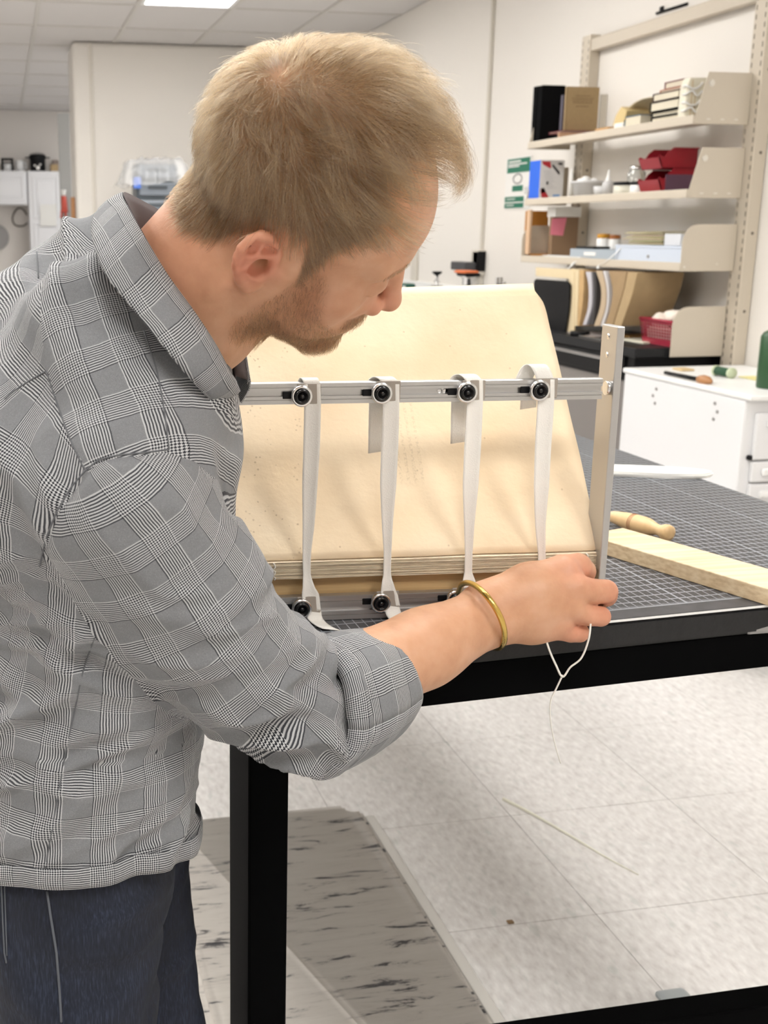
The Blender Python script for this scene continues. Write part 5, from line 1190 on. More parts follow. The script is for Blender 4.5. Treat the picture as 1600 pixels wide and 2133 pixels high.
class Field:
    def __init__(self, xs, ys, zs):
        self.ax = (xs, ys, zs); self.f = np.full((len(xs), len(ys), len(zs)), 0.25, np.float32)
    def block(self, lo, hi):
        sl = []; g = []
        for a, l, h in zip(self.ax, lo, hi):
            i0 = max(0, np.searchsorted(a, l) - 1); i1 = min(len(a), np.searchsorted(a, h) + 1); sl.append(slice(i0, i1)); g.append(a[i0:i1])
        return tuple(sl), np.meshgrid(*g, indexing='ij', sparse=True)
    def put(self, lo, hi, fn, k=0.0, op='u'):
        m = 2.0 * k + 0.012
        sl, (X, Y, Z) = self.block(np.asarray(lo) - m, np.asarray(hi) + m)
        cur = self.f[sl]
        if cur.size == 0: return
        d = fn(X, Y, Z).astype(np.float32)
        if op == 's': d = -d; h = np.clip(.5 - .5 * (d - cur) / max(k, 1e-6), 0, 1); new = cur * (1 - (1 - h)) if False else None
        if op == 'u':
            h = np.clip(.5 + .5 * (d - cur) / max(k, 1e-6), 0, 1); self.f[sl] = d + (cur - d) * h - k * h * (1 - h)
            if False: pass
            self.f[sl] = np.where(h >= 1, cur, self.f[sl])
        else:
            h = np.clip(.5 - .5 * (d - cur) / max(k, 1e-6), 0, 1); self.f[sl] = d + (cur - d) * h + k * h * (1 - h)
    def cone(self, a, b, ra, rb, k=0.0, op='u'):
        a, b = np.asarray(a, float), np.asarray(b, float); ab = b - a; L2 = max(ab @ ab, 1e-12); r = max(ra, rb)
        def fn(X, Y, Z):
            t = np.clip(((X - a[0]) * ab[0] + (Y - a[1]) * ab[1] + (Z - a[2]) * ab[2]) / L2, 0, 1)
            return np.sqrt((X - a[0] - t * ab[0]) ** 2 + (Y - a[1] - t * ab[1]) ** 2 + (Z - a[2] - t * ab[2]) ** 2) - (ra + (rb - ra) * t)
        self.put(np.minimum(a, b) - r, np.maximum(a, b) + r, fn, k, op)
    def ball(self, c, r, k=0.0, op='u'): self.cone(c, np.asarray(c) + 1e-5, r, r, k, op)
    def ell(self, c, R, rad, k=0.0, op='u'):
        """R: rows are the ellipsoid's axes."""
        c = np.asarray(c, float); R = np.asarray(R, float); rad = np.asarray(rad, float); ext = np.sqrt(((R * rad[:, None]) ** 2).sum(0))
        def fn(X, Y, Z):
            x, y, z = X - c[0], Y - c[1], Z - c[2]
            q = [x * R[i, 0] + y * R[i, 1] + z * R[i, 2] for i in range(3)]
            k0 = np.sqrt(sum((q[i] / rad[i]) ** 2 for i in range(3))); k1 = np.sqrt(sum((q[i] / rad[i] ** 2) ** 2 for i in range(3))) + 1e-9
            return k0 * (k0 - 1) / k1
        self.put(c - ext, c + ext, fn, k, op)
    def ecyl(self, a, b, Fa, Ra, ba, aa, Fb, Rb, bb, ab_, k=0.0):
        """a piece of trunk between two elliptical sections."""
        a, b = np.asarray(a, float), np.asarray(b, float); v = b - a; L2 = v @ v; r = max(ba, aa, bb, ab_)
        Fa, Ra, Fb, Rb = [np.asarray(q, float) for q in (Fa, Ra, Fb, Rb)]
        def fn(X, Y, Z):
            x, y, z = X - a[0], Y - a[1], Z - a[2]
            t = np.clip((x * v[0] + y * v[1] + z * v[2]) / L2, 0, 1)
            x, y, z = x - t * v[0], y - t * v[1], z - t * v[2]
            f = sum(c * (Fa[i] + (Fb[i] - Fa[i]) * t) for i, c in enumerate((x, y, z))); rr_ = sum(c * (Ra[i] + (Rb[i] - Ra[i]) * t) for i, c in enumerate((x, y, z)))
            hb, ha = ba + (bb - ba) * t, aa + (ab_ - aa) * t
            rest = np.sqrt(np.maximum(x * x + y * y + z * z - f * f - rr_ * rr_, 0))
            q = np.sqrt((f / hb) ** 2 + (rr_ / ha) ** 2 + (rest / np.minimum(ha, hb)) ** 2); q2 = np.sqrt((f / hb ** 2) ** 2 + (rr_ / ha ** 2) ** 2 + (rest / np.minimum(ha, hb) ** 2) ** 2) + 1e-9
            return q * (q - 1) / q2
        self.put(np.minimum(a, b) - r, np.maximum(a, b) + r, fn, k)
    def mesh(self):
        """surface nets."""
        f = self.f; xs, ys, zs = self.ax; ins = f < 0
        c = [ins[dx:ins.shape[0] - 1 + dx, dy:ins.shape[1] - 1 + dy, dz:ins.shape[2] - 1 + dz] for dx in (0, 1) for dy in (0, 1) for dz in (0, 1)]
        s = c[0].astype(np.uint8)
        for q in c[1:]: s = s + q
        act = np.argwhere((s > 0) & (s < 8)); idx = np.full(s.shape, -1, np.int32); idx[tuple(act.T)] = np.arange(len(act))
        i, j, k = act.T; acc = np.zeros((len(act), 3)); cnt = np.zeros(len(act))
        cor = [(dx, dy, dz) for dx in (0, 1) for dy in (0, 1) for dz in (0, 1)]
        val = [f[i + d[0], j + d[1], k + d[2]] for d in cor]; pos = [np.stack([xs[i + d[0]], ys[j + d[1]], zs[k + d[2]]], 1) for d in cor]
        for a in range(8):
            for b in range(a + 1, 8):
                if sum(abs(cor[a][q] - cor[b][q]) for q in range(3)) != 1: continue
                m = (val[a] < 0) != (val[b] < 0); t = np.where(m, val[a] / np.where(m, val[a] - val[b], 1), 0)
                acc += np.where(m[:, None], pos[a] + (pos[b] - pos[a]) * t[:, None], 0); cnt += m
        V = acc / cnt[:, None]; Q = []
        for ax in range(3):
            sl0 = [slice(None)] * 3; sl1 = [slice(None)] * 3; sl0[ax] = slice(0, -1); sl1[ax] = slice(1, None)
            e = np.argwhere(ins[tuple(sl0)] != ins[tuple(sl1)]); o1, o2 = [q for q in range(3) if q != ax]
            ok = (e[:, o1] > 0) & (e[:, o2] > 0) & (e[:, o1] < f.shape[o1] - 1) & (e[:, o2] < f.shape[o2] - 1); e = e[ok]
            def at(d1, d2):
                q = e.copy(); q[:, o1] += d1; q[:, o2] += d2; return idx[q[:, 0], q[:, 1], q[:, 2]]
            quad = np.stack([at(-1, -1), at(0, -1), at(0, 0), at(-1, 0)], 1)
            flip = ins[e[:, 0], e[:, 1], e[:, 2]]
            if ax == 1: flip = ~flip
            quad = np.where(flip[:, None], quad, quad[:, ::-1]); Q.append(quad)
        return V, np.concatenate(Q)
def vnormals(V, Q):
    n = np.cross(V[Q[:, 2]] - V[Q[:, 0]], V[Q[:, 3]] - V[Q[:, 1]]); N = np.zeros_like(V)
    for k in range(4):
        for a in range(3): N[:, a] += np.bincount(Q[:, k], n[:, a], len(V))
    return N / (np.linalg.norm(N, axis=1, keepdims=True) + 1e-12)
def relax(V, Q, it=2, lam=.5, w=None):
    E = np.concatenate([Q[:, [0, 1]], Q[:, [1, 2]], Q[:, [2, 3]], Q[:, [3, 0]]])
    cnt = np.bincount(E[:, 0], minlength=len(V)) + np.bincount(E[:, 1], minlength=len(V))
    for _ in range(it):
        S = np.stack([np.bincount(E[:, 0], V[E[:, 1], a], len(V)) + np.bincount(E[:, 1], V[E[:, 0], a], len(V)) for a in range(3)], 1)
        d = (S / np.maximum(cnt, 1)[:, None] - V) * lam; V = V + (d if w is None else d * w[:, None])
    return V
def to_room(V): return np.stack([V[:, 0] * cy_ + V[:, 1] * sy_, -V[:, 0] * sy_ + V[:, 1] * cy_, V[:, 2]], 1)
def mesh_obj(name, V, Q, m, parent=None, uv=None, cols=None):
    me = bpy.data.meshes.new(name); me.vertices.add(len(V)); me.vertices.foreach_set('co', to_room(V).astype(np.float32).ravel())
    me.loops.add(Q.size); me.polygons.add(len(Q)); me.loops.foreach_set('vertex_index', Q.astype(np.int32).ravel()); me.polygons.foreach_set('loop_start', np.arange(0, Q.size, 4, dtype=np.int32))
    me.update(calc_edges=True); me.validate(); me.polygons.foreach_set('use_smooth', [True] * len(me.polygons))
    if uv is not None: l = me.uv_layers.new(name='UVMap'); l.data.foreach_set('uv', uv.astype(np.float32).ravel())
    for nm, c in (cols or {}).items():
        a = me.color_attributes.new(nm, 'FLOAT_COLOR', 'POINT'); a.data.foreach_set('color', np.concatenate([c, np.ones((len(c), 1))], 1).astype(np.float32).ravel())
    me.materials.append(m); o = bpy.data.objects.new(name, me); COL.objects.link(o)
    if parent: o.parent = parent
    return o
def PD(px, py, d): return ldz_at(px, py, d)
def RP(rpx, py, d): return rpx * px_size(0, py, d)

# ---- head axes: f towards the face, u to the crown, r to his right ear
HM = np.array([[.849, .470, -.240], [.119, -.605, -.787], [-.515, .640, -.570]])
HO = np.array([.0452, .965, 1.3875])
def h2w(p): return HM @ (np.asarray(p, float) / 100.) + HO
HR = HM.T                                           # rows: f, u, r
def w2h(V): return (V - HO) @ HM * 100.

body = Field(axis_steps((-.44, -.11, .009), (-.11, .43, .0021), (.43, .47, .006)), axis_steps((.76, .80, .006), (.80, 1.26, .0022), (1.26, 1.50, .007)), axis_steps((.0, .90, .012), (.90, 1.10, .0021), (1.10, 1.215, .004), (1.215, 1.545, .0021)))
H = body
def hell(c, rad, k=.012, op='u', R=None): H.ell(h2w(c), HR if R is None else R, np.asarray(rad) / 100., k, op)
def hcone(a, b, ra, rb, k=.010, op='u'): H.cone(h2w(a), h2w(b), ra / 100., rb / 100., k, op)
def hball(c, r, k=.008, op='u'): hcone(c, c, r, r, k, op)
hell((-.5, 4.8, 0), (9.3, 8.2, 7.3), 0)
hell((4.0, 4.0, 0), (5.7, 5.0, 6.1), .02)
hell((4.6, -1.4, 0), (4.7, 6.4, 5.7), .02)
for s in (1, -1):
    hball((5.9, -1.7, 4.0 * s), 2.2, .018)
    hcone((8.7, 2.5, 1.0 * s), (7.4, 2.8, 4.5 * s), 1.10, .95, .012)
    hcone((.9, -5.8, 4.9 * s), (7.6, -9.2, 1.6 * s), 1.35, 1.35, .016)
    hcone((.9, -5.8, 4.9 * s), (.9, -1.2, 5.7 * s), 1.3, 1.4, .016)
    hell((4.6, -4.6, 3.0 * s), (3.4, 3.6, 2.5), .014)
hell((4.2, -6.8, 0), (5.2, 2.6, 4.3), .018)
hball((8.5, -9.5, 0), 1.75, .014)
hell((7.9, -5.4, 0), (2.5, 2.7, 3.1), .012)
for s in (1, -1):
    hball((9.7, .7, 3.2 * s), 1.25, .010, 's')
    hball((8.0, .6, 3.2 * s), 1.30, .003)
    hcone((8.9, .15, 2.2 * s), (8.4, .10, 4.4 * s), .30, .26, .004)
hcone((9.2, 1.7, 0), (11.1, -2.2, 0), .72, .86, .009)
hball((11.35, -2.7, 0), .92, .007)
for s in (1, -1):
    hball((10.2, -3.25, 1.25 * s), .78, .006); hball((10.75, -3.75, .62 * s), .32, .003, 's')
hcone((9.4, -3.6, 0), (10.9, -3.4, 0), .7, .45, .006)
for s in (1, -1): hball((9.25, -2.75, 1.45 * s), .80, .008); hball((8.3, -2.9, 2.2 * s), 1.15, .010); hball((8.9, -1.2, 1.3 * s), .8, .008)
for s in (1, -1):
    hcone((10.0, -5.35, .5 * s), (9.0, -5.75, 2.3 * s), .50, .32, .005); hcone((9.85, -6.55, .5 * s), (8.8, -6.2, 2.2 * s), .55, .32, .005)
hcone((10.35, -5.95, -2), (10.35, -5.95, 2), .10, .10, .004, 's')
# ears
def ear(s):
    o = np.array([-.30, -.65, 6.75 * s]); eb = np.array([-.20, .98, .06 * s]); eb /= np.linalg.norm(eb)
    ea = np.array([-.86, -.18, .47 * s]); ea -= eb * (ea @ eb); ea /= np.linalg.norm(ea); en = np.cross(ea, eb) * (1 if s > 0 else -1); en *= np.sign(en[2] * s)
    q = lambda a, b, n=0: o + ea * a + eb * b + en * n
    R = np.stack([HM @ ea, HM @ eb, HM @ en])
    H.ell(h2w(q(1.25, .15, .0)), R, np.array([1.55, 2.75, .34]) / 100, .004)
    H.ell(h2w(q(.65, -.25, -.55)), R, np.array([1.25, 1.35, .95]) / 100, .004)
    path = [(-.35, .3, .45), (-.3, 1.2, .35), (.05, 2.2, .22), (.8, 2.9, .18), (1.6, 3.0, .22), (2.35, 2.55, .28), (2.75, 1.7, .32), (2.8, .7, .30), (2.55, -.4, .22), (2.1, -1.3, .12), (1.65, -2.0, .04)]
    for a, b in zip(path, path[1:]): hcone(q(*a), q(*b), .40, .40, .0025)
    for a, b in (((1.5, -2.0, .05), (.85, -2.75, .05)), ((.85, -2.75, .05), (.3, -2.4, .1)), ((.9, -2.2, .05), (.4, -1.6, .1))): hcone(q(*a), q(*b), .52, .50, .004)
    for a, b in (((1.35, 2.0, .28), (1.85, 1.0, .36)), ((1.85, 1.0, .36), (1.75, -.2, .40)), ((1.75, -.2, .40), (1.1, -1.25, .42)), ((.35, 1.0, .22), (1.5, 1.15, .32))): hcone(q(*a), q(*b), .36, .34, .004)
    H.ell(h2w(q(.78, -.25, .62)), R, np.array([.98, .92, 1.0]) / 100, .002, 's')
    H.ell(h2w(q(.55, 1.62, .42)), R, np.array([.72, .36, .42]) / 100, .0015, 's'); H.ell(h2w(q(1.9, 2.0, .42)), R, np.array([.40, .85, .34]) / 100, .002, 's')
    hball(q(-.35, -.45, .35), .55, .004); hcone(q(-.2, -1.3, .25), q(.5, -1.5, .3), .4, .4, .004)
    hcone(q(.62, -.30, .35), q(.05, -.2, -1.1), .62, .40, .002, 's')
ear(1); ear(-1)
# ---- neck
NB = np.array([-.072, 1.015, 1.285])
H.cone(h2w((-2.3, -1.8, 0)), NB, .050, .058, .018)
H.cone(h2w((-1.5, -4.2, 2.4)), NB + np.array([.045, -.02, .005]), .030, .030, .025)
H.cone(h2w((1.8, -7.4, 0)), NB + np.array([.055, .015, .0]), .030, .034, .022)
H.cone(h2w((-4.6, -1.6, 0)), NB + np.array([-.035, .0, .0]), .034, .040, .02)

# ---- trunk stations shared by the body and the shirt: centre, front axis, right axis, half depth, half width
def ortho(F, R): F = np.array(F, float); F /= np.linalg.norm(F); R = np.array(R, float); R -= F * (F @ R); return F, R / np.linalg.norm(R)
TR = []
for c, F, R, b, a in (((-.184, 1.06, .62), (.95, .31, 0), (.31, -.95, 0), .138, .188), ((-.182, 1.065, .76), (.95, .31, 0), (.31, -.95, -.02), .136, .186), ((-.172, 1.085, .92), (.95, .29, -.02), (.29, -.95, -.08), .128, .176),
                      ((-.150, 1.08, 1.06), (.955, .25, -.12), (.22, -.95, -.22), .130, .180), ((-.128, 1.055, 1.17), (.96, .14, -.25), (.05, -.90, -.43), .130, .178), ((-.098, 1.03, 1.240), (.95, .1, -.32), (.05, -.88, -.46), .098, .150)):
    TR.append((np.array(c), *ortho(F, R), b, a))
SH_R = PD(262, 1040, .905); SH_L = np.array([-.135, 1.165, 1.322])
EL = PD(642, 1472, .985); WR = PD(1012, 1285, 1.14)
for k_, (s0, s1) in enumerate(zip(TR[1:], TR[2:])):
    i0, i1 = (.048, .034, .032, .028)[k_], (.034, .032, .028, .022)[k_]
    body.ecyl(s0[0], s1[0], s0[1], s0[2], s0[3] - i0, s0[4] - i0 * 1.2, s1[1], s1[2], s1[3] - i1, s1[4] - i1 * 1.2, .02)
body.cone(NB, TR[5][0], .056, .068, .03); body.cone(TR[5][0], SH_R, .062, .055, .03); body.cone(TR[5][0], SH_L, .062, .052, .03)
body.cone(SH_R, PD(508, 1393, .968), .048, .040, .02); body.cone(PD(508, 1393, .968), EL, .038, .034, .02)
# right forearm with its taper, wrist and hand
FA = EL + (WR - EL) * .30
body.cone(EL, FA, .034, RP(84, 1390, 1.03), .015); body.cone(FA, EL + (WR - EL) * .62, RP(84, 1390, 1.03), RP(78, 1350, 1.08), .012); body.cone(EL + (WR - EL) * .62, WR, RP(78, 1350, 1.08), RP(61, 1285, 1.14), .012)
body.cone(EL + (WR - EL) * .25 + np.array([.0, .0, .008]), EL + (WR - EL) * .7, RP(80, 1380, 1.03), RP(70, 1320, 1.1), .012)
def hand(pts, k=.006):
    for (a, b) in zip(pts, pts[1:]): body.cone(PD(*a[:3]), PD(*b[:3]), RP(a[3], a[1], a[2]), RP(b[3], b[1], b[2]), k)
W0 = (1030, 1276, 1.145)
hand([(1012, 1285, 1.14, 61), (1052, 1268, 1.146, 60)], .012)
hand([(1020, 1262, 1.143, 52), (1100, 1220, 1.155, 44), (1172, 1192, 1.168, 36)], .012)        # index metacarpal
hand([(1035, 1272, 1.143, 50), (1120, 1240, 1.146, 44), (1196, 1226, 1.150, 33)], .012)        # middle
hand([(1035, 1285, 1.145, 46), (1115, 1272, 1.146, 42), (1186, 1268, 1.146, 30)], .012)        # ring
hand([(1040, 1298, 1.150, 40), (1110, 1300, 1.150, 38), (1165, 1306, 1.150, 28)], .012)        # little
hand([(1172, 1190, 1.168, 36), (1204, 1181, 1.178, 29), (1216, 1190, 1.192, 25), (1212, 1214, 1.205, 21)], .0015)      # index, bent down to the needle
hand([(1196, 1226, 1.150, 33), (1232, 1232, 1.150, 27), (1262, 1232, 1.156, 25), (1262, 1240, 1.180, 24), (1222, 1246, 1.196, 21)], .0009)   # middle, its knuckle to the right
hand([(1186, 1268, 1.146, 30), (1224, 1281, 1.146, 23), (1251, 1284, 1.150, 21.5), (1249, 1285, 1.172, 20), (1212, 1280, 1.186, 20)], .0008)      # ring
hand([(1165, 1306, 1.150, 28), (1188, 1316, 1.149, 22.5), (1207, 1318, 1.153, 20.5), (1204, 1314, 1.172, 18.5), (1172, 1300, 1.182, 18)], .0008)      # little
hand([(1070, 1228, 1.162, 34), (1130, 1218, 1.190, 28), (1180, 1218, 1.205, 24), (1216, 1218, 1.212, 21)], .008)      # thumb, behind the fingers
for a in ((1180, 1186, 1.158, 20), (1206, 1226, 1.140, 16), (1194, 1266, 1.138, 15), (1170, 1302, 1.140, 13)): body.ball(PD(*a[:3]), RP(a[3], a[1], a[2]), .010)
# left arm, passing behind the book to meet the needle from the back
EL2, WR2 = np.array([-.085, 1.365, 1.072]), np.array([.150, 1.42, 1.070])
body.cone(SH_L, EL2, .052, .042, .02); body.cone(EL2, WR2, .042, .029, .012); body.cone(WR2, WR2 + np.array([.065, -.012, -.008]), .030, .026, .012)
for k_, (dy, dz, ln_) in enumerate(((-.020, .012, .070), (-.008, .016, .078), (.006, .015, .072), (.019, .010, .058))):
    q0 = WR2 + np.array([.065, -.012 + dy, -.008 + dz * .6]); q1 = q0 + np.array([ln_ * .55, dy * .3, .004]); q2 = q1 + np.array([ln_ * .35, 0, -.018])
    body.cone(q0, q1, .0105, .0095, .005); body.cone(q1, q2, .0095, .008, .003)
body.cone(WR2 + np.array([.02, -.02, .0]), WR2 + np.array([.075, -.05, .004]), .014, .011, .006); body.cone(WR2 + np.array([.075, -.05, .004]), WR2 + np.array([.10, -.045, -.008]), .011, .009, .003)
# legs and shoes
HIPS = [(np.array([-.165, .985, .80]), np.array([-.155, .975, .45]), np.array([-.20, .985, .09])), (np.array([-.150, 1.15, .80]), np.array([-.115, 1.165, .45]), np.array([-.16, 1.175, .09]))]
for h, kn, an in HIPS:
    body.cone(h, kn, .068, .050, .02); body.cone(kn, an, .050, .036, .012); body.cone(an, an + np.array([0, 0, -.04]), .036, .040, .01)
    body.cone(an + np.array([-.02, 0, -.052]), an + np.array([.15, .04, -.060]), .034, .028, .01)
bV, bQ = body.mesh(); del body.f
bV = relax(bV, bQ, 2, .45)
hc = w2h(bV)
def sst(a, b, x): t = np.clip((x - a) / (b - a), 0, 1); return t * t * (3 - 2 * t)
def hair_mask(h):
    """1 where scalp hair grows (head coordinates in cm)."""
    f, u, r = h.T; ar = np.abs(r)
    front = np.interp(u, [-3.5, -2.0, .5, 3.0, 5.0, 6.6, 9.0, 11, 13], [1.5, 3.0, 3.0, 3.3, 4.1, 5.1, 4.6, 4.3, 4.3]) + np.where(u > 7.5, (3.0 - ar) * .55, 0).clip(-.8, 1.9) * sst(7.5, 9.5, u)
    low = np.interp(f, [-11, -7, -4.2, -2.9, -2.2, 1.2, 1.8, 3.0, 4.2], [-4.2, -4.2, -2.6, .8, 2.9, 3.0, 1.2, -2.6, -1.2])
    return sst(-.45, .45, front - f) * sst(-.5, .6, u - low)
def beard_mask(h):
    f, u, r = h.T; ar = np.abs(r)
    lo = np.interp(u, [-7, -5, -3, 0, 1], [.6, 1.2, 2.3, 2.7, 2.8]); hi = np.interp(u, [-7, -5, -3, 0, 1], [10, 7.4, 5.6, 4.5, 4.2])
    side = sst(lo - .7, lo + .5, f) * sst(hi + .9, hi - .4, f) * sst(1.4, -.2, u) * sst(-9.5, -8.0, u + .25 * f)
    chin = sst(-6.4, -7.6, u) * sst(3.0, 4.5, f) * sst(-12.0, -10.8, u)
    jaw = sst(-4.6, -6.2, u + .38 * (f - 2)) * sst(.8, 2.2, f) * sst(-9.8, -8.0, u + .25 * f)
    mou = sst(8.1, 8.8, f) * sst(-3.9, -4.5, u) * sst(3.6, 2.6, ar) * (1 - sst(-5.5, -5.7, u) * sst(-7.0, -6.8, u))
    return np.clip(np.maximum.reduce([side * .42, chin, jaw * .9, mou]), 0, 1)
ishead = (hc[:, 1] > -13) & (bV[:, 2] > 1.20) & (np.linalg.norm(hc, axis=1) < 24)
hm = np.where(ishead, hair_mask(hc), 0) * np.where(np.abs(hc[:, 2]) > 8.0, 0, 1)
bmk = np.where(ishead, beard_mask(hc), 0)
f_, u_, r_ = hc.T
earm = np.exp(-(((f_ + 1.3) / 2.4) ** 2 + ((u_ + .4) / 3.3) ** 2)) * sst(6.4, 7.4, np.abs(r_)) * ishead
hm = hm * (1 - earm)
red = np.clip(earm * 1.15 + .55 * np.exp(-(((f_ - 11) / 1.8) ** 2 + ((u_ + 2.6) / 2.2) ** 2)) * ishead + .22 * np.exp(-(((f_ - 5.5) / 3.5) ** 2 + ((u_ + 2.2) / 3) ** 2)) * ishead + .30 * ishead * sst(-1, -6, f_) * sst(3, -4, u_), 0, 1)
hp_ = np.stack([PD(1200, 1200, 1.16), PD(1262, 1240, 1.16), PD(1252, 1282, 1.15), PD(1200, 1312, 1.15)])
dk = np.min(np.linalg.norm(bV[:, None, :] - hp_[None], axis=2), axis=1); red = np.clip(red + .7 * np.exp(-(dk / .028) ** 2), 0, 1)
whorl_h = np.array([-7.0, 10.4, 1.8])
thin = np.exp(-(np.linalg.norm(hc - whorl_h, axis=1) / 1.1) ** 2)
cols = {'masks': np.stack([np.clip(hm * (1 - .45 * thin), 0, 1), bmk, red], 1)}
def skin_mat():
    m = bpy.data.materials.new('skin'); N, Lk = nodes_of(m); b = N['Principled BSDF']
    at = N.new('ShaderNodeVertexColor'); at.layer_name = 'masks'; sp = N.new('ShaderNodeSeparateColor'); Lk.new(at.outputs['Color'], sp.inputs[0])
    tc = N.new('ShaderNodeTexCoord')
    def nz(s, d): n = N.new('ShaderNodeTexNoise'); n.inputs['Scale'].default_value = s; n.inputs['Detail'].default_value = d; Lk.new(tc.outputs['Object'], n.inputs['Vector']); return n.outputs['Fac']
    c = ramp(N, Lk, nz(38, 5), [(.30, (.530, .275, .160)), (.5, (.590, .322, .192)), (.72, (.640, .368, .235))])
    def over(base, fac, col):
        mx = N.new('ShaderNodeMix'); mx.data_type = 'RGBA'; Lk.new(fac, mx.inputs['Factor']); Lk.new(base, mx.inputs['A']); mx.inputs['B'].default_value = (*col, 1); return mx.outputs['Result']
    c = over(c, M_('MULTIPLY', N, Lk, sp.outputs['Blue'], .62), (.66, .215, .150))
    fine = nz(420, 2)
    c = over(c, M_('MULTIPLY', N, Lk, sp.outputs['Green'], M_('MULTIPLY_ADD', N, Lk, fine, .5, .42)), (.20, .10, .045))
    c = over(c, M_('MULTIPLY', N, Lk, sp.outputs['Red'], .88), (.175, .105, .052))
    Lk.new(c, b.inputs['Base Color']); b.inputs['Roughness'].default_value = .48; b.inputs['Specular IOR Level'].default_value = .4
    b.inputs['Subsurface Weight'].default_value = .12; b.inputs['Subsurface Radius'].default_value = (.010, .004, .002); b.inputs['Subsurface Scale'].default_value = .5
    bp = N.new('ShaderNodeBump'); bp.inputs['Strength'].default_value = .18; bp.inputs['Distance'].default_value = .001; Lk.new(nz(300, 3), bp.inputs['Height']); Lk.new(bp.outputs['Normal'], b.inputs['Normal'])
    return m
man = mesh_obj('person', bV, bQ, skin_mat(), None, None, cols)
tag(man, 'man in grey checked shirt and dark jeans bending over the sewing frame', 'person')

# ------------------------------------------------------------------ the shirt
def poly_param(V, pts):
    """against a polyline: (distance, smoothly blended arc length, tangent, axis point)."""
    best = np.full(len(V), 1e9); T = np.zeros_like(V); A = np.zeros_like(V); acc = 0; ds, ss = [], []
    for a, b in zip(pts, pts[1:]):
        ab = b - a; L = np.linalg.norm(ab); t0 = ((V - a) @ ab) / (L * L); t = np.clip(t0, 0, 1); p = a + t[:, None] * ab; d = np.linalg.norm(V - p, axis=1); m = d < best
        best = np.where(m, d, best); T[m] = ab / L; A[m] = p[m]; ds.append(d); ss.append(acc + t0 * L); acc += L
    ds, ss = np.array(ds), np.array(ss); w = np.exp(-(ds - ds.min(0)) / .022)
    return best, (w * ss).sum(0) / w.sum(0), T, A
ARM = [SH_R, PD(390, 1240, .945), PD(508, 1393, .968), EL, PD(720, 1450, 1.02)]
ARMR = [RP(178, 1040, .905), RP(172, 1235, .945), RP(143, 1385, .968), RP(131, 1472, .985), RP(110, 1450, 1.02)]
ARML = [SH_L, EL2, EL2 + (WR2 - EL2) * .35]
def trunk_field(F):
    for s0, s1 in zip(TR, TR[1:]): F.ecyl(s0[0], s1[0], s0[1], s0[2], s0[3], s0[4], s1[1], s1[2], s1[3], s1[4], .018)
    F.cone(NB - np.array([.03, 0, .03]), TR[5][0] - np.array([.015, 0, 0]), .052, .078, .03); F.cone(TR[5][0], SH_R + np.array([-.01, .01, .0]), .072, .066, .035); F.cone(TR[5][0], SH_L, .075, .062, .035)
    F.ball(np.array([-.205, 1.13, 1.245]), .088, .05); F.ball(NB + np.array([-.055, -.015, -.002]), .064, .04); F.ball(NB + np.array([-.02, -.06, -.03]), .055, .03); F.ball(np.array([-.215, .985, 1.17]), .085, .05)
def arm_field(F, k):
    for i in range(4): F.cone(ARM[i], ARM[i + 1], ARMR[i], ARMR[i + 1], k if i == 0 else .02)
    F.cone(ARML[0], ARML[1], .062, .056, .03); F.cone(ARML[1], ARML[2], .056, .050, .02)
SF = Field(axis_steps((-.46, .20, .0034)), axis_steps((.76, 1.50, .0036)), axis_steps((.60, 1.43, .0034)))
trunk_field(SF)
arm_field(SF, .030)
sV, sQ = SF.mesh(); del SF.f
sV = relax(sV, sQ, 3, .5)
# station parameters of the trunk
tp_d, tp_s, tp_t, tp_a = poly_param(sV, [t[0] for t in TR] + [NB + np.array([.02, -.01, .06])])
Zs = np.array([t[0][2] for t in TR])
def lerp_axis(i): return np.stack([np.interp(sV[:, 2], Zs, [t[i][a] for t in TR]) for a in range(3)], 1)
Fv, Rv = lerp_axis(1), lerp_axis(2)
q_ = sV - tp_a
ang = np.arctan2((q_ * Rv).sum(1), (q_ * Fv).sum(1))              # 0 front, +90 deg his right side
tU, tV = ang * .158, tp_s
ad, as_, at_, aa_ = poly_param(sV, ARM)
adir = EL - SH_R; adir /= np.linalg.norm(adir)
e1 = np.cross(adir, [0, 0, 1.0]); e1 /= np.linalg.norm(e1); e2 = np.cross(adir, e1)
qa_ = sV - aa_; aang = np.arctan2(qa_ @ e2, qa_ @ e1)
aU, aV = aang * .070, as_
rad_i = np.interp(as_, np.cumsum([0] + [np.linalg.norm(b - a) for a, b in zip(ARM, ARM[1:])]), ARMR)
def to_px(V):
    z = V[:, 2] - CAMZ; zc = V[:, 1] * cp_ - z * sp_; return CX + FPX * V[:, 0] / zc, CY - FPX * (V[:, 1] * sp_ + z * cp_) / zc
def signed(px, py, line, far):
    """signed distance in pixels to an open line; positive on the side where the polygon line+far lies."""
    d = np.full(len(px), 1e9)
    for (x0, y0), (x1, y1) in zip(line, line[1:]):
        t = np.clip(((px - x0) * (x1 - x0) + (py - y0) * (y1 - y0)) / ((x1 - x0) ** 2 + (y1 - y0) ** 2), 0, 1); d = np.minimum(d, np.hypot(px - x0 - t * (x1 - x0), py - y0 - t * (y1 - y0)))
    P = line + far; ins = np.zeros(len(px), bool)
    for (x0, y0), (x1, y1) in zip(P, P[1:] + P[:1]): ins ^= ((y0 > py) != (y1 > py)) & (px < (x1 - x0) * (py - y0) / ((y1 - y0) if y1 != y0 else 1e-9) + x0)
    return np.where(ins, d, -d)
spx, spy = to_px(sV)
AH = [(82, 1180), (97, 1118), (118, 1066), (148, 1015), (178, 980), (205, 958), (245, 948), (300, 943), (352, 936)]
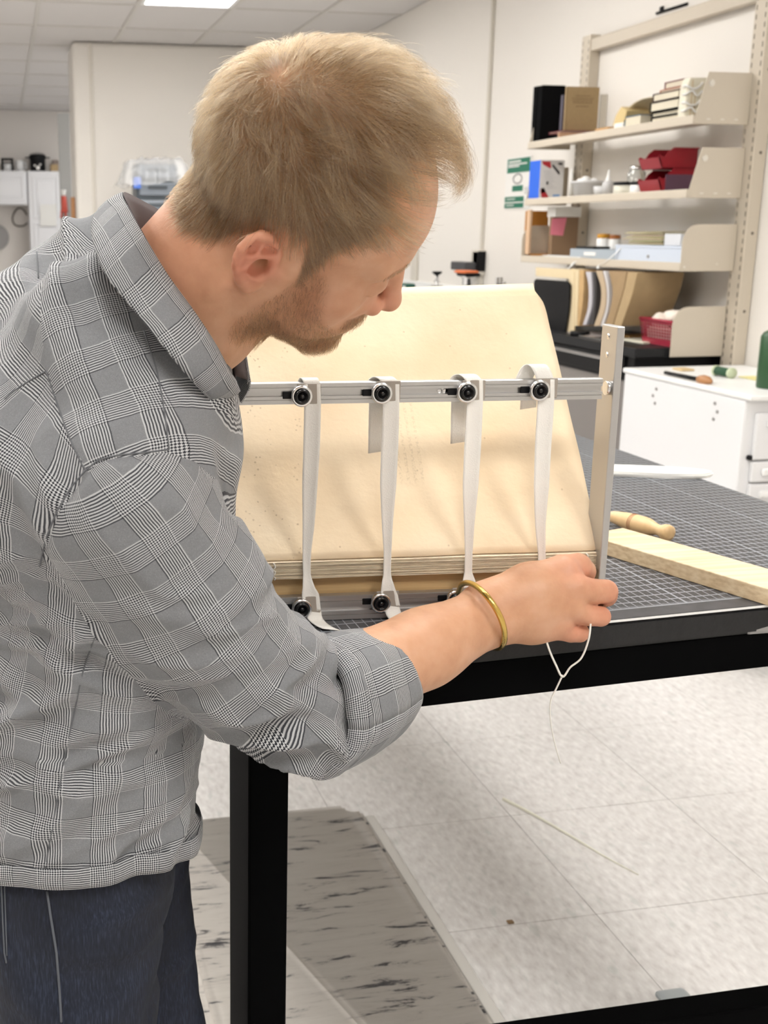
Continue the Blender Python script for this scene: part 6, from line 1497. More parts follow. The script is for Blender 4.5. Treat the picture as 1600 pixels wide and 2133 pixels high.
side = signed(spx, spy, [(60, 1260)] + AH + [(420, 958), (470, 1010), (490, 1062)], [(900, 1000), (900, 1750), (300, 1750)]) * .00040
YK = [(60, 380), (76, 513), (97, 773), (122, 850), (148, 920), (178, 980)]
yoke = np.where((sV[:, 1] < 1.09) & (spy < 1150), signed(spx, spy, YK, [(240, 1200), (700, 1200), (700, 300)]), -60)
arm_w = sst(1.36, 1.04, ad / rad_i) * np.clip(.5 + side / .02, 0, 1) * (sV[:, 1] < 1.12) * np.where(spx < 640, 1, 1)
for _ in range(3): arm_w = relax(np.repeat(arm_w[:, None], 3, 1), sQ, 1, .5)[:, 0]
in_arm = arm_w > .5
# folds
P_ = sV
def ridge(P, s): return .40 - np.abs(vnoise(P, s)) * 2
def fold_dir(a, lo, hi, s, off=0):
    d = np.array([math.cos(a), 0, math.sin(a)]); p = np.array([-math.sin(a), 0, math.cos(a)])
    w = vnoise(P_ * 7 + off, s + 50)[:, None]
    return ridge(np.stack([P_ @ d * lo, P_[:, 1] * lo * .9 + off, P_ @ p * hi], 1) + w * .45, s)
nrm = vnormals(sV, sQ)
low = sst(1.16, 1.02, sV[:, 2]) * (1 - arm_w)
disp = low * (.0200 * fold_dir(math.radians(28), 7, 26, 1) + .0095 * fold_dir(math.radians(20), 10, 52, 2)) * (.55 + .45 * vnoise(P_ * 6, 9))
up = sst(1.02, 1.14, sV[:, 2]) * (1 - arm_w)
disp = disp + up * .0075 * fold_dir(math.radians(-58), 8, 30, 3)
pit = np.exp(-(np.linalg.norm(sV - PD(330, 1350, .93), axis=1) / .085) ** 2) * (1 - arm_w)
disp = disp + pit * .018 * fold_dir(math.radians(-30), 8, 44, 4)
tt = np.clip(as_ / .30, 0, 1.3)
spiral = np.stack([as_ * 34 + aang * 1.15, aang * 1.1, as_ * 6], 1)
disp = disp + arm_w * (.0040 + .0135 * sst(.45, .95, tt)) * ridge(spiral + vnoise(P_ * 9, 61)[:, None] * .6, 5)
cre = np.stack([as_ * 78 + aang * 1.9, aang * 1.6, as_ * 9], 1)
disp = disp + arm_w * .0034 * sst(.55, 1.0, tt) * ridge(cre, 6)
disp = disp - .0035 * np.exp(-(side / .0045) ** 2) * (ad < rad_i * 1.25)
sV2 = relax(sV + nrm * (disp * .9)[:, None], sQ, 1, .5)
# the hem: a clean edge, a little lower at the front
zhem = .806 + .018 * np.exp(-((np.abs(ang) - math.pi / 2) / .7) ** 2) - .022 * np.cos(ang) * (np.cos(ang) > 0) + .0035 * np.sin(ang * 7)
keep = sV[:, 2] > zhem
fk = keep[sQ].any(1)
sV2[:, 2] = np.where(keep, np.maximum(sV2[:, 2], zhem), zhem)
Qk = sQ[fk]
# per-corner UVs: a face belongs to the sleeve or to the body
uvA = np.stack([aU, aV], 1)[Qk]; uvT = np.stack([tU, tV], 1)[Qk]
def unwrap(uv, per):
    u = uv[:, :, 0]; d = u - u[:, :1]; u = u - np.round(d / per) * per; return np.stack([u, uv[:, :, 1]], 2)
uvA, uvT = unwrap(uvA, 2 * math.pi * .070), unwrap(uvT, 2 * math.pi * .158)
# the yoke and front panel over the near shoulder are cut in one piece, set at an angle to the back
ya_, yb_, yc_ = PD(180, 590, .92), PD(305, 900, .865), PD(330, 640, .90)
e_v = (yb_ - ya_) / np.linalg.norm(yb_ - ya_); e_u = (yc_ - ya_) - e_v * ((yc_ - ya_) @ e_v); e_u /= np.linalg.norm(e_u)
uvY = np.stack([(sV - ya_) @ e_u, (sV - ya_) @ e_v], 1)[Qk]
used = np.unique(Qk); remap = np.full(len(sV), -1); remap[used] = np.arange(len(used))
def plaid_mat(name='glen_check_cloth', panels=False):
    m = bpy.data.materials.new(name); N, Lk = nodes_of(m); b = N['Principled BSDF']
    uv = N.new('ShaderNodeUVMap'); uv.uv_map = 'UVMap'
    tc = N.new('ShaderNodeTexCoord')
    wn = N.new('ShaderNodeTexNoise'); wn.inputs['Scale'].default_value = 40; wn.inputs['Detail'].default_value = 2; Lk.new(tc.outputs['Object'], wn.inputs['Vector'])
    off = N.new('ShaderNodeVectorMath'); off.operation = 'SCALE'; Lk.new(wn.outputs['Color'], off.inputs[0]); off.inputs['Scale'].default_value = .0030
    ad_ = N.new('ShaderNodeVectorMath'); uvo = uv.outputs['UV']
    if panels:      # back, yoke and sleeve are separate pieces of cloth, each with its own grain
        rg = N.new('ShaderNodeVertexColor'); rg.layer_name = 'panel'; rs = N.new('ShaderNodeSeparateColor'); Lk.new(rg.outputs['Color'], rs.inputs[0])
        for ch, nm in (('Green', 'UVYoke'), ('Red', 'UVSleeve')):
            u2 = N.new('ShaderNodeUVMap'); u2.uv_map = nm; mxv = N.new('ShaderNodeMix'); mxv.data_type = 'VECTOR'
            Lk.new(M_('GREATER_THAN', N, Lk, rs.outputs[ch], .5), mxv.inputs['Factor']); Lk.new(uvo, mxv.inputs['A']); Lk.new(u2.outputs['UV'], mxv.inputs['B']); uvo = mxv.outputs['Result']
            mxv.inputs
    Lk.new(uvo, ad_.inputs[0]); Lk.new(off.outputs[0], ad_.inputs[1])
    sp = N.new('ShaderNodeSeparateXYZ'); Lk.new(ad_.outputs[0], sp.inputs[0]); U, V = sp.outputs['X'], sp.outputs['Y']
    PER, ST = .046, .00209
    def fr(v, p, o=0.0): return M_('FRACT', N, Lk, M_('ADD', N, Lk, M_('DIVIDE', N, Lk, v, p), 100.0 + o))
    def soft(v, e, w):          # 1 below e, 0 above, with a small ramp
        mr_ = N.new('ShaderNodeMapRange'); Lk.new(v, mr_.inputs[0]); mr_.inputs[1].default_value = e - w; mr_.inputs[2].default_value = e + w; mr_.inputs[3].default_value = 1; mr_.inputs[4].default_value = 0; return mr_.outputs[0]
    bu, bv = M_('LESS_THAN', N, Lk, fr(U, PER), .50), M_('LESS_THAN', N, Lk, fr(V, PER), .50)
    wu, wv = soft(fr(U, ST), .5, .08), soft(fr(V, ST), .5, .08)
    half = .5
    def lvl(band, w): return M_('MULTIPLY_ADD', N, Lk, band, M_('SUBTRACT', N, Lk, w, half), half)
    lu, lv = lvl(bu, wu), lvl(bv, wv)
    tw = soft(fr(M_('ADD', N, Lk, U, V), ST), .5, .1)
    both = M_('MULTIPLY', N, Lk, bu, bv)
    chk = M_('ADD', N, Lk, M_('MULTIPLY', N, Lk, tw, lu), M_('MULTIPLY', N, Lk, M_('SUBTRACT', N, Lk, 1.0, tw), lv))
    one = M_('ADD', N, Lk, M_('SUBTRACT', N, Lk, M_('ADD', N, Lk, lu, lv), .5), 0.0)
    one = M_('MULTIPLY_ADD', N, Lk, M_('SUBTRACT', N, Lk, one, .5), .78, .5)
    fine = N.new('ShaderNodeTexNoise'); fine.inputs['Scale'].default_value = 1500; Lk.new(tc.outputs['Object'], fine.inputs['Vector'])
    val = M_('ADD', N, Lk, M_('MULTIPLY', N, Lk, both, chk), M_('MULTIPLY', N, Lk, M_('SUBTRACT', N, Lk, 1.0, both), one))
    val = M_('ADD', N, Lk, val, M_('MULTIPLY', N, Lk, M_('SUBTRACT', N, Lk, fine.outputs['Fac'], .5), .35))
    c = ramp(N, Lk, val, [(.02, (.018, .019, .026)), (.50, (.200, .206, .217)), (.98, (.54, .545, .555))])
    Lk.new(c, b.inputs['Base Color']); b.inputs['Roughness'].default_value = .85; b.inputs['Specular IOR Level'].default_value = .2
    b.inputs['Sheen Weight'].default_value = .08
    bp = N.new('ShaderNodeBump'); bp.inputs['Strength'].default_value = .35; bp.inputs['Distance'].default_value = .004
    n3 = N.new('ShaderNodeTexNoise'); n3.inputs['Scale'].default_value = 55; n3.inputs['Detail'].default_value = 3; Lk.new(tc.outputs['Object'], n3.inputs['Vector']); Lk.new(n3.outputs['Fac'], bp.inputs['Height']); Lk.new(bp.outputs['Normal'], b.inputs['Normal'])
    return m
m_plaid = plaid_mat(); m_plaid_p = plaid_mat('glen_check_panels', True)
m_lining_shaded = mat('shirt_lining_shade', (.065, .045, .045), .85)  # inner band of the collar: maroon, with its shade put into the colour
shirt = mesh_obj('shirt', sV2[used], remap[Qk], m_plaid_p, man, uvT.reshape(-1, 2), {'panel': np.stack([arm_w, np.clip(.5 + yoke * .01, 0, 1), arm_w * 0], 1)[used]})
for nm, uv_ in (('UVYoke', uvY), ('UVSleeve', uvA)): shirt.data.uv_layers.new(name=nm).data.foreach_set('uv', uv_.reshape(-1, 2).astype(np.float32).ravel())
shirt['label'] = 'grey and white glen check long-sleeved shirt'
# thickness at the hem: a narrow rolled edge
from mathutils.bvhtree import BVHTree
sW = to_room(sV2[used]); BVH_S = BVHTree.FromPolygons([tuple(v) for v in sW], [tuple(int(i) for i in f) for f in remap[Qk]])
def cast(px, py, bvh=BVH_S):
    d = wray(px, py).normalized(); h = bvh.ray_cast(CAMO, d)
    return h[0], h[1]
def strip_uv(name, rows, m, parent, closed=False, thick=.0012, us=None, vs=None):
    """a cloth strip through rows of points (room axes), with UVs in metres."""
    bm = bmesh.new(); uvl = bm.loops.layers.uv.new('UVMap'); G = []
    nr, nc = len(rows), len(rows[0]); su = 0
    for i in range(nr):
        if i: su += (Vector(rows[i][nc // 2]) - Vector(rows[i - 1][nc // 2])).length
        sv = 0; r = []
        for j in range(nc):
            if j: sv += (Vector(rows[i][j]) - Vector(rows[i][j - 1])).length
            r.append((bm.verts.new(rows[i][j]), (su, sv)))
        G.append(r)
    fs = []
    for i in range(nr - 1):
        for j in range(nc - 1):
            q = (G[i][j], G[i + 1][j], G[i + 1][j + 1], G[i][j + 1]); f = bm.faces.new([a[0] for a in q]); f.smooth = True; fs.append(f)
            for lp, a in zip(f.loops, q): lp[uvl].uv = a[1]
    bmesh.ops.recalc_face_normals(bm, faces=fs)
    if thick: bmesh.ops.solidify(bm, geom=fs, thickness=thick)
    bmesh.ops.recalc_face_normals(bm, faces=bm.faces[:])
    me = bpy.data.meshes.new(name); bm.to_mesh(me); bm.free(); me.materials.append(m)
    o = bpy.data.objects.new(name, me); COL.objects.link(o); o.parent = parent; return o
def seam(name, pts, r=.0007, lift=.0002, lab=None):
    P = []
    for (x, y) in [((1 - t) * a[0] + t * b[0], (1 - t) * a[1] + t * b[1]) for a, b in zip(pts, pts[1:]) for t in np.linspace(0, 1, 7)[:-1]] + [pts[-1]]:
        h, n = cast(x, y)
        if h is None: continue
        if n.dot(h - CAMO) > 0: n = -n
        if P and (h - P[-1]).length > .05: continue
        P.append(h + n * lift)
    if len(P) < 3: return
    P = [P[0]] + [(P[i - 1] + P[i] * 2 + P[i + 1]) / 4 for i in range(1, len(P) - 1)] + [P[-1]]
    bm = bmesh.new(); tube(bm, P, r, 6); o = link(name, bm, m_seam, shirt); return o
m_seam = mat('seam_grey', (.13, .135, .145), .85)
seam('armhole_seam', AH)
seam('yoke_seam', [(76, 513), (80, 580), (86, 660), (97, 773)]); seam('yoke_seam', [(97, 773), (60, 794), (28, 815), (10, 832)])
seam('shoulder_seam', [(97, 773), (122, 850), (148, 920), (176, 978)])
seam('front_yoke_seam', [(300, 690), (328, 775), (342, 855), (352, 936)])
seam('side_seam', [(196, 1330), (172, 1400), (156, 1480), (138, 1560), (122, 1650), (108, 1730), (92, 1822)])
# hem roll along the lower border
bd_e = {}
for f in remap[Qk]:
    for a, b in zip(f, np.roll(f, -1)):
        k = (min(a, b), max(a, b)); bd_e[k] = bd_e.get(k, 0) + 1
nb = {}
for (a, b), c_ in bd_e.items():
    if c_ == 1: nb.setdefault(a, []).append(b); nb.setdefault(b, []).append(a)
loop_, cur, seen = [], min(nb, key=lambda i: sW[i][2]), set()
while cur is not None and cur not in seen:
    seen.add(cur); loop_.append(cur); nx = [q for q in nb[cur] if q not in seen]; cur = nx[0] if nx else None
HP = np.array([sW[i] for i in loop_])
for _ in range(14): HP = (np.roll(HP, 1, 0) + np.roll(HP, -1, 0) + 2 * HP) / 4
cen = HP.mean(0); rows = []
for p in list(HP[::3]) + [HP[0]]:
    o_ = Vector((p[0] - cen[0], p[1] - cen[1], 0)).normalized(); p = Vector(p)
    rows.append([p + o_ * .0005 + Vector((0, 0, .010)), p + o_ * .0022 + Vector((0, 0, .004)), p + o_ * .0024 - Vector((0, 0, .005)), p + o_ * .0010 - Vector((0, 0, .010)), p - o_ * .003 - Vector((0, 0, .008))])
strip_uv('hem', rows, m_plaid, shirt, thick=.001)
# rolled cuff
ca, cb = PD(655, 1478, .985), PD(790, 1420, 1.052); cax = (cb - ca) / np.linalg.norm(cb - ca); c1 = np.cross(cax, [0, 0, 1.]); c1 /= np.linalg.norm(c1); c2 = np.cross(cax, c1)
def cuff_ring(t, rpx, wob=0.0, tilt=0.0):
    c = ca + (cb - ca) * t; y_ = 1478 + (1420 - 1478) * t; d_ = .985 + (1.052 - .985) * t; r = RP(rpx, y_, d_)
    out = []
    for k in range(49):
        a = 2 * math.pi * k / 48; rr_ = r * (1 + wob * (math.sin(3 * a + t * 4) * .5 + .5 * math.sin(7 * a + 2 * t)))
        p = c + (c1 * math.cos(a) + c2 * math.sin(a)) * rr_ + cax * (tilt * math.sin(a) + .0025 * math.sin(5 * a + 1.0))
        out.append(LDZ(*p))
    return out
def cuff(name, st): 
    R_ = [cuff_ring(*s) for s in st]; rows = [[R_[i][k] for i in range(len(R_))] for k in range(49)]
    return strip_uv(name, rows, m_plaid, shirt, thick=.0012)
cuff('rolled_cuff', [(.02, 122, .03, -.012), (.05, 133, .03, -.012), (.12, 138, .03, -.012), (.30, 137, .025, -.010), (.55, 133, .02, -.006), (.80, 124, .02, -.004), (.93, 117, .02, -.003), (.985, 112, .02, -.003), (.99, 104, .015, -.003), (.93, 97, .01, 0), (.6, 92, 0, 0)])
cuff('cuff_fold', [(-.13, 112, .04, -.014), (-.10, 129, .04, -.014), (-.05, 138, .04, -.014), (.03, 141, .03, -.012), (.09, 138, .03, -.012), (.10, 124, .03, -.012)])
# collar: a stand and a fall, each lofted between two edges round the neck
TOP = [(500, 812, .985), (484, 782, .955), (452, 720, .930), (408, 652, .925), (350, 572, .935), (300, 490, .945), (268, 432, .975), (252, 404, 1.015), (262, 402, 1.055), (300, 420, 1.085), (345, 446, 1.105), (400, 500, 1.125), (460, 600, 1.13), (505, 700, 1.12), (520, 790, 1.09)]
LOW = [(446, 838, .962), (430, 828, .935), (388, 782, .905), (336, 715, .890), (276, 640, .900), (220, 568, .905), (196, 505, .935), (196, 462, .985), (212, 445, 1.04), (262, 455, 1.10), (330, 490, 1.14), (400, 560, 1.16), (450, 660, 1.16), (480, 760, 1.14), (500, 840, 1.10)]
NECK = [(470, 800, 1.04), (440, 760, 1.00), (420, 700, .985), (385, 650, .975), (345, 590, .972), (312, 530, .98), (290, 480, .995), (282, 455, 1.02), (290, 450, 1.05), (318, 462, 1.07), (352, 486, 1.085), (400, 530, 1.10), (450, 610, 1.10), (480, 700, 1.09), (490, 780, 1.07)]
def edge(pts, n=6): return catmull([LDZ(*PD(*p)) for p in pts], n)
eT, eL, eN = edge(TOP), edge(LOW), edge(NECK)
rows = []
for a, b in zip(eT, eL):
    mid = (a + b) / 2; out = (mid - LDZ(*NB)); out.z = 0; out.normalize()
    rows.append([a - out * .0035 - Vector((0, 0, .004)), a, a.lerp(b, .12) + out * .0035, a.lerp(b, .35) + out * .006, a.lerp(b, .6) + out * .006, a.lerp(b, .85) + out * .004, b + out * .002])
collar = strip_uv('collar', rows, m_plaid, shirt, thick=.0016)
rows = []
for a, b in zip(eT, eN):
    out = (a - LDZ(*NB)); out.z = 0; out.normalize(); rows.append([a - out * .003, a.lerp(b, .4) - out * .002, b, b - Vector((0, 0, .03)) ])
col_in = strip_uv('collar_stand', rows, m_lining_shaded, shirt, thick=.0012)
# the drooping collar point and the placket edge below it
tipP = [LDZ(*PD(*p)) for p in ((500, 812, 1.035), (470, 800, 1.03), (446, 838, 1.02))]
def patch(name, pts_a, pts_b, m=None, th=.0016):
    A_e, B_e = catmull([LDZ(*PD(*p)) for p in pts_a], 5), catmull([LDZ(*PD(*p)) for p in pts_b], 5)
    return strip_uv(name, [[a.lerp(b, t) for t in (0, .25, .5, .75, 1)] for a, b in zip(A_e, B_e)], m or m_plaid, shirt, thick=th)
patch('collar_point', [(476, 770, .952), (490, 792, .966), (499, 812, .985)], [(418, 815, .922), (436, 828, .938), (470, 822, .972)])
patch('placket', [(455, 825, 1.03), (458, 870, 1.06), (474, 950, 1.085), (487, 1040, 1.10)], [(428, 835, 1.0), (434, 880, 1.02), (452, 955, 1.045), (470, 1045, 1.07)])
patch('placket', [(384, 1480, 1.06), (392, 1560, 1.06), (398, 1650, 1.05), (408, 1738, 1.04)], [(366, 1490, 1.03), (370, 1570, 1.025), (374, 1660, 1.02), (378, 1752, 1.01)])
bm = bmesh.new(); 
for (x, y, d) in ((386, 1530, 1.058), (391, 1625, 1.052)): lathe(bm, [(0, .003), (.0045, .003), (.0055, .0015), (.0055, 0)], 14, axes(LDZ(*PD(x, y, d)), (0, 1, 0), (0, 0, 1)))
link('button', bm, m_black, shirt)['kind'] = 'stuff'

# ------------------------------------------------------------------ jeans, belt, shoes
JF = Field(axis_steps((-.42, .06, .006)), axis_steps((.80, 1.34, .006)), axis_steps((.06, .86, .008)))
JF.ecyl(np.array([-.182, 1.065, .84]), np.array([-.178, 1.065, .76]), TR[1][1], TR[1][2], .100, .142, TR[1][1], TR[1][2], .108, .152, .02)
for h, kn, an in HIPS:
    JF.cone(h - np.array([0, -.008, .02]), kn, .088, .074, .03); JF.cone(kn, an + np.array([0, 0, .0]), .074, .066, .02)
JF.ball(np.array([-.215, 1.03, .74]), .068, .04)
jV, jQ = JF.mesh(); jn = vnormals(jV, jQ)
jw = vnoise(np.stack([jV[:, 0] * 7, jV[:, 1] * 7, jV[:, 2] * 26], 1) + vnoise(jV * 8, 3)[:, None], 12)
jV = relax(jV, jQ, 2) + jn * ((1 - np.abs(jw) * 2) * .0035 - .001)[:, None]
jk = (jV[:, 2] > .085)[jQ].all(1) & (jV[:, 2] < .855)[jQ].all(1)
def denim():
    m = bpy.data.materials.new('indigo_denim'); N, Lk = nodes_of(m); b = N['Principled BSDF']; tc = N.new('ShaderNodeTexCoord')
    mp = N.new('ShaderNodeMapping'); mp.inputs['Scale'].default_value = (1, 1, .12); Lk.new(tc.outputs['Object'], mp.inputs['Vector'])
    n = N.new('ShaderNodeTexNoise'); n.inputs['Scale'].default_value = 650; n.inputs['Detail'].default_value = 2; Lk.new(mp.outputs['Vector'], n.inputs['Vector'])
    n2 = N.new('ShaderNodeTexNoise'); n2.inputs['Scale'].default_value = 12; n2.inputs['Detail'].default_value = 4; Lk.new(tc.outputs['Object'], n2.inputs['Vector'])
    c = ramp(N, Lk, M_('ADD', N, Lk, M_('MULTIPLY', N, Lk, n.outputs['Fac'], .6), M_('MULTIPLY', N, Lk, n2.outputs['Fac'], .4)), [(.36, (.004, .006, .013)), (.52, (.009, .013, .028)), (.70, (.026, .038, .070))])
    Lk.new(c, b.inputs['Base Color']); b.inputs['Roughness'].default_value = .85
    bp = N.new('ShaderNodeBump'); bp.inputs['Strength'].default_value = .4; bp.inputs['Distance'].default_value = .001; Lk.new(n.outputs['Fac'], bp.inputs['Height']); Lk.new(bp.outputs['Normal'], b.inputs['Normal'])
    return m
jeans = mesh_obj('jeans', jV, jQ[jk], denim(), man); jeans['label'] = 'dark indigo denim jeans'
jW = to_room(jV); BVH_J = BVHTree.FromPolygons([tuple(v) for v in jW], [tuple(int(i) for i in f) for f in jQ[jk]])
m_stitch = mat('stitch_grey', (.10, .11, .13), .8)
def jseam(pts, r=.0012):
    P = []
    for (x, y) in [((1 - t) * a[0] + t * b[0], (1 - t) * a[1] + t * b[1]) for a, b in zip(pts, pts[1:]) for t in np.linspace(0, 1, 6)[:-1]] + [pts[-1]]:
        h, n = cast(x, y, BVH_J)
        if h is None: continue
        if n.dot(h - CAMO) > 0: n = -n
        if P and (h - P[-1]).length > .05: continue
        P.append(h + n * .0004)
    if len(P) > 2: bm = bmesh.new(); tube(bm, P, r, 6); link('stitch_line', bm, m_stitch, jeans)
jseam([(98, 1855), (106, 1910), (118, 1985), (124, 2060), (128, 2128)]); jseam([(4, 1830), (6, 1900), (10, 1985), (14, 2005)], .0009); jseam([(10, 1830), (12, 1900), (15, 1990)], .0007)
m_shoe = mat('black_leather', (.015, .014, .013), .4)
for h, kn, an in HIPS:
    bm = bmesh.new(); c = an + np.array([.06, .015, -.06]); bmesh.ops.create_uvsphere(bm, u_segments=20, v_segments=12, radius=1)
    for v in bm.verts:
        p = np.array(v.co); p = p * np.array([.145, .050, .055]); p[2] *= (1.15 - .35 * max(0, p[0] / .145)); z = max(p[2] + c[2], .003); v.co = LDZ(c[0] + p[0], c[1] + p[1], z)
    s_o = link('shoe', bm, m_shoe, man, True)

# ------------------------------------------------------------------ bracelet
bm = bmesh.new(); P = catmull([LDZ(*PD(*q)) for q in ((1000, 1338, 1.190), (1034, 1350, 1.145), (1049, 1339, 1.110), (1050, 1310, 1.094), (1037, 1275, 1.090), (1012, 1239, 1.100), (985, 1217, 1.128), (964, 1216, 1.155), (955, 1236, 1.185))], 6)
tube(bm, P, .0031, 10)
# which way the opening faces: away from the camera
m_brass = mat('brass', (.66, .46, .13), .25, 1.0, bump=.2, bscale=200)
br = link('bracelet', bm, m_brass, man); br['label'] = 'thin open brass bangle on the wrist'
bmn = bmesh.new(); tube(bmn, [LDZ(*PD(1222, 1216, 1.19)), LDZ(*PD(1224, 1202, 1.195)), LDZ(*PD(1225, 1186, 1.205))], .0013, 6)
tag(link('sewing_needle', bmn, m_steel), 'steel needle held between the index finger and thumb', 'needle')

# ------------------------------------------------------------------ hair, brows and beard: strands
def hair_mat(name, cols_, rough=.38):
    m = bpy.data.materials.new(name); N, Lk = nodes_of(m); N.remove(N['Principled BSDF']); out = N['Material Output']
    hb = N.new('ShaderNodeBsdfHairPrincipled'); hb.parametrization = 'COLOR'
    hi = N.new('ShaderNodeHairInfo'); Lk.new(ramp(N, Lk, hi.outputs['Random'], cols_), hb.inputs['Color']); hb.inputs['Roughness'].default_value = rough; hb.inputs['Radial Roughness'].default_value = .5
    if 'Random Color' in hb.inputs: hb.inputs['Random Color'].default_value = .0
    Lk.new(hb.outputs[0], out.inputs['Surface']); return m
def strands(name, P, rad, m, lab):
    """P: (n, k, 3) points in camera-yaw axes."""
    n, k, _ = P.shape
    cu = bpy.data.hair_curves.new(name); cu.add_curves([k] * n)
    W = to_room(P.reshape(-1, 3)).astype(np.float32)
    cu.attributes['position'].data.foreach_set('vector', W.ravel())
    ra = cu.attributes.get('radius') or cu.attributes.new('radius', 'FLOAT', 'POINT')
    ra.data.foreach_set('value', np.broadcast_to(rad * np.linspace(1, .25, k) ** .7, (n, k)).astype(np.float32).ravel())
    cu.materials.append(m); o = bpy.data.objects.new(name, cu); COL.objects.link(o); o.parent = man; o['kind'] = 'stuff'; o['label'] = lab; return o
EC, ER = np.array([-.5, 4.8, 0]), np.array([9.3, 8.2, 7.3])
def roots(mask, n, rs):
    g = np.random.default_rng(rs); w = mask[bQ].mean(1); tri = np.concatenate([bQ[:, [0, 1, 2]], bQ[:, [0, 2, 3]]]); w = np.concatenate([w, w])
    ar = np.linalg.norm(np.cross(bV[tri[:, 1]] - bV[tri[:, 0]], bV[tri[:, 2]] - bV[tri[:, 0]]), axis=1) * w; ar[w < .25] = 0
    i = g.choice(len(tri), n, p=ar / ar.sum()); a, b = g.random(n), g.random(n); fl = a + b > 1; a[fl], b[fl] = 1 - a[fl], 1 - b[fl]
    t = tri[i]; p = bV[t[:, 0]] + (bV[t[:, 1]] - bV[t[:, 0]]) * a[:, None] + (bV[t[:, 2]] - bV[t[:, 0]]) * b[:, None]
    return p, bN[t[:, 0]], g
bN = vnormals(bV, bQ)
# scalp
hroot = np.clip(hm, 0, 1) * (1 - .55 * thin)
NP = 9
p, nn, g = roots(hroot, 26000, 4)
h = w2h(p); nh = nn @ HM
f, u, r = h.T
n = len(h)
away = h - whorl_h
top = sst(5.0, 9.0, u); frontness = sst(1.0, 6.0, f) * sst(5.6, 8.4, u); back = sst(-3.5, -7, f)
length = 1.7 + 1.1 * sst(-2.5, 5.5, u) + 2.3 * top * sst(-7.5, -1, f) + 1.3 * frontness
length = length * np.where(u < 1.5, np.interp(u, [-4, -2, 1.5], [.55, .72, 1.0]), 1) * (1 - .30 * np.exp(-(np.linalg.norm(away, axis=1) / 3) ** 2))
length = length * (1 - .42 * sst(.5, 2.5, f) * sst(7.5, 5.5, u)) * g.uniform(.70, 1.12, n)
lock = np.stack([vnoise(h * .55, 21), vnoise(h * .55 + 30, 22), vnoise(h * .55 + 60, 23)], 1)
lock2 = np.stack([vnoise(h * 1.4, 31), vnoise(h * 1.4 + 30, 32), vnoise(h * 1.4 + 60, 33)], 1)
lock3 = np.stack([vnoise(h * 3.4, 34), vnoise(h * 3.4 + 30, 35), vnoise(h * 3.4 + 60, 36)], 1)
jit = g.normal(0, 1, (n, 3))
Pm = np.zeros((n, NP, 3)); Pm[:, 0] = h - nh * .06; pos = h.copy()
stray = (g.random(n) < .06) * g.uniform(.2, .5, n)
a0 = np.radians(30 + 26 * top * sst(-8, -3, f) + 10 * frontness + 10 * back * sst(-1, 3, u)) * g.uniform(.8, 1.2, n)
wl = sst(3.5, 1.0, u)
for s in range(1, NP):
    t = s / (NP - 1)
    e = (pos - EC) / ER ** 2; e = e / np.linalg.norm(e, axis=1, keepdims=True)
    nrm_ = e * (1 - wl)[:, None] + nh * wl[:, None]; nrm_ = nrm_ / np.linalg.norm(nrm_, axis=1, keepdims=True)
    d = pos - whorl_h; d = d - nrm_ * (d * nrm_).sum(1, keepdims=True); d = d / (np.linalg.norm(d, axis=1, keepdims=True) + 1e-6)
    sw = np.cross(nrm_, d)
    d = d + sw * (.45 * np.exp(-np.linalg.norm(away, axis=1) / 4.5))[:, None]
    fall = np.stack([np.where(f > 0, .35, -.10), -np.ones(n), np.zeros(n)], 1) * (sst(7.5, 2.0, u) * .75)[:, None]
    fwd = np.stack([np.ones(n), .05 * np.ones(n), .30 * np.ones(n)], 1) * (top * sst(-6, 0, f) * .55 + frontness * .3)[:, None]
    d = d + fall + fwd + lock * (.30 + .55 * top)[:, None] * (1 + t) * .8 + lock2 * (.26 + .30 * top)[:, None] + lock3 * .16 + jit * .09
    d = d - nrm_ * (d * nrm_).sum(1, keepdims=True); d = d / (np.linalg.norm(d, axis=1, keepdims=True) + 1e-6)
    al = a0 * (1 - t) ** .9 + stray * t - frontness * t * t * .75 + lock[:, 1] * .22 * top * t + .05
    step = d * np.cos(al)[:, None] + nrm_ * np.sin(al)[:, None]
    pos = pos + step * (length / (NP - 1))[:, None]
    k0 = np.sqrt((((pos - EC) / ER) ** 2).sum(1)); inside = (k0 < 1.012) & (u > 1.5); pos = np.where(inside[:, None], EC + (pos - EC) * (1.012 / np.maximum(k0, .2))[:, None], pos)
    Pm[:, s] = pos
gi = g.choice(n, 900, replace=False); best_d = np.full(n, 1e9); gid = np.zeros(n, int)
for c0 in range(0, 900, 100):
    dd = ((h[:, None, :] - h[gi[c0:c0 + 100]][None]) ** 2).sum(2); j_ = dd.argmin(1); mv = dd[np.arange(n), j_]; m_ = mv < best_d; best_d[m_] = mv[m_]; gid[m_] = gi[c0:c0 + 100][j_[m_]]
cl = g.uniform(.25, .85, n)
for s in range(1, NP):
    t = s / (NP - 1); tgt = Pm[gid, s] + (h - h[gid]) * (1 - .75 * t); Pm[:, s] += (tgt - Pm[:, s]) * (cl * t ** .8 * .8)[:, None]
HC = [(0.0, (.032, .018, .0075)), (.35, (.072, .042, .019)), (.75, (.140, .087, .042)), (1.0, (.28, .19, .105))]
strands('hair', (Pm.reshape(-1, 3) / 100 @ HM.T + HO).reshape(n, NP, 3), .000100, hair_mat('dark_blond_hair', HC), 'short dark blond hair growing from a whorl at the crown')
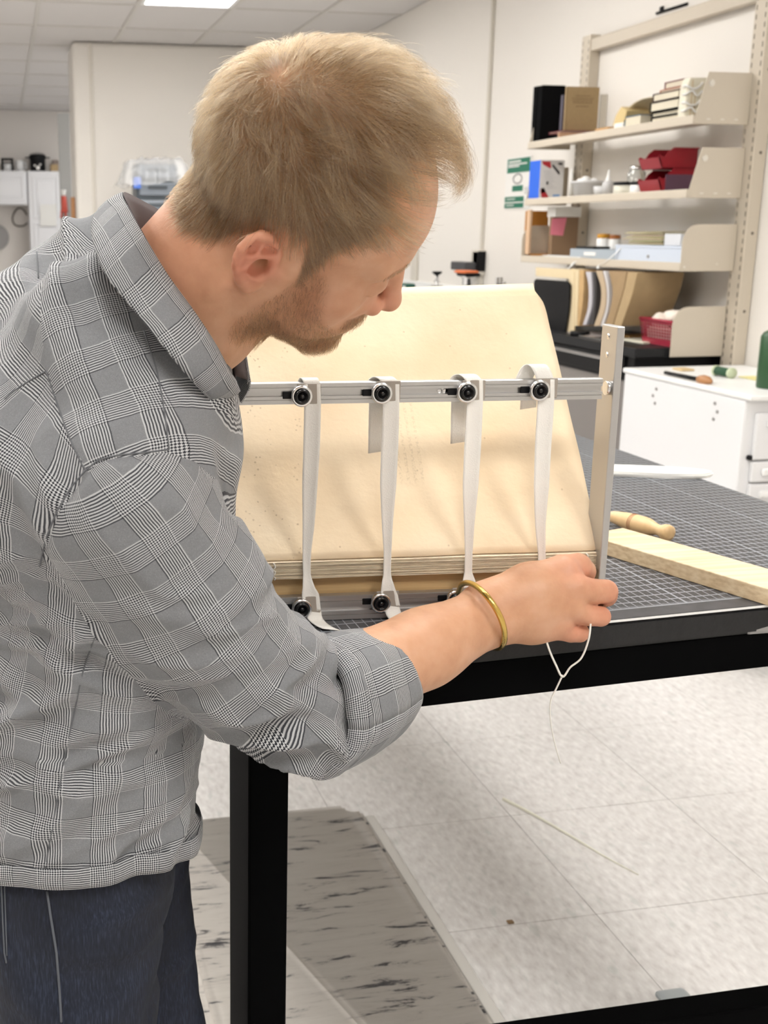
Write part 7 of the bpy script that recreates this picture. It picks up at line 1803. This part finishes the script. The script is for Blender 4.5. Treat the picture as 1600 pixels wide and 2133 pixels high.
# beard and moustache
p, nn, g = roots(np.clip(bmk, 0, 1) ** .8, 11000, 8); h = w2h(p); nh = nn @ HM; n = len(h)
K = 5; Pm = np.zeros((n, K, 3)); pos = h.copy(); L = np.interp(h[:, 1], [-11, -8, -5, -1], [1.0, .9, .75, .45]) * g.uniform(.6, 1.15, n); Pm[:, 0] = h - nh * .04
tz = np.stack([.35 * np.ones(n), -1.0 * np.ones(n), .0 * np.ones(n)], 1) + g.normal(0, .30, (n, 3)) + .35 * np.stack([vnoise(h * .9, 41), vnoise(h * .9 + 9, 42), vnoise(h * .9 + 19, 43)], 1)
for s in range(1, K):
    d = tz - nh * (tz * nh).sum(1, keepdims=True); d = d / np.linalg.norm(d, axis=1, keepdims=True); st_ = d + nh * .55 * (1 - s / K); st_ /= np.linalg.norm(st_, axis=1, keepdims=True); pos = pos + st_ * (L / (K - 1))[:, None]; Pm[:, s] = pos
BC = [(0.0, (.032, .014, .005)), (.5, (.075, .035, .013)), (1.0, (.19, .10, .04))]
strands('beard', (Pm.reshape(-1, 3) / 100 @ HM.T + HO).reshape(n, K, 3), .000075, hair_mat('ginger_brown_beard', BC), 'short reddish brown beard and moustache')
# eyebrows and lashes
f_, u_, r_ = hc.T
ebm = np.exp(-(((u_ - (2.9 - .05 * (np.abs(r_) - 3) ** 2)) / .38) ** 2)) * sst(1.2, 1.9, np.abs(r_)) * sst(5.6, 4.6, np.abs(r_)) * (f_ > 6) * ishead
p, nn, g = roots(np.where(ebm > .3, ebm, 0), 500, 9); h = w2h(p); nh = nn @ HM; n = len(h); K = 4; Pm = np.zeros((n, K, 3)); pos = h.copy(); Pm[:, 0] = h
for s in range(1, K):
    d = np.stack([-.3 * np.ones(n), .15 * np.ones(n), np.sign(h[:, 2])], 1) + g.normal(0, .2, (n, 3)); d = d - nh * (d * nh).sum(1, keepdims=True) + nh * .3; pos = pos + d / np.linalg.norm(d, axis=1, keepdims=True) * .22; Pm[:, s] = pos
strands('eyebrows', (Pm.reshape(-1, 3) / 100 @ HM.T + HO).reshape(n, K, 3), .00007, bpy.data.materials['dark_blond_hair'], 'light brown eyebrows')
